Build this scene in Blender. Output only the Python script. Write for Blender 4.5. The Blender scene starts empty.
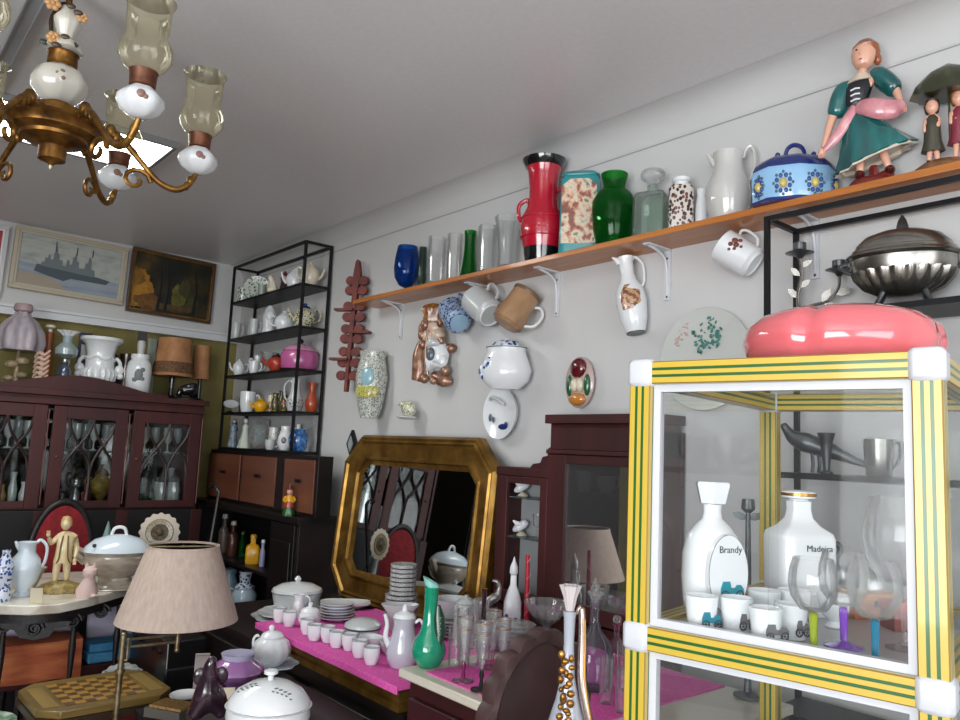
import bpy, bmesh, math, random
from mathutils import Vector, Matrix
random.seed(7)
scn = bpy.context.scene
COL = scn.collection
PI = math.pi
# ---------------------------------------------------------------- camera solved from the vanishing points
CAM = Vector((0.0, -2.0, 1.42))
F = 770.0
AX = [Vector((0.6490282854, 0.7594911794, 0.0439935576)),
      Vector((-0.0616796537, 0.1101702315, -0.9919970466)),
      Vector((-0.7582597873, 0.6411206349, 0.1183487494))]
RZ = math.atan2(AX[0].y, AX[0].x)        # turn that makes local +x run along the picture, local -y face the viewer

def ray(px, py):
    return AX[0] * (px - 480) + AX[1] * (py - 360) + AX[2] * F
def onx(px, py, v):
    d = ray(px, py); return CAM + d * ((v - CAM.x) / d.x)
def ony(px, py, v):
    d = ray(px, py); return CAM + d * ((v - CAM.y) / d.y)
def onz(px, py, v):
    d = ray(px, py); return CAM + d * ((v - CAM.z) / d.z)
def ond(px, py, dep):
    return CAM + ray(px, py) * (dep / F)
def facing(P):                            # turn that makes local -y look straight at the viewer from P
    d = Vector(P) - CAM
    return math.atan2(d.y, d.x) - PI / 2
def kk(P):                                # metres per pixel at a place
    return (P - CAM).dot(AX[2]) / F

cam_data = bpy.data.cameras.new('camera')
cam = bpy.data.objects.new('camera', cam_data)
COL.objects.link(cam)
cam_data.sensor_fit = 'HORIZONTAL'; cam_data.sensor_width = 36.0; cam_data.lens = F / 960 * 36.0
cam_data.clip_start = 0.02
r_, u_, b_ = AX[0], -AX[1], -AX[2]
cam.matrix_world = Matrix(((r_.x, u_.x, b_.x, CAM.x), (r_.y, u_.y, b_.y, CAM.y), (r_.z, u_.z, b_.z, CAM.z), (0, 0, 0, 1)))
scn.camera = cam
scn.view_settings.view_transform = 'Standard'
scn.view_settings.look = 'None'
scn.view_settings.gamma = 1.0
scn.view_settings.exposure = 0.0
scn.view_settings.use_curve_mapping = False
scn.cycles.transparent_max_bounces = 40
scn.cycles.max_bounces = 10
scn.cycles.glossy_bounces = 5
scn.cycles.sample_clamp_indirect = 4.0
scn.cycles.caustics_reflective = False
scn.cycles.caustics_refractive = False

# ---------------------------------------------------------------- materials
def lin(h):
    if isinstance(h, tuple): return h
    h = h.lstrip('#'); out = []
    for i in (0, 2, 4):
        c = int(h[i:i + 2], 16) / 255
        out.append(c / 12.92 if c <= .04045 else ((c + .055) / 1.055) ** 2.4)
    return tuple(out)

def _new(name):
    m = bpy.data.materials.new(name); m.use_nodes = True
    return m, m.node_tree, m.node_tree.nodes['Principled BSDF']

def mat(name, col, rough=.4, metal=0., coat=0., trans=0., emit=0., sub=0.):
    m, nt, b = _new(name)
    c = lin(col)
    b.inputs['Base Color'].default_value = (*c, 1)
    b.inputs['Roughness'].default_value = rough
    b.inputs['Metallic'].default_value = metal
    b.inputs['Coat Weight'].default_value = coat
    b.inputs['Coat Roughness'].default_value = .06
    if trans: b.inputs['Transmission Weight'].default_value = trans
    if emit:
        b.inputs['Emission Color'].default_value = (*c, 1); b.inputs['Emission Strength'].default_value = emit
    return m

def ramp(nt, fac, stops, const=False):
    r = nt.nodes.new('ShaderNodeValToRGB')
    if const: r.color_ramp.interpolation = 'CONSTANT'
    e = r.color_ramp.elements
    while len(e) < len(stops): e.new(.5)
    for el, (p, c) in zip(e, stops):
        el.position = p; el.color = (*lin(c), 1)
    nt.links.new(fac, r.inputs['Fac'])
    return r.outputs['Color']

def coords(nt, scale=(1, 1, 1), kind='Object'):
    t = nt.nodes.new('ShaderNodeTexCoord'); mp = nt.nodes.new('ShaderNodeMapping')
    mp.inputs['Scale'].default_value = scale
    nt.links.new(t.outputs[kind], mp.inputs['Vector'])
    return mp.outputs['Vector']

def noisy(name, stops, scale=20, stretch=(1, 1, 1), rough=.5, metal=0., coat=0., detail=3, const=False, bump=0., dist=0.):
    """noise through a colour ramp: wood, worn metal, marble, painted sprigs"""
    m, nt, b = _new(name)
    n = nt.nodes.new('ShaderNodeTexNoise')
    n.inputs['Scale'].default_value = scale; n.inputs['Detail'].default_value = detail
    n.inputs['Distortion'].default_value = dist
    nt.links.new(coords(nt, stretch), n.inputs['Vector'])
    nt.links.new(ramp(nt, n.outputs['Fac'], stops, const), b.inputs['Base Color'])
    b.inputs['Roughness'].default_value = rough; b.inputs['Metallic'].default_value = metal
    b.inputs['Coat Weight'].default_value = coat; b.inputs['Coat Roughness'].default_value = .06
    if bump:
        bp = nt.nodes.new('ShaderNodeBump'); bp.inputs['Strength'].default_value = bump; bp.inputs['Distance'].default_value = .004
        nt.links.new(n.outputs['Fac'], bp.inputs['Height']); nt.links.new(bp.outputs['Normal'], b.inputs['Normal'])
    return m

def spotted(name, base, spots, scale=60, size=.32, rough=.25, coat=.4, metal=0.):
    """sprigs and blossoms: voronoi cells whose middles carry one of a few colours"""
    m, nt, b = _new(name)
    v = nt.nodes.new('ShaderNodeTexVoronoi'); v.inputs['Scale'].default_value = scale
    nt.links.new(coords(nt), v.inputs['Vector'])
    sep = nt.nodes.new('ShaderNodeSeparateColor'); nt.links.new(v.outputs['Color'], sep.inputs['Color'])
    pick = ramp(nt, sep.outputs['Red'], [(i / len(spots), c) for i, c in enumerate(spots)], True)
    lt = nt.nodes.new('ShaderNodeMath'); lt.operation = 'LESS_THAN'; lt.inputs[1].default_value = size
    nt.links.new(v.outputs['Distance'], lt.inputs[0])
    mx = nt.nodes.new('ShaderNodeMix'); mx.data_type = 'RGBA'
    nt.links.new(lt.outputs[0], mx.inputs['Factor'])
    mx.inputs['A'].default_value = (*lin(base), 1); nt.links.new(pick, mx.inputs['B'])
    nt.links.new(mx.outputs['Result'], b.inputs['Base Color'])
    b.inputs['Roughness'].default_value = rough; b.inputs['Coat Weight'].default_value = coat; b.inputs['Metallic'].default_value = metal
    return m

def banded(name, stops, axis='Z', scale=10, rough=.4, metal=0., coat=0.):
    """rings round a turned thing: hard bands along one local axis (metres * scale)"""
    m, nt, b = _new(name)
    sp = nt.nodes.new('ShaderNodeSeparateXYZ')
    nt.links.new(coords(nt, (scale, scale, scale)), sp.inputs[0])
    nt.links.new(ramp(nt, sp.outputs[axis], stops, True), b.inputs['Base Color'])
    b.inputs['Roughness'].default_value = rough; b.inputs['Metallic'].default_value = metal; b.inputs['Coat Weight'].default_value = coat
    return m

def glass(name, tint='#ffffff', edge='#eaefee', gloss=.6, ior=1.45, rough=.03, haze=.04, haze_col='#f0f3f3'):
    """clear or coloured glass: light goes straight through, edges darken, fresnel shine on top"""
    m, nt, b = _new(name); nt.nodes.remove(b)
    out = nt.nodes['Material Output']
    lw = nt.nodes.new('ShaderNodeLayerWeight'); lw.inputs['Blend'].default_value = .32
    tr = nt.nodes.new('ShaderNodeBsdfTransparent'); gl = nt.nodes.new('ShaderNodeBsdfGlossy')
    gl.inputs['Roughness'].default_value = rough
    nt.links.new(ramp(nt, lw.outputs['Facing'], [(0, tint), (.6, tint), (1, edge)]), tr.inputs['Color'])
    fr = nt.nodes.new('ShaderNodeFresnel'); fr.inputs['IOR'].default_value = ior
    mu = nt.nodes.new('ShaderNodeMath'); mu.operation = 'MULTIPLY'; mu.inputs[1].default_value = gloss
    nt.links.new(fr.outputs[0], mu.inputs[0])
    mx = nt.nodes.new('ShaderNodeMixShader')
    nt.links.new(mu.outputs[0], mx.inputs[0]); nt.links.new(tr.outputs[0], mx.inputs[1]); nt.links.new(gl.outputs[0], mx.inputs[2])
    # diffuse haze mixed into the colour so dark glass reads lighter and frosted
    df = nt.nodes.new('ShaderNodeBsdfTranslucent'); d2 = nt.nodes.new('ShaderNodeBsdfDiffuse'); ad = nt.nodes.new('ShaderNodeMixShader'); hz = nt.nodes.new('ShaderNodeMixShader')
    for n_ in (df, d2): n_.inputs['Color'].default_value = (*lin(haze_col), 1)
    ad.inputs[0].default_value = .6; hz.inputs[0].default_value = haze
    nt.links.new(df.outputs[0], ad.inputs[1]); nt.links.new(d2.outputs[0], ad.inputs[2])
    nt.links.new(mx.outputs[0], hz.inputs[1]); nt.links.new(ad.outputs[0], hz.inputs[2])
    nt.links.new(hz.outputs[0], out.inputs['Surface'])
    return m

WHITE = mat('white_porcelain', '#dfe2e4', .22, coat=.5)
BLUISH = mat('bluish_porcelain', '#cdd9e2', .22, coat=.5)
CREAM = mat('cream_porcelain', '#d9cfb8', .28, coat=.4)
GREYW = mat('grey_white_china', '#b9bdbd', .3, coat=.4)
GOLD = mat('gilt_line', '#b98a3e', .3, .9)
BRASS = noisy('aged_brass', [(.3, '#5d3f1c'), (.55, '#8a6430'), (.8, '#b08a4c')], 30, rough=.38, metal=.85)
BRASSP = noisy('pale_brass', [(.3, '#776648'), (.7, '#b5a585')], 30, rough=.35, metal=.8)
COPPER = noisy('copper_lustre', [(.3, '#6f4a38'), (.6, '#a07a64'), (.85, '#d0b09a')], 40, rough=.34, metal=.45, coat=.3)
PEWTER = noisy('pewter', [(.3, '#85827c'), (.6, '#a5a29b'), (.85, '#c0bdb5')], 18, rough=.27, metal=.95)
PEWTERD = noisy('dark_pewter', [(.3, '#484a4d'), (.6, '#646769'), (.85, '#86888a')], 18, rough=.33, metal=.85)
BLACKM = mat('black_iron', '#17181b', .45, .4)
MAHOG = noisy('mahogany', [(.2, '#260909'), (.5, '#3a1011'), (.8, '#4c1817')], 9, (1, 1, .12), .55)
MAHOGR = noisy('red_mahogany', [(.2, '#3a1012'), (.5, '#52191a'), (.8, '#682622')], 9, (1, 1, .12), .35, coat=.25)
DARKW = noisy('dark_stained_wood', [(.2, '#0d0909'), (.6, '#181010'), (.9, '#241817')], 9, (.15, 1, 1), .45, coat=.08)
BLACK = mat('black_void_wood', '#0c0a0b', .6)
CARVED = noisy('carved_dark_wood', [(.3, '#0d080a'), (.6, '#171013'), (.9, '#261b1e')], 60, rough=.5, coat=.08, bump=.4)
PINE = noisy('varnished_pine', [(.15, '#8a4c1e'), (.45, '#ab662c'), (.7, '#bb7636'), (.95, '#7d431a')], 6, (.5, 9, 9), .35, coat=.25, dist=.6)
GILT = noisy('antique_gilt', [(.25, '#5a3f16'), (.5, '#87632a'), (.75, '#a98443'), (.95, '#c9a866')], 14, rough=.36, metal=.75)
GILTD = noisy('dull_gilt', [(.25, '#3f2a10'), (.6, '#6a4a1e'), (.9, '#8f6b34')], 22, rough=.45, metal=.6)
MIRROR = mat('mirror_glass', '#c8cccc', .015, 1.)
CLEAR = glass('clear_glass')
CRYSTAL = glass('cut_crystal', '#fdfefe', '#d5dbd9', .7, 1.45, .1, .12)
PANE = glass('window_pane_glass', '#fcfdfd', '#eaf0ee', .45, haze=.0)
CPANE = glass('case_pane_glass', '#fdfefe', '#eef3f1', .16, haze=.012)
AMBERG = glass('amber_glass', '#fdfaec', '#ebe0b6', .7, haze=.07, haze_col='#fbf3d0')
GREENG = glass('emerald_glass', '#5cc873', '#178034', .6, haze=.12, haze_col='#1f9a3c')
BLUEG = glass('cobalt_glass', '#6aa8e0', '#2a62a8', .7, haze=.15, haze_col='#2a6fc0')
TEALG = glass('pale_teal_glass', '#9fd0cc', '#4a7f80', .7)
PINKG = glass('pink_glass', '#f5d9e4', '#c98aa8', .7)
PURPG = mat('purple_stem_glass', '#7d3fb8', .1, coat=.8)
LIMEG = mat('lime_stem_glass', '#95a51f', .1, coat=.8)
CYANG = mat('turquoise_stem_glass', '#14789c', .1, coat=.8)
PLUMG = mat('plum_glass', '#6b1f4a', .1, coat=.8)
SMOKEG = glass('dark_smoke_glass', '#2c3030', '#0a0c0c', .6)
VIOLG = glass('violet_tinted_glass', '#efedf5', '#a9a6bb', .9)
REDC = mat('scarlet_glaze', '#b3122c', .18, coat=.8)
BLACKC = mat('black_glaze', '#0d0f12', .15, coat=.8)
NAVY = mat('navy_glaze', '#1b2a6b', .2, coat=.7)
ROSE = mat('rose_glaze', '#dd6a70', .16, coat=.9)
JADE = mat('jade_green_glaze', '#0f8f6c', .14, coat=.8)
JADEL = mat('pale_jade_glaze', '#8fd2c6', .2, coat=.6)
LILAC = mat('lilac_lustre', '#96659c', .2, coat=.8)
ORANGE = mat('orange_red_glaze', '#a8421f', .3, coat=.4)
YELLOWC = mat('mustard_yellow_glaze', '#d69c16', .3, coat=.4)
REDPOT = mat('brick_red_glaze', '#a53526', .3, coat=.4)
PINKC = mat('magenta_pink_glaze', '#b4588e', .28, coat=.5)
TERRA = noisy('rust_red_carving', [(.3, '#4c1712'), (.6, '#6b261c'), (.9, '#82392a')], 30, rough=.6)
SKIN = mat('figurine_skin', '#d8a48c', .4, coat=.3)
SKIND = mat('tan_figurine_skin', '#b98d72', .45)  # darker tan, used on the dog's ear
FELT = noisy('magenta_felt', [(.3, '#cc4798'), (.7, '#e062b2')], 120, rough=.95, bump=.3)
MARBLE = noisy('white_marble', [(.3, '#c9c2b4'), (.5, '#ddd8cc'), (.62, '#b7aa98'), (.75, '#ded9ce')], 5, rough=.3, coat=.3, dist=1.2)
LSHADE = noisy('linen_lampshade', [(.3, '#b3a093'), (.7, '#c3b1a4')], 90, (1, 1, .2), .9)
YEL = mat('yellow_enamel', '#c9aa3e', .3, coat=.3)
GRN = mat('dark_green_enamel', '#1f5a22', .3, coat=.3)
WPLAST = mat('white_plastic', '#caccd2', .35)
INK = mat('black_ink', '#22252a', .5)
TEALINK = mat('teal_ink', '#1f9aa5', .45)
VELVET = noisy('crimson_velvet', [(.3, '#6a0d16'), (.7, '#8d1721')], 40, rough=.85)
FLORAL = spotted('white_china_with_sprigs', '#d8dad8', ['#7c8f6a', '#c98d9a', '#d8dad8', '#8b93b8', '#d8dad8'], 55, .3)
GREENF = spotted('china_with_green_leaves', '#cfd4cb', ['#4f7355', '#7a9480', '#35523f'], 70, .42)
BLUEF = spotted('blue_floral_china', '#cfd6de', ['#2f4a8a', '#5d77a8', '#22386e'], 60, .42)
BLUEP = spotted('blue_pattern_mug', '#8fa3bf', ['#2b3f6a', '#4a6088', '#24345a'], 90, .45)
AZUL = spotted('pale_blue_with_blossoms', '#9cc3df', ['#c6b46a', '#2f4a86', '#3a5a52'], 34, .44)
MAJOL = spotted('dark_majolica', '#34452a', ['#8a2f22', '#b59a3c', '#55682e', '#2a3320'], 90, .45)
MOSAIC = spotted('speckled_grey_mosaic', '#b9bcb4', ['#6b6f66', '#87897e', '#d7d8cf', '#5a5d50'], 150, .45)
BROWNF = spotted('brown_floral_ceramic', '#cfc6bf', ['#4b332b', '#6d4b40', '#2e2522'], 95, .46)
GREYRIM = spotted('grey_dotted_china', '#a5a8a6', ['#7f8382', '#8e9291', '#c9cbca'], 160, .42)
print('materials done')

# ---------------------------------------------------------------- shapes
class MB:
    """collects rings, tubes and boxes and links them as ONE mesh; every length is multiplied by s"""
    def __init__(self, s=1.0):
        self.s = s; self.v = []; self.f = []; self.mi = []; self.cur = 0; self.xf = None
    def at(self, x=0, y=0, z=0, rx=0, ry=0, rz=0, sc=1):
        self.xf = Matrix.Translation((x, y, z)) @ Matrix.Rotation(rz, 4, 'Z') @ Matrix.Rotation(ry, 4, 'Y') @ Matrix.Rotation(rx, 4, 'X') @ Matrix.Scale(sc, 4)
        return self
    def off(self):
        self.xf = None; return self
    def m(self, i):
        self.cur = i; return self
    def add(self, vs, fs):
        b = len(self.v)
        for p in vs:
            p = Vector(p)
            if self.xf is not None: p = self.xf @ p
            self.v.append(p * self.s)
        for q in fs:
            self.f.append(tuple(b + i for i in q)); self.mi.append(self.cur)
        return self
    def rings(self, rs, close=True, cap0=True, cap1=True):
        n = len(rs[0]); vs = [p for r in rs for p in r]; fs = []
        for i in range(len(rs) - 1):
            for j in range(n if close else n - 1):
                k = (j + 1) % n
                fs.append((i * n + j, i * n + k, (i + 1) * n + k, (i + 1) * n + j))
        if cap0: fs.append(tuple(range(n - 1, -1, -1)))
        if cap1: fs.append(tuple((len(rs) - 1) * n + j for j in range(n)))
        return self.add(vs, fs)
    def L(self, prof, n=28, x=0, y=0, z=0, ex=1, ey=1, th=0, fl=None, sq=0, lean=(0, 0)):
        """turned shape: prof = [(r, h) ...] from the foot up; th = wall thickness makes it hollow"""
        prof = list(prof)
        if th:
            inner = [(max(r - th, .01), h) for r, h in prof[::-1] if h > prof[0][1] + th]
            prof = prof + inner + [(.01, prof[0][1] + th)]
        rs = []
        for r, h in prof:
            ring = []
            for j in range(n):
                a = 2 * PI * j / n
                q = r
                if fl: q = r * (1 + fl[1] * math.cos(fl[0] * a))
                ca, sa = math.cos(a), math.sin(a)
                if sq:
                    e = 2 / (2 + sq)
                    ca = math.copysign(abs(ca) ** e, ca); sa = math.copysign(abs(sa) ** e, sa)
                ring.append((x + q * ex * ca + lean[0] * h, y + q * ey * sa + lean[1] * h, z + h))
            rs.append(ring)
        return self.rings(rs)
    def loft(self, rs, n=26):
        """rs = [(cx, cy, cz, rx, ry, slope, waves, amp)]: leaning ellipses joined"""
        out = []
        for cx, cy, cz, rx, ry, sl, w, a in rs:
            out.append([(cx + rx * (1 + a * math.cos(w * t)) * math.cos(t), cy + ry * (1 + a * math.cos(w * t)) * math.sin(t),
                         cz + sl * rx * math.cos(t)) for t in (2 * PI * j / n for j in range(n))])
        return self.rings(out)
    def B(self, x0, x1, y0, y1, z0, z1):
        vs = [(x, y, z) for z in (z0, z1) for y in (y0, y1) for x in (x0, x1)]
        return self.add(vs, [(0, 2, 3, 1), (4, 5, 7, 6), (0, 1, 5, 4), (2, 6, 7, 3), (0, 4, 6, 2), (1, 3, 7, 5)])
    def S(self, x, y, z, rx, ry=None, rz=None, n=14):
        ry = rx if ry is None else ry; rz = rx if rz is None else rz
        h = max(5, n // 2 + 1)
        rs = []
        for i in range(1, h):
            a = -PI / 2 + PI * i / h
            rs.append([(x + rx * math.cos(a) * math.cos(2 * PI * j / n), y + ry * math.cos(a) * math.sin(2 * PI * j / n), z + rz * math.sin(a)) for j in range(n)])
        vs = [p for r in rs for p in r] + [(x, y, z - rz), (x, y, z + rz)]
        fs = []
        for i in range(len(rs) - 1):
            for j in range(n):
                k = (j + 1) % n; fs.append((i * n + j, i * n + k, (i + 1) * n + k, (i + 1) * n + j))
        for j in range(n):
            k = (j + 1) % n
            fs.append((len(vs) - 2, k, j)); fs.append((len(vs) - 1, (len(rs) - 1) * n + j, (len(rs) - 1) * n + k))
        return self.add(vs, fs)
    def T(self, pts, r, n=8, closed=False, smooth=0, flat=1.0):
        """tube through points; r a number or one per point"""
        pts = [Vector(p) for p in pts]
        rr = list(r) if isinstance(r, (list, tuple)) else [r] * len(pts)
        if smooth:
            P2, R2 = [], []
            N = len(pts)
            for i in range(N if closed else N - 1):
                if closed: p0, p1, p2, p3 = pts[(i - 1) % N], pts[i], pts[(i + 1) % N], pts[(i + 2) % N]; ra, rb = rr[i], rr[(i + 1) % N]
                else: p0, p1, p2, p3 = pts[max(i - 1, 0)], pts[i], pts[i + 1], pts[min(i + 2, N - 1)]; ra, rb = rr[i], rr[i + 1]
                for q in range(smooth):
                    t = q / smooth
                    P2.append(.5 * ((2 * p1) + (p2 - p0) * t + (2 * p0 - 5 * p1 + 4 * p2 - p3) * t * t + (3 * p1 - p0 - 3 * p2 + p3) * t ** 3))
                    R2.append(ra + (rb - ra) * t)
            if not closed: P2.append(pts[-1]); R2.append(rr[-1])
            pts, rr = P2, R2
        N = len(pts); rs = []; nrm = None
        for i, p in enumerate(pts):
            if closed: d = (pts[(i + 1) % N] - pts[i - 1])
            else: d = pts[min(i + 1, N - 1)] - pts[max(i - 1, 0)]
            if d.length < 1e-9: d = Vector((0, 0, 1))
            d.normalize()
            if nrm is None:
                nrm = d.cross(Vector((0, 1, 0)) if abs(d.y) < .9 else Vector((1, 0, 0)))
            nrm = (nrm - d * nrm.dot(d)); nrm.normalize()
            bi = d.cross(nrm)
            rs.append([tuple(p + (nrm * math.cos(2 * PI * j / n) + bi * math.sin(2 * PI * j / n) * flat) * rr[i]) for j in range(n)])
        if closed:
            rs.append(rs[0]); return self.rings(rs, cap0=False, cap1=False)
        return self.rings(rs)
    def H(self, x0, z0, z1, out, r, side=1, y=0, x1=None, n=7):
        """loop handle on the side of a pot, from height z1 down to z0"""
        x1 = x0 if x1 is None else x1
        m_ = (z0 + z1) / 2; h = (z1 - z0) / 2
        pts = [(side * x1, y, z1), (side * (x1 + out * .65), y, z1 + h * .22), (side * (max(x0, x1) + out), y, z1 - h * .35), (side * (x0 + out * .8), y, z0 + h * .5), (side * (x0 - r), y, z0)]
        return self.T(pts, r, n, smooth=4)
    def X(self, poly, d0, d1, axis='y'):
        """outline (x, z) pushed from depth d0 to d1 along y (or outline (x, y) along z, (y, z) along x)"""
        def P(a, b, d): return (a, d, b) if axis == 'y' else ((a, b, d) if axis == 'z' else (d, a, b))
        n = len(poly)
        vs = [P(a, b, d0) for a, b in poly] + [P(a, b, d1) for a, b in poly]
        fs = [tuple(range(n)), tuple(range(2 * n - 1, n - 1, -1))]
        for i in range(n):
            k = (i + 1) % n; fs.append((i, i + n, k + n, k))
        return self.add(vs, fs)
    def skin(self, pts, edges, radii, sub=2):
        me = bpy.data.meshes.new('tmp'); me.from_pydata([tuple(p) for p in pts], edges, [])
        o = bpy.data.objects.new('tmp', me); COL.objects.link(o)
        md = o.modifiers.new('s', 'SKIN'); md.use_smooth_shade = True
        for i, sv in enumerate(me.skin_vertices[0].data):
            r = radii[i]; sv.radius = (r, r) if not isinstance(r, tuple) else r
            sv.use_root = (i == 0)
        ss = o.modifiers.new('u', 'SUBSURF'); ss.levels = sub; ss.render_levels = sub
        dg = bpy.context.evaluated_depsgraph_get(); ev = o.evaluated_get(dg); em = ev.to_mesh()
        vs = [tuple(v.co) for v in em.vertices]; fs = [tuple(p.vertices) for p in em.polygons]
        ev.to_mesh_clear()
        bpy.data.objects.remove(o); bpy.data.meshes.remove(me)
        return self.add(vs, fs)
    def build(self, name, mats, parent=None, bev=0, ang=42):
        me = bpy.data.meshes.new(name)
        me.from_pydata([tuple(p) for p in self.v], [], self.f)
        for m_ in (mats if isinstance(mats, (list, tuple)) else [mats]): me.materials.append(m_)
        me.polygons.foreach_set('material_index', self.mi)
        bm = bmesh.new(); bm.from_mesh(me)
        bmesh.ops.recalc_face_normals(bm, faces=bm.faces)
        bm.to_mesh(me); bm.free()
        me.polygons.foreach_set('use_smooth', [True] * len(me.polygons))
        me.set_sharp_from_angle(angle=math.radians(ang))
        me.update()
        o = bpy.data.objects.new(name, me); COL.objects.link(o)
        if parent is not None: o.parent = parent
        if bev:
            md = o.modifiers.new('edge', 'BEVEL'); md.width = bev; md.segments = 2; md.limit_method = 'ANGLE'; md.angle_limit = .7
        return o

def tag(o, label, cat, group=None, kind=None):
    o['label'] = label; o['category'] = cat
    if group: o['group'] = group
    if kind: o['kind'] = kind
    return o

def thing(name, label, cat, loc=(0, 0, 0), rz=0.0, group=None, rot=None):
    o = bpy.data.objects.new(name, None); o.empty_display_size = .05; COL.objects.link(o)
    o.location = loc; o.rotation_euler = rot if rot else (0, 0, rz)
    return tag(o, label, cat, group)

def ware(name, label, cat, P, parts, group=None, rz=None, s=None, rot=None):
    """a thing at P whose parts are (part name, material, draw) with an optional list of sub-parts; one part alone is one mesh"""
    s = kk(P) if s is None else s
    rz = facing(P) if rz is None else rz
    def mk(nm, mt, fn, par):
        m_ = MB(s); fn(m_)
        return m_.build(nm, mt, par)
    if len(parts) == 1 and len(parts[0]) == 3:
        o = mk(name, parts[0][1], parts[0][2], None)
        o.location = P; o.rotation_euler = rot if rot else (0, 0, rz)
        return tag(o, label, cat, group)
    r = thing(name, label, cat, P, rz, group, rot)
    for p in parts:
        o = mk(p[0], p[1], p[2], r)
        if len(p) > 3:
            for q in p[3]:
                if callable(q): q(o, s)
                else: mk(q[0], q[1], q[2], o)
    return r

def copy_tree(o, parent=None):
    c = o.copy(); COL.objects.link(c)
    if parent is not None: c.parent = parent
    for ch in [x for x in o.children]:
        copy_tree(ch, c)
    return c

def dup(o, P, label=None, group=None, rz=None, sc=None):
    c = copy_tree(o); c.location = P
    if label: c['label'] = label
    if group: c['group'] = group
    if rz is not None: c.rotation_euler = (0, 0, rz)
    if sc: c.scale = (sc, sc, sc)
    return c

def struct(name, m_, mt, bev=0):
    o = m_.build(name, mt, None, bev); o['kind'] = 'structure'; return o

def writing(name, txt, size, mt, parent, loc, rot):
    cu = bpy.data.curves.new(name, 'FONT'); cu.body = txt; cu.size = size; cu.extrude = size * .02; cu.align_x = 'CENTER'
    cu.materials.append(mt)
    o = bpy.data.objects.new(name, cu); COL.objects.link(o); o.parent = parent; o.location = loc; o.rotation_euler = rot
    dg = bpy.context.evaluated_depsgraph_get()
    me = bpy.data.meshes.new_from_object(o.evaluated_get(dg)); me.materials.clear(); me.materials.append(mt)
    o2 = bpy.data.objects.new(name, me); COL.objects.link(o2); o2.parent = parent; o2.location = loc; o2.rotation_euler = rot
    bpy.data.objects.remove(o); bpy.data.curves.remove(cu)
    o2.name = name
    return o2
# ================================================================ the room
XL, XR, YB, YF, ZC = -4.82, 2.6, 0.0, -4.6, 2.55
WALLW = noisy('white_painted_plaster', [(.3, '#c4c4c3'), (.7, '#c7c7c6')], 5, rough=.75, bump=.03)
OCHRE = noisy('olive_yellow_wall', [(.3, '#756b3c'), (.7, '#857a48')], 8, rough=.8)
CEILM = noisy('ceiling_plaster', [(.3, '#dbdadb'), (.7, '#e0dfe0')], 60, rough=.33, bump=.05)
FLOORM = noisy('worn_tile_floor', [(.3, '#7d756a'), (.7, '#8f877b')], 5, rough=.4)
TRIMM = mat('white_gloss_trim', '#d3d5d8', .5)
m = MB(); m.B(XL - .1, XR + .1, YB, YB + .1, 0, ZC + .1); struct('wall_back', m, WALLW)
m = MB(); m.B(XL - .1, XL, YF, YB, 0, 2.06); struct('wall_left', m, OCHRE)
m = MB(); m.B(XL - .1, XL + .02, YF, YB, 2.06, ZC); struct('wall_left_upper', m, WALLW)
m = MB(); m.B(XL - .1, XR + .1, YF - .1, YB + .1, -.1, 0); struct('floor', m, FLOORM)
m = MB(); m.B(XL - .1, XR + .1, YF - .1, YB + .1, ZC, ZC + .1); struct('ceiling', m, CEILM)
# shop windows let the day in from the right and from behind
def wall_with_hole(axis, c0, c1, a0, a1, ha, hb, z0, z1, name, mt):
    m = MB()
    def bx(p, q, z_0, z_1):
        if axis == 'x': m.B(c0, c1, p, q, z_0, z_1)
        else: m.B(p, q, c0, c1, z_0, z_1)
    bx(a0, ha, 0, ZC); bx(hb, a1, 0, ZC); bx(ha, hb, 0, z0); bx(ha, hb, z1, ZC)
    return struct(name, m, mt)
DIMW = mat('painted_shade_plaster', '#6a665f', .8)  # darker copy of the plaster: the room's gloom is put into its colour
wall_with_hole('x', XR, XR + .1, YF, YB, -3.9, -1.1, .7, 2.3, 'wall_right', WALLW)
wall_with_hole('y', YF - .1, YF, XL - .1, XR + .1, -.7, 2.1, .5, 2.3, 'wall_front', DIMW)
def window(name, axis, c, a0, a1, z0, z1):
    m = MB(); t = .05
    def bx(p, q, z_0, z_1):
        if axis == 'x': m.B(c - .03, c + .03, p, q, z_0, z_1)
        else: m.B(p, q, c - .03, c + .03, z_0, z_1)
    bx(a0, a1, z0, z0 + t); bx(a0, a1, z1 - t, z1); bx(a0, a0 + t, z0 + t, z1 - t); bx(a1 - t, a1, z0 + t, z1 - t)
    mid = (a0 + a1) / 2; bx(mid - t / 2, mid + t / 2, z0 + t, z1 - t)
    o = struct(name, m, TRIMM)
    g = MB()
    if axis == 'x': g.B(c - .003, c + .003, a0 + t, a1 - t, z0 + t, z1 - t)
    else: g.B(a0 + t, a1 - t, c - .003, c + .003, z0 + t, z1 - t)
    g.build('pane', PANE, o)
window('window_1', 'x', XR + .05, -3.9, -1.1, .7, 2.3)
window('window_2', 'y', YF - .05, -.7, 2.1, .5, 2.3)
# sloping cove between ceiling and back wall, with the thin line under it
cv = [(-.0005, ZC - .09)] + [(-.0012 - .1 * (1 - math.cos(a)), ZC - .09 + .089 * math.sin(a)) for a in (PI / 2 * i / 6 for i in range(7))] + [(-.001, ZC - .001)]
m = MB(); m.X(cv, XL, XR, 'x'); struct('trim_1', m, WALLW)
m = MB(); m.B(XL, XR, -.0025, -.0005, 2.4515, 2.4545); struct('trim_2', m, mat('hairline_joint', '#9a9b9d', .8))
# ledge under the picture band of the left wall
m = MB(); m.B(XL - .02, XL + .06, YF, -.001, 2.085, 2.10); m.B(XL - .02, XL + .045, YF, -.001, 2.045, 2.085); struct('trim_3', m, TRIMM)
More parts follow.
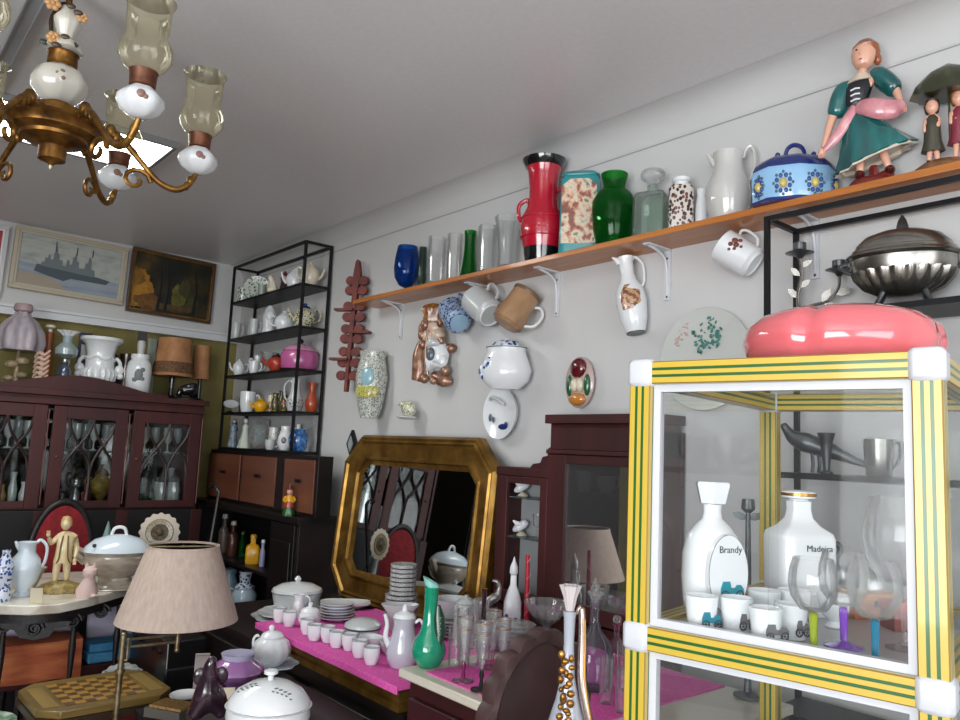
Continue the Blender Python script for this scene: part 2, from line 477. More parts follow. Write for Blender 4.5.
# cable duct on the ceiling
m = MB(); m.B(-2.92, XR, -1.712, -1.68, ZC - .012, ZC - .0005); m.B(-2.92, XR, -1.716, -1.712, ZC - .018, ZC - .0005); m.B(-2.92, XR, -1.68, -1.676, ZC - .018, ZC - .0005)
struct('trim_4', m, mat('grey_duct', '#9d9ea2', .5))

# light: day through the two windows, one lit panel on the ceiling
def area(name, loc, rot, sx, sy, e, col):
    l = bpy.data.lights.new(name, 'AREA'); l.shape = 'RECTANGLE'; l.size = sx; l.size_y = sy; l.energy = e; l.color = col
    o = bpy.data.objects.new(name, l); COL.objects.link(o); o.location = loc; o.rotation_euler = rot
    return o
area('daylight_right', (XR - .02, -2.5, 1.5), (0, PI / 2 + .45, 0), 1.5, 2.7, 72, (.97, .98, 1))
area('daylight_front', (.7, YF + .02, 1.4), (PI / 2 + .62, 0, 0), 2.7, 1.7, 190, (.97, .98, 1))
w = bpy.data.worlds.new('world'); scn.world = w; w.use_nodes = True
w.node_tree.nodes['Background'].inputs[0].default_value = (.75, .85, 1, 1)
w.node_tree.nodes['Background'].inputs[1].default_value = .8

t = thing('ceiling_light', 'long glowing white light panel on the ceiling behind the chandelier', 'ceiling light', (-3.145, -1.66, ZC))
m = MB(); m.B(-.2, .2, -.6, -.585, -.026, -.001); m.B(-.2, .2, .57, .585, -.026, -.001); m.B(-.2, -.185, -.585, .57, -.026, -.001); m.B(.185, .2, -.585, .57, -.026, -.001); m.B(-.185, .185, -.585, .57, -.008, -.001)
m.build('light_frame', mat('light_frame_grey', '#7c7d80', .5), t)
m = MB(); m.B(-.183, .183, -.583, .568, -.022, -.010); m.build('diffuser', mat('glowing_diffuser', '#f5f8f4', .5, emit=18.), t)
# ================================================================ pine shelf and what stands on it
SZ0, SZB, SZ = 2.088, 2.107, 2.1075
m = MB(); m.B(-3.14, -.30, -.15, -.001, SZ0, SZB)
shelf = tag(m.build('wall_shelf', PINE, None, .002), 'long varnished pine board running along the back wall', 'shelf')
BW = mat('white_bracket_paint', '#c9ccd0', .4)
for x, lb in ((-2.94, 'white shelf bracket nearest the left end of the pine board'), (-2.335, 'white shelf bracket behind the hanging blue mug'),
              (-1.94, 'white shelf bracket under the crimson vase'), (-1.455, 'white shelf bracket between the portrait jug and the rose mug'),
              (-.975, 'white shelf bracket above the leafy pewter candelabra')):
    m = MB(); m.B(-.012, .012, -.118, -.001, -.006, -.0005); m.B(-.012, .012, -.007, -.001, -.165, -.006)
    m.T([(0, -.1, -.006), (0, -.045, -.018), (0, -.012, -.05), (0, -.006, -.15)], .0045, 6, smooth=3)
    o = m.build('shelf_bracket', BW); o.location = (x, 0, SZ0)
    for z in (-.03, -.155):
        q = MB(); q.L([(.004, 0), (.002, .002)], 8); c = q.build('screw', PEWTERD, o); c.location = (0, -.0072, z); c.rotation_euler = (PI / 2, 0, 0)
    tag(o, lb, 'shelf bracket', 'shelf brackets')

def SH(px, py, y=-.07):
    p = ony(px, py, y); return Vector((p.x, y, SZ))
def tall(o, px, py, H):
    # stretch upright so that H local pixels reach the height seen at (px, py)
    y = o.location.y; q = ony(px, py, y); s_ = kk(Vector(o.location))
    o.scale = (1, 1, (q.z - SZ) / (H * s_)); return o

tall(ware('goblet', 'cobalt blue balloon goblet standing at the left end of the shelf', 'goblet', SH(405.5, 286), [
    ('bowl', BLUEG, lambda m: m.L([(1.2, 5), (7, 7), (11.5, 13), (12.7, 20), (12, 28), (9.8, 38)], th=.8)),
    ('stem', CLEAR, lambda m: m.L([(7, 0), (6.5, .8), (1.5, 1.6), (1.1, 3), (1.2, 5)])),
]), 405, 247.5, 38)
tall(ware('stem_vase', 'slim dark green glass vase between the blue goblet and clear cylinders', 'vase', SH(421.5, 283, -.06), [
    ('vase_body', glass('bottle_green_glass', '#5fa088', '#1a4a3a', .7), lambda m: m.L([(3.6, 4), (4.6, 9), (4.2, 20), (3.6, 36)], th=.6)),
    ('stem', glass('bottle_green_foot', '#3a6f5c', '#123528', .7), lambda m: m.L([(4, 0), (3.6, .8), (1.2, 1.6), (2.2, 3), (1.3, 4)])),
]), 421, 248, 36)
tall(ware('cylinder_glass', 'wider of the two plain clear cylinder glasses on the shelf', 'glass', SH(435.3, 281.5), [('glass', CLEAR, lambda m: m.L([(9, 0), (9.2, 4), (9.2, 43)], th=1))]), 435, 238.5, 43)
tall(ware('cylinder_glass', 'clear cylinder glass beside the green swung vase', 'glass', SH(453.5, 277.5), [('glass', CLEAR, lambda m: m.L([(7.6, 0), (7.8, 4), (8, 42)], th=1))]), 453, 235.5, 42)
tall(ware('swung_vase', 'emerald green ribbed swung glass vase on the shelf', 'vase', SH(468.5, 274), [('vase', GREENG, lambda m: m.L([(8.6, 0), (8.4, 4), (6.6, 14), (5.4, 26), (5.2, 34), (6, 41)], th=1, fl=(9, .05)))]), 468, 232, 41)
tall(ware('ribbed_glass', 'clear ribbed glass vase right of the green swung vase', 'vase', SH(486.5, 270), [('glass', CRYSTAL, lambda m: m.L([(8.5, 0), (8, 5), (8.3, 20), (9.5, 42)], th=1, fl=(12, .04)))]), 487, 227, 42)
tall(ware('crystal_vase', 'flared cut crystal vase left of the crimson vase', 'vase', SH(507, 264), [('vase', CRYSTAL, lambda m: m.L([(9, 0), (9, 5), (8.6, 14), (10, 28), (13.5, 44)], th=1.2, fl=(10, .07)))]), 507, 218, 44)

# crimson vase
tall(ware('floor_vase', 'tall crimson vase with black flared rim and black foot', 'vase', SH(541, 258, -.093), [
    ('vase_body', REDC, lambda m: m.L([(18.2, 12), (20.5, 20), (22.3, 30), (21.5, 40), (16.5, 50), (14.6, 60), (14.4, 70), (16, 84), (19, 92)], th=1.2)),
    ('rim', BLACKC, lambda m: m.L([(18.6, 89), (21.8, 94), (22.4, 96.5), (20, 97.5), (16.5, 96), (15.5, 90)])),
    ('foot', BLACKC, lambda m: m.L([(16, 0), (16.8, 3), (18.3, 12.2), (17, 12.4)])),
    ('handle', REDC, lambda m: m.H(20.5, 38, 66, 4, 2.1, 1, x1=14.5)),
    ('handle', REDC, lambda m: m.H(20.5, 36, 56, 3.5, 2.1, -1, x1=14.5)),
    ('raised_ring', REDC, lambda m: [m.T([(21.6 * math.cos(a), 21.6 * math.sin(a), h) for a in (2 * PI * i / 26 for i in range(26))], .7, 6, True) for h in (22, 29, 40)]),
]), 541, 161, 97.5)
SCENE = noisy('painted_country_scene', [(.28, '#3f4a36'), (.42, '#8f3f35'), (.5, '#cfa98a'), (.58, '#d8cdb8'), (.7, '#55603f'), (.8, '#c79a4a')], 34, rough=.35, coat=.4, detail=4)
TEALC = mat('teal_glaze', '#2c8b90', .25, coat=.5)
tall(ware('painted_jar', 'square painted jar with teal edges between crimson and green vases', 'jar', SH(579, 251, -.07), [
    ('jar_body', TEALC, lambda m: m.L([(19, 0), (20, 2), (19.5, 66), (17, 70)], 32, ex=1, ey=.55, sq=4)),
    ('painted_panel', SCENE, lambda m: m.X([(-17, 9), (17, 9), (17.5, 60), (9, 66), (-9, 66), (-17.5, 60)], -11.4, -10.2)),
    ('lid', TEALC, lambda m: m.L([(18.5, 69.8), (19.5, 71), (15, 74), (5, 76)], 32, ey=.55, sq=3)),
], rz=RZ - .25), 579, 172, 76)
tall(ware('urn_vase', 'round bright green glass vase with flared neck', 'vase', SH(613, 241, -.078), [('vase', GREENG, lambda m: m.L([(15, 0), (16.5, 2), (20.5, 16), (22, 32), (21.5, 40), (17, 47), (11.5, 51), (11, 54), (13.2, 62), (13.5, 64)], 36, th=1.3))]), 613, 175, 64)
tall(ware('decanter', 'square clear glass decanter with block stopper on the shelf', 'decanter', SH(652, 229), [
    ('bottle', glass('frosty_glass', '#f0f6f2', '#b3c2ba', .6), lambda m: m.L([(16, 0), (16.5, 2), (16.5, 34), (14, 38), (5, 41), (4.6, 46)], 32, th=1.2, sq=6)),
    ('stopper', CRYSTAL, lambda m: m.L([(4, 46), (4.4, 48), (12, 52), (13, 56), (10, 59)], 8)),
], rz=RZ - .5), 652, 171, 59)
tall(ware('spice_jar', 'brown flowered ceramic canister with white lid on the shelf', 'jar', SH(681, 221.5), [
    ('jar_body', BROWNF, lambda m: m.L([(12, 0), (12.6, 2), (12.4, 34), (10, 37)], 30, sq=3)),
    ('lid', WHITE, lambda m: m.L([(7, 37), (7.2, 40), (9, 41), (9.2, 43.5), (5, 45)])),
]), 682, 177, 45)
tall(ware('small_jug', 'small white jug tucked between the canister and the pale pitcher', 'jug', SH(701.5, 217, -.05), [
    ('jug_body', WHITE, lambda m: m.L([(5, 0), (6.4, 5), (6.2, 16), (4.6, 24), (5.2, 29)], th=.7)), ('handle', WHITE, lambda m: m.H(5.8, 8, 24, 3.5, .9, 1))]), 700, 190, 29)
PEARL = mat('pearly_opaline', '#c3c3bf', .15, coat=.9)
tall(ware('pitcher', 'pale opaline pitcher with tall looped handle on the shelf', 'pitcher', SH(728, 213, -.074), [
    ('pitcher_body', PEARL, lambda m: m.L([(15, 0), (16, 2), (21, 14), (22.3, 24), (20.5, 34), (15.5, 44), (13.6, 52), (15, 61)], 36, th=1.1)),
    ('spout', PEARL, lambda m: m.T([(-12, 0, 50), (-16, 0, 56), (-20.5, 0, 62)], [3.2, 3, 1.4], 9)),
    ('handle', PEARL, lambda m: m.T([(14, 0, 56), (17, 0, 64), (21.5, 0, 66), (25, 0, 58), (24, 0, 44), (18, 0, 33)], [1.5, 1.6, 1.7, 1.6, 1.5, 1.3], 8, smooth=4)),
]), 728, 148, 66)
BLOSSOM = [mat('yellow_blossom', '#c3b064', .3, coat=.5), mat('blue_blossom', '#2a4788', .3, coat=.5), mat('green_blossom_leaf', '#40604f', .3, coat=.5)]
def blossom(m, a):
    # one painted flower on a facet of the octagonal box: a yellow heart, blue petals and green leaves
    c, s_ = math.cos(a), math.sin(a); R_ = 38.3
    for mi, rad, n_, q in ((0, 0, 1, 4.2), (1, 6.8, 8, 2), (2, 9.4, 8, 1.3)):
        m.m(mi)
        for i in range(n_):
            t = 2 * PI * i / n_ + mi * .39
            u, v = rad * math.cos(t), 13.5 + rad * math.sin(t) * .95
            # tangent of the flattened facet
            x, y = R_ * c - u * s_, (R_ * s_ + u * c) * .62
            m.S(x, y, v, q, q * .75, q, 8)
    m.m(0)
tall(ware('lidded_box', 'oval blue lidded box painted with yellow blossoms on the shelf', 'box', SH(794.5, 196, -.088), [
    ('box_body', mat('pale_blue_glaze_box', '#8fbbe0', .2, coat=.6), lambda m: m.L([(38, 1), (40, 3), (41, 24), (39, 28)], 8, ey=.62)),
    ('base_rim', NAVY, lambda m: m.L([(39, 0), (41.2, .5), (40.5, 3)], 8, ey=.62)),
    *[('blossom', BLOSSOM, lambda m, a=a: blossom(m, a)) for a in (-2.75, -1.963, -1.178, -.393)],
    ('lid', NAVY, lambda m: m.L([(40, 28), (38, 32), (31, 37), (20, 39.5), (4, 40)], 8, ey=.62)),
    ('knob', NAVY, lambda m: [m.T([(-10, -4, 38), (-7, -4, 46), (0, -4, 49), (7, -4, 46), (10, -4, 38)], 2, 7, smooth=3), m.S(-17, -6, 40, 2.6), m.S(17, -6, 40, 2.6)]),
], rz=RZ - .39 + .2), 794, 152, 44.5)

# ---- girl figurine
def girl():
    P = SH(872, 181, -.085)
    s = kk(P)
    r = thing('girl_figurine', 'girl figurine in teal dress holding out a pink apron', 'figurine', P, facing(P))
    def mk(n, mt, f, par=r):
        m_ = MB(s); f(m_); return m_.build(n, mt, par)
    def body(m):
        pts = [(-12, 0, 72), (-13, 0, 86), (-10, 0, 98), (-8, -1, 107), (-6, -2, 114),           # 0 pelvis-top .. 4 neck top
               (-26, 0, 95), (-37, -2, 66), (-44, -6, 41), (7, 0, 104), (22, -3, 88), (27, -9, 72),
               (-9, 0, 50), (-11, 0, 28), (-10, -1, 15), (-6, 0, 50), (10, 0, 34), (15, -1, 17)]
        ed = [(0, 1), (1, 2), (2, 3), (3, 4), (2, 5), (5, 6), (6, 7), (2, 8), (8, 9), (9, 10), (0, 11), (11, 12), (12, 13), (0, 14), (14, 15), (15, 16)]
        rd = [9, 9.5, 9, 4.6, 4.4, 5.5, 4.6, 3, 5.5, 4.6, 3, 6, 5, 3.6, 6, 5, 3.6]
        m.skin(pts, ed, rd)
        m.loft([(-5.5, -1, 111, 3, 3, 0, 1, 0), (-6, -3, 114, 8, 8, 0, 1, 0), (-6, -3, 119, 10.5, 10, 0, 1, 0), (-5.5, -2, 126, 12, 11.5, 0, 1, 0), (-5, -1.5, 132, 11, 11, 0, 1, 0), (-4, -1, 137, 6, 6, 0, 1, 0)])
        m.S(-8.5, -12.6, 123, 1.6, 1.8, 1.8, 8)                                         # nose
        m.S(5.8, -1, 124, 1.6, 2.2, 2.8, 8)                                             # ear
        for (hx, hy, hz, sd) in ((-45.5, -6.5, 38, -1), (28.5, -9.5, 69, 1)):
            m.S(hx, hy, hz, 3.2, 2.6, 3.8, 10)
            for i in range(4): m.T([(hx - 2.2 + i * 1.5, hy - 1.6, hz - 2), (hx - 2.6 + i * 1.7, hy - 2.8, hz - 4.4 - (i % 2) * .6), (hx - 2.2 + i * 1.5, hy - 1, hz - 5.6)], .8, 6)
            m.T([(hx - sd * 2.4, hy - 1, hz + .5), (hx - sd * 3.8, hy - 2.2, hz - 2.2)], .9, 6)
    mk('body', SKIN, body)
    mk('hair', mat('auburn_hair', '#96502b', .35, coat=.3), lambda m: [m.loft([(-3.5, 2, 121, 11.5, 9.5, 0, 5, .03), (-3.6, 1.2, 127, 13.2, 12.2, 0, 6, .02), (-4.2, -.9, 132, 12.4, 12.4, .06, 5, .03), (-3.5, .5, 138, 7.5, 7.5, 0, 5, .03), (-3, .5, 140, 2, 2, 0, 1, 0)]),
        m.S(7, 3.5, 121, 4, 5, 5.5, 10)])
    f_ = MB(s)
    for ex in (-12, -4.5): f_.S(ex, -12.4, 126.5, 1.15, .7, .8, 8)
    f_.build('eye', INK, r)
    mk('mouth', mat('painted_lip', '#a8433f', .4), lambda m: m.S(-8.4, -12, 117.6, 1.9, .6, .7, 8))
    TEALD = noisy('teal_dress_glaze', [(.3, '#0e3f42'), (.6, '#1d6362'), (.85, '#3a8580')], 22, (1, 1, .3), .22, coat=.6)
    mk('skirt', TEALD, lambda m: m.loft([(-13, 0, 78, 11, 9, 0, 8, .02), (-12, 0, 70, 15, 12, 0, 9, .03), (-5, 0, 52, 23, 16, .12, 9, .05), (0, 0, 40, 29, 18, .25, 9, .07), (3, 0, 28, 36, 20, .34, 9, .08), (3, 0, 27, 33, 18, .34, 9, .08), (-4, 0, 50, 18, 12, .15, 9, .05)]))
    mk('petticoat', mat('cream_hem', '#c9bfae', .35, coat=.4), lambda m: m.loft([(3, 0, 29, 33.5, 18.5, .34, 9, .08), (3.2, 0, 25.5, 34, 18.8, .34, 12, .1), (3, 0, 26, 30, 16, .34, 9, .08), (2, 0, 33, 28, 16, .3, 9, .08)]))
    mk('bodice', mat('black_bodice', '#14161c', .25, coat=.5), lambda m: m.loft([(-13, 0, 75, 12, 9.5, 0, 1, 0), (-13.5, -.5, 84, 12.5, 10.5, 0, 1, 0), (-11.5, -.5, 94, 14, 10.8, .08, 1, 0), (-9.5, 0, 101, 12, 9, .1, 1, 0)]))
    mk('lacing', WHITE, lambda m: [m.T([(-18, -10.2, h), (-13.6, -12, h + .8), (-9.5, -10.8, h + 1)], .8, 6) for h in (80, 85, 90)] and None)
    mk('collar', mat('cream_collar', '#cdbfa9', .35, coat=.3), lambda m: m.loft([(-10, -1, 99, 14, 10.5, .1, 7, .04), (-9, -1, 104, 9.5, 8, .1, 7, .05), (-8.4, -1, 107, 6.5, 6.2, .1, 6, .04), (-8.6, -1, 103, 6, 5.6, .1, 1, 0)]))
    for nm, pts_, rd_ in (('sleeve', [(-17, 0, 98), (-25, 0, 94), (-29, -.5, 85), (-32, -1, 75), (-33, -1, 71)], [6, 9, 9.5, 8.5, 5.4]), ('sleeve', [(0, 0, 103), (8, 0, 103), (15, -1, 96), (21, -2.4, 89), (23.5, -3.4, 86)], [6, 9, 9.5, 8.5, 5.4])):
        mk(nm, TEALD, lambda m, a=pts_, b=rd_: m.T(a, b, 14, smooth=4))
    APR = noisy('rose_apron_glaze', [(.3, '#b06a74'), (.6, '#cf8f95'), (.85, '#e0b3b4')], 26, rough=.25, coat=.5)
    mk('apron', APR, lambda m: [m.T([(-14, -11, 74), (-22, -11, 62), (-32, -9.5, 49), (-43, -8, 39)], [4, 5.2, 5, 2.4], 10, smooth=4, flat=.5),
        m.T([(-12, -12, 72), (-4, -15, 71), (8, -16.5, 67), (20, -14.5, 66), (29, -11.5, 71)], [5, 8, 9.5, 8.5, 4], 12, smooth=4, flat=.55)] and None)
    SHOE = mat('maroon_shoe', '#4a1412', .3, coat=.5)
    mk('shoe', SHOE, lambda m: m.S(-11, -4, 13.2, 5, 8, 4, 10)); mk('shoe', SHOE, lambda m: m.S(16, -4, 14.8, 5, 8, 4, 10))
    mk('plinth', mat('maroon_plinth', '#6d1f1a', .3, coat=.6), lambda m: [m.L([(20, 0), (22, 1), (20.5, 7), (17, 10), (8, 11.5)], 10, ex=1, ey=.62), m.L([(9, 8), (8, 13), (5, 15)], 12, x=12, ex=1, ey=.8), m.L([(6, 9), (4.5, 18), (4, 22)], 8, x=2, y=3)] and None)
    return r
tall(girl(), 867, 40, 140)
# ---- two children under an umbrella
def kids():
    P = SH(944, 168.5, -.07); s = kk(P)
    r = thing('umbrella_figurine', 'painted figurine of two children huddled under a dark umbrella', 'figurine', P, facing(P))
    def mk(n, mt, f):
        m_ = MB(s); f(m_); return m_.build(n, mt, r)
    mk('mound', noisy('brown_mound_glaze', [(.3, '#5f3d22'), (.7, '#8a5e38')], 30, rough=.3, coat=.5), lambda m: m.L([(26, 0), (29, 1.5), (26, 8), (16, 14), (5, 16)], 20, ey=.55))
    CAN = noisy('dark_olive_umbrella', [(.3, '#1a1d12'), (.6, '#333720'), (.85, '#59603f')], 24, rough=.3, coat=.5)
    mk('umbrella', CAN, lambda m: [m.loft([(6, 0, 74, 33, 20, 0, 8, .07), (6, 0, 86, 28, 17, 0, 8, .05), (6, 0, 95, 19, 12, 0, 8, .04), (6, 0, 100, 8, 5, 0, 8, .02), (6, 0, 103, 1, 1, 0, 1, 0)]), m.T([(6, 1, 30), (6, 1, 84)], 1.2, 7)] and None)
    def child(x, top, coat, leg, hair, arm):
        z = top
        mk('body', SKIN, lambda m: [m.skin([(x, 0, z - 40), (x, 0, z - 26), (x, 0, z - 17), (x, -.5, z - 11), (x - 6, -1, z - 20), (x - 7, -3, z - 30), (x + 6, -1, z - 20), (x + 4 * arm, -5, z - 27), (x - 3, 0, z - 48), (x - 4, -1, 14), (x + 3, 0, z - 48), (x + 4, -1, 14)],
            [(0, 1), (1, 2), (2, 3), (2, 4), (4, 5), (2, 6), (6, 7), (0, 8), (8, 9), (0, 10), (10, 11)], [5, 6, 5.5, 2.6, 3, 2, 3, 2, 3, 2.4, 3, 2.4]), m.S(x, -1, z - 6, 6, 5.8, 7, 12), m.S(x - 1, -6.6, z - 7, 1, 1.1, 1.1, 6)] and None)
        mk('coat', coat, lambda m: m.loft([(x, 0, z - 48, 10.5, 7.5, 0, 6, .05), (x, 0, z - 38, 8, 6.6, 0, 6, .03), (x, 0, z - 27, 7.6, 6.6, 0, 1, 0), (x, 0, z - 18, 7.4, 6, 0, 1, 0), (x, 0, z - 14, 3.6, 3.6, 0, 1, 0)]))
        mk('hair', hair, lambda m: m.loft([(x, 2, z - 11, 6, 4.5, 0, 1, 0), (x, 1.4, z - 5, 7, 6, 0, 6, .04), (x, .5, z, 6, 6, 0, 5, .04), (x, .5, z + 2, 2, 2, 0, 1, 0)]))
        mk('shoe', BLACKC, lambda m: m.S(x - 4, -3, 13, 2.4, 4, 2.4, 8)); mk('shoe', BLACKC, lambda m: m.S(x + 4, -3, 13, 2.4, 4, 2.4, 8))
    child(-9, 71, mat('olive_coat', '#3b3a2c', .3, coat=.4), SKIN, mat('dark_hair', '#3a2418', .4), 1)
    child(14, 75, mat('wine_red_coat', '#7b2a3a', .3, coat=.4), SKIN, mat('ginger_hair', '#a8622b', .4), -1)
    return r
tall(kids(), 944, 64, 103)
# ================================================================ things hung on the back wall
def HW(px, py, y=-.03):
    p = ony(px, py, y); return p

# rust-red carved ornament
P = ony(354, 330, -.062); s = kk(P)
m = MB(s)
def bar(z): return -4.1 + (z + 62) * .042
m.X([(-5.6, -62), (-2.6, -62), (2.2, 40), (4.2, 55), (1.8, 70), (.2, 72), (-1.6, 69), (-3.6, 55), (-3.4, 40)], -3, 3)
for i, z in enumerate((50, 40, 24, 13, 1, -9, -22, -33, -46)):
    for sd in (-1, 1):
        m.at(bar(z) + sd * 7.2, 0, z, PI / 2); m.L([(4.6, -2.6), (5, 0), (4.6, 2.6)], 16); m.off()
    m.X([(bar(z) - 7, z + 2), (bar(z) + 7, z + 2), (bar(z) + 5, z - 4), (bar(z) - 5, z - 4)], -2.2, 2.2)
for z, sd in ((20, -1), (-3, 1), (-30, -1)):
    m.B(bar(z) + (0 if sd > 0 else -20), bar(z) + (20 if sd > 0 else 0), -6, 2, z - 1, z + 1.4)
o = m.build('hanging_carving', TERRA); o.location = P; o.rotation_euler = (0, 0, .6)
tag(o, 'rust red carved wall bracket with scalloped lobes beside the black rack', 'wall ornament')

def plate_parts(r_, dec=None, rimc=WHITE):
    return [('plate_body', rimc, lambda m: (m.at(0, 0, 0, PI / 2), m.L([(r_ * .55, 0), (r_ * .6, 1.2), (r_, 5), (r_ * .99, 6), (r_ * .6, 2.8), (.01, 2.2)], 40), m.off()) and None)]

# tall mosaic wall pocket
ware('hanging_wall_pocket', 'speckled grey wall pocket with pale blue medallion', 'wall vase', HW(375, 419, -.022), [
    ('pocket_body', MOSAIC, lambda m: m.L([(9, 0), (13, 14), (16.5, 40), (14.5, 52), (12.5, 60), (14, 66), (11, 66)], 30, ey=.85, y=-13)),
    ('medallion', mat('pale_blue_glaze', '#8fb3bd', .25, coat=.5), lambda m: m.S(1, -25, 40, 7.5, 2.4, 9.5)),
    ('yellow_sprig', spotted('yellow_sprig', '#a8a452', ['#d6c63c', '#5f6f3a', '#cfcfb0'], 160, .45), lambda m: m.loft([(1, -23, 20, 10, 5, 0, 5, .1), (1, -24, 26, 12, 5, 0, 5, .1), (1, -24, 31, 9, 4, 0, 5, .1)])),
], rz=.55)
ware('hanging_bird', 'tiny yellow and green dotted pottery bird below the copper ornament', 'wall ornament', HW(413, 418, -.03), [
    ('bird_body', spotted('dotted_bird', '#cfd0c2', ['#6f8f3c', '#c9b23a', '#4a5a4a'], 140, .42), lambda m: [m.S(2, -7, 8, 9.5, 6.5, 8.5), m.S(-7, -8, 13, 4.2, 4, 4)] and None),
    ('beak', ORANGE, lambda m: m.T([(-10, -9, 13), (-14, -9.5, 12.5)], [1.5, .3], 6)),
    ('saucer', WHITE, lambda m: m.L([(6, -2), (11, 0), (10, .8), (5, -.6)], 20, y=-7)),
], rz=0)
# copper and white ornament
ware('hanging_ornament', 'copper lustre and white porcelain ornament with knobs and plumes', 'wall ornament', HW(433, 386, -.04), [
    ('amber_crown', noisy('amber_brown_glaze', [(.3, '#5a3418'), (.6, '#96602c'), (.85, '#c9a05c')], 50, rough=.3, coat=.5), lambda m: [m.L([(8, 62), (10, 66), (9, 70), (12, 76), (9, 80), (3, 82)], 24, ey=.7, y=-9, fl=(7, .12))] and None),
    *[('lustre_lump', COPPER, lambda m, q=q: m.S(*q)) for q in ((-7, -12, 60, 5, 4, 6), (9, -12, 62, 4, 4, 5), (-10, -10, 50, 5, 4, 6), (11, -11, 44, 4, 4, 5), (-8, -13, 40, 4, 4, 5), (-4, -14, 6, 5, 4, 5), (17, -12, 14, 5, 4, 5), (6, -14, 4, 4, 3, 4))],
    ('figure', mat('cream_figure', '#c2ab98', .3, coat=.4), lambda m: [m.S(1, -9, 58, 10, 6, 9), m.S(6, -10, 50, 8, 6, 7), m.S(-3, -9, 48, 8, 6, 10)] and None),
    ('shell_body', WHITE, lambda m: [m.S(6, -9, 30, 13, 7, 16), m.S(12, -12, 24, 7, 4, 8), m.S(2, -13, 22, 6, 4, 9)] and None),
    ('copper_plume', COPPER, lambda m: m.T([(-12, -8, 44), (-14, -9, 30), (-13, -9, 14), (-15, -9, 4)], [3, 6, 7, 5], 10, smooth=3, flat=.6)),
    ('copper_plume', COPPER, lambda m: m.T([(2, -8, 12), (8, -9, 7), (16, -9, 5), (23, -9, 3)], [3, 6, 7, 3], 10, smooth=3, flat=.6)),
    ('copper_knob', COPPER, lambda m: m.S(20, -8, 37, 6, 4, 5)),
    ('porcelain_petal', GREYW, lambda m: m.T([(0, -14, 14), (6, -15, 20), (14, -14, 18)], [2, 5, 2], 8, smooth=3, flat=.6)),
    ('porcelain_petal', GREYW, lambda m: m.T([(-4, -13, 38), (2, -15, 42), (10, -14, 40)], [2, 5, 2], 8, smooth=3, flat=.6)),
    ('wing', mat('pale_copper_wing', '#b98a72', .25, .5), lambda m: m.T([(-6, -9, 66), (-11, -8, 58), (-13, -8, 46)], [2, 5, 2], 10, smooth=3, flat=.5)),
    ('medallion', mat('slate_medallion', '#54606a', .3, coat=.4), lambda m: m.S(2, -16, 30, 4.5, 2.5, 7)),
    ('hanging_stem', COPPER, lambda m: m.T([(-2, -13, 68), (-3, -14, 50), (-4, -14, 30), (0, -12, 4)], 1.5, 7, smooth=3)),
], rz=.55)

def hung_mug(name, label, cat, px, py, size, r0, r1, mt, zd, yd, extra=None, hmat=None, hang=-.078):
    """mug hooked by its handle: zd = way the mouth points, yd = way the handle points (seen from the viewer)"""
    P = ony(px, py, hang)
    R = Matrix.Rotation(RZ, 3, 'Z')
    z = (R @ Vector(zd)).normalized(); y = R @ Vector(yd); y = (y - z * y.dot(z)).normalized(); x = y.cross(z)
    rot = Matrix((x, y, z)).transposed().to_euler()
    L2 = size / 2
    parts = [('mug_body', mt, lambda m: m.L([(r0 * .8, -L2), (r0 * .86, -L2 + 1.2), (r0, -L2 + 3), (r0, -L2 + size * .4), ((r0 + r1) / 2, 0), (r1, L2)], 28, th=1.1)),
             ('handle', hmat or mt, lambda m: (m.at(rz=PI / 2), m.H(r0 * .98, -L2 * .55, L2 * .62, size * .26, 1.5, 1, x1=r1 * .95), m.off()) and None)]
    if extra: parts += extra
    return ware(name, label, cat, P, parts, rot=rot)

# tip: x-rotation tips the mouth away from (+) or toward (-) the viewer; the handle sits on local +y which ends up on top
hung_mug('hanging_mug', 'blue patterned mug hanging with its pale base toward the room', 'mug', 455, 316, 30, 13.5, 14, BLUEP, (-.35, .75, .6), (0, .2, 1), [('base_disc', mat('pale_blue_base', '#8fb0c6', .3, coat=.4), lambda m: m.L([(8, -16), (9.5, -15.4), (9.5, -14.5)], 24))])
hung_mug('hanging_mug', 'white flowered mug hanging between the blue mug and tan tankard', 'mug', 483, 307, 33, 15.5, 16, GREYW, (-.5, .65, .6), (.1, .2, 1), [('base_ring', WHITE, lambda m: m.T([(11.5 * math.cos(a), 11.5 * math.sin(a), -17) for a in (2 * PI * i / 24 for i in range(24))], 1, 6, True))])
TAN = noisy('tan_stoneware', [(.3, '#8c6a4e'), (.6, '#a5825f'), (.85, '#c2a585')], 20, (1, 1, .4), .4, coat=.2)
hung_mug('hanging_tankard', 'tan stoneware tankard hanging tipped under the shelf', 'tankard', 516, 310, 38, 16.5, 14.5, TAN, (.52, .12, .85), (.9, -.1, -.4), [('rim_band', mat('brown_rim', '#6e543f', .4), lambda m: m.L([(14.6, 18), (15.4, 20), (15.2, 22), (14, 21)], 28)), ('swirl', mat('brown_swirl', '#7a5b40', .5), lambda m: m.T([(-4 + 6 * (1 - i / 18) * math.cos(i * .8), -16.9, -8 + 6 * (1 - i / 18) * math.sin(i * .8)) for i in range(18)], .8, 5))], hmat=WHITE, hang=-.092)
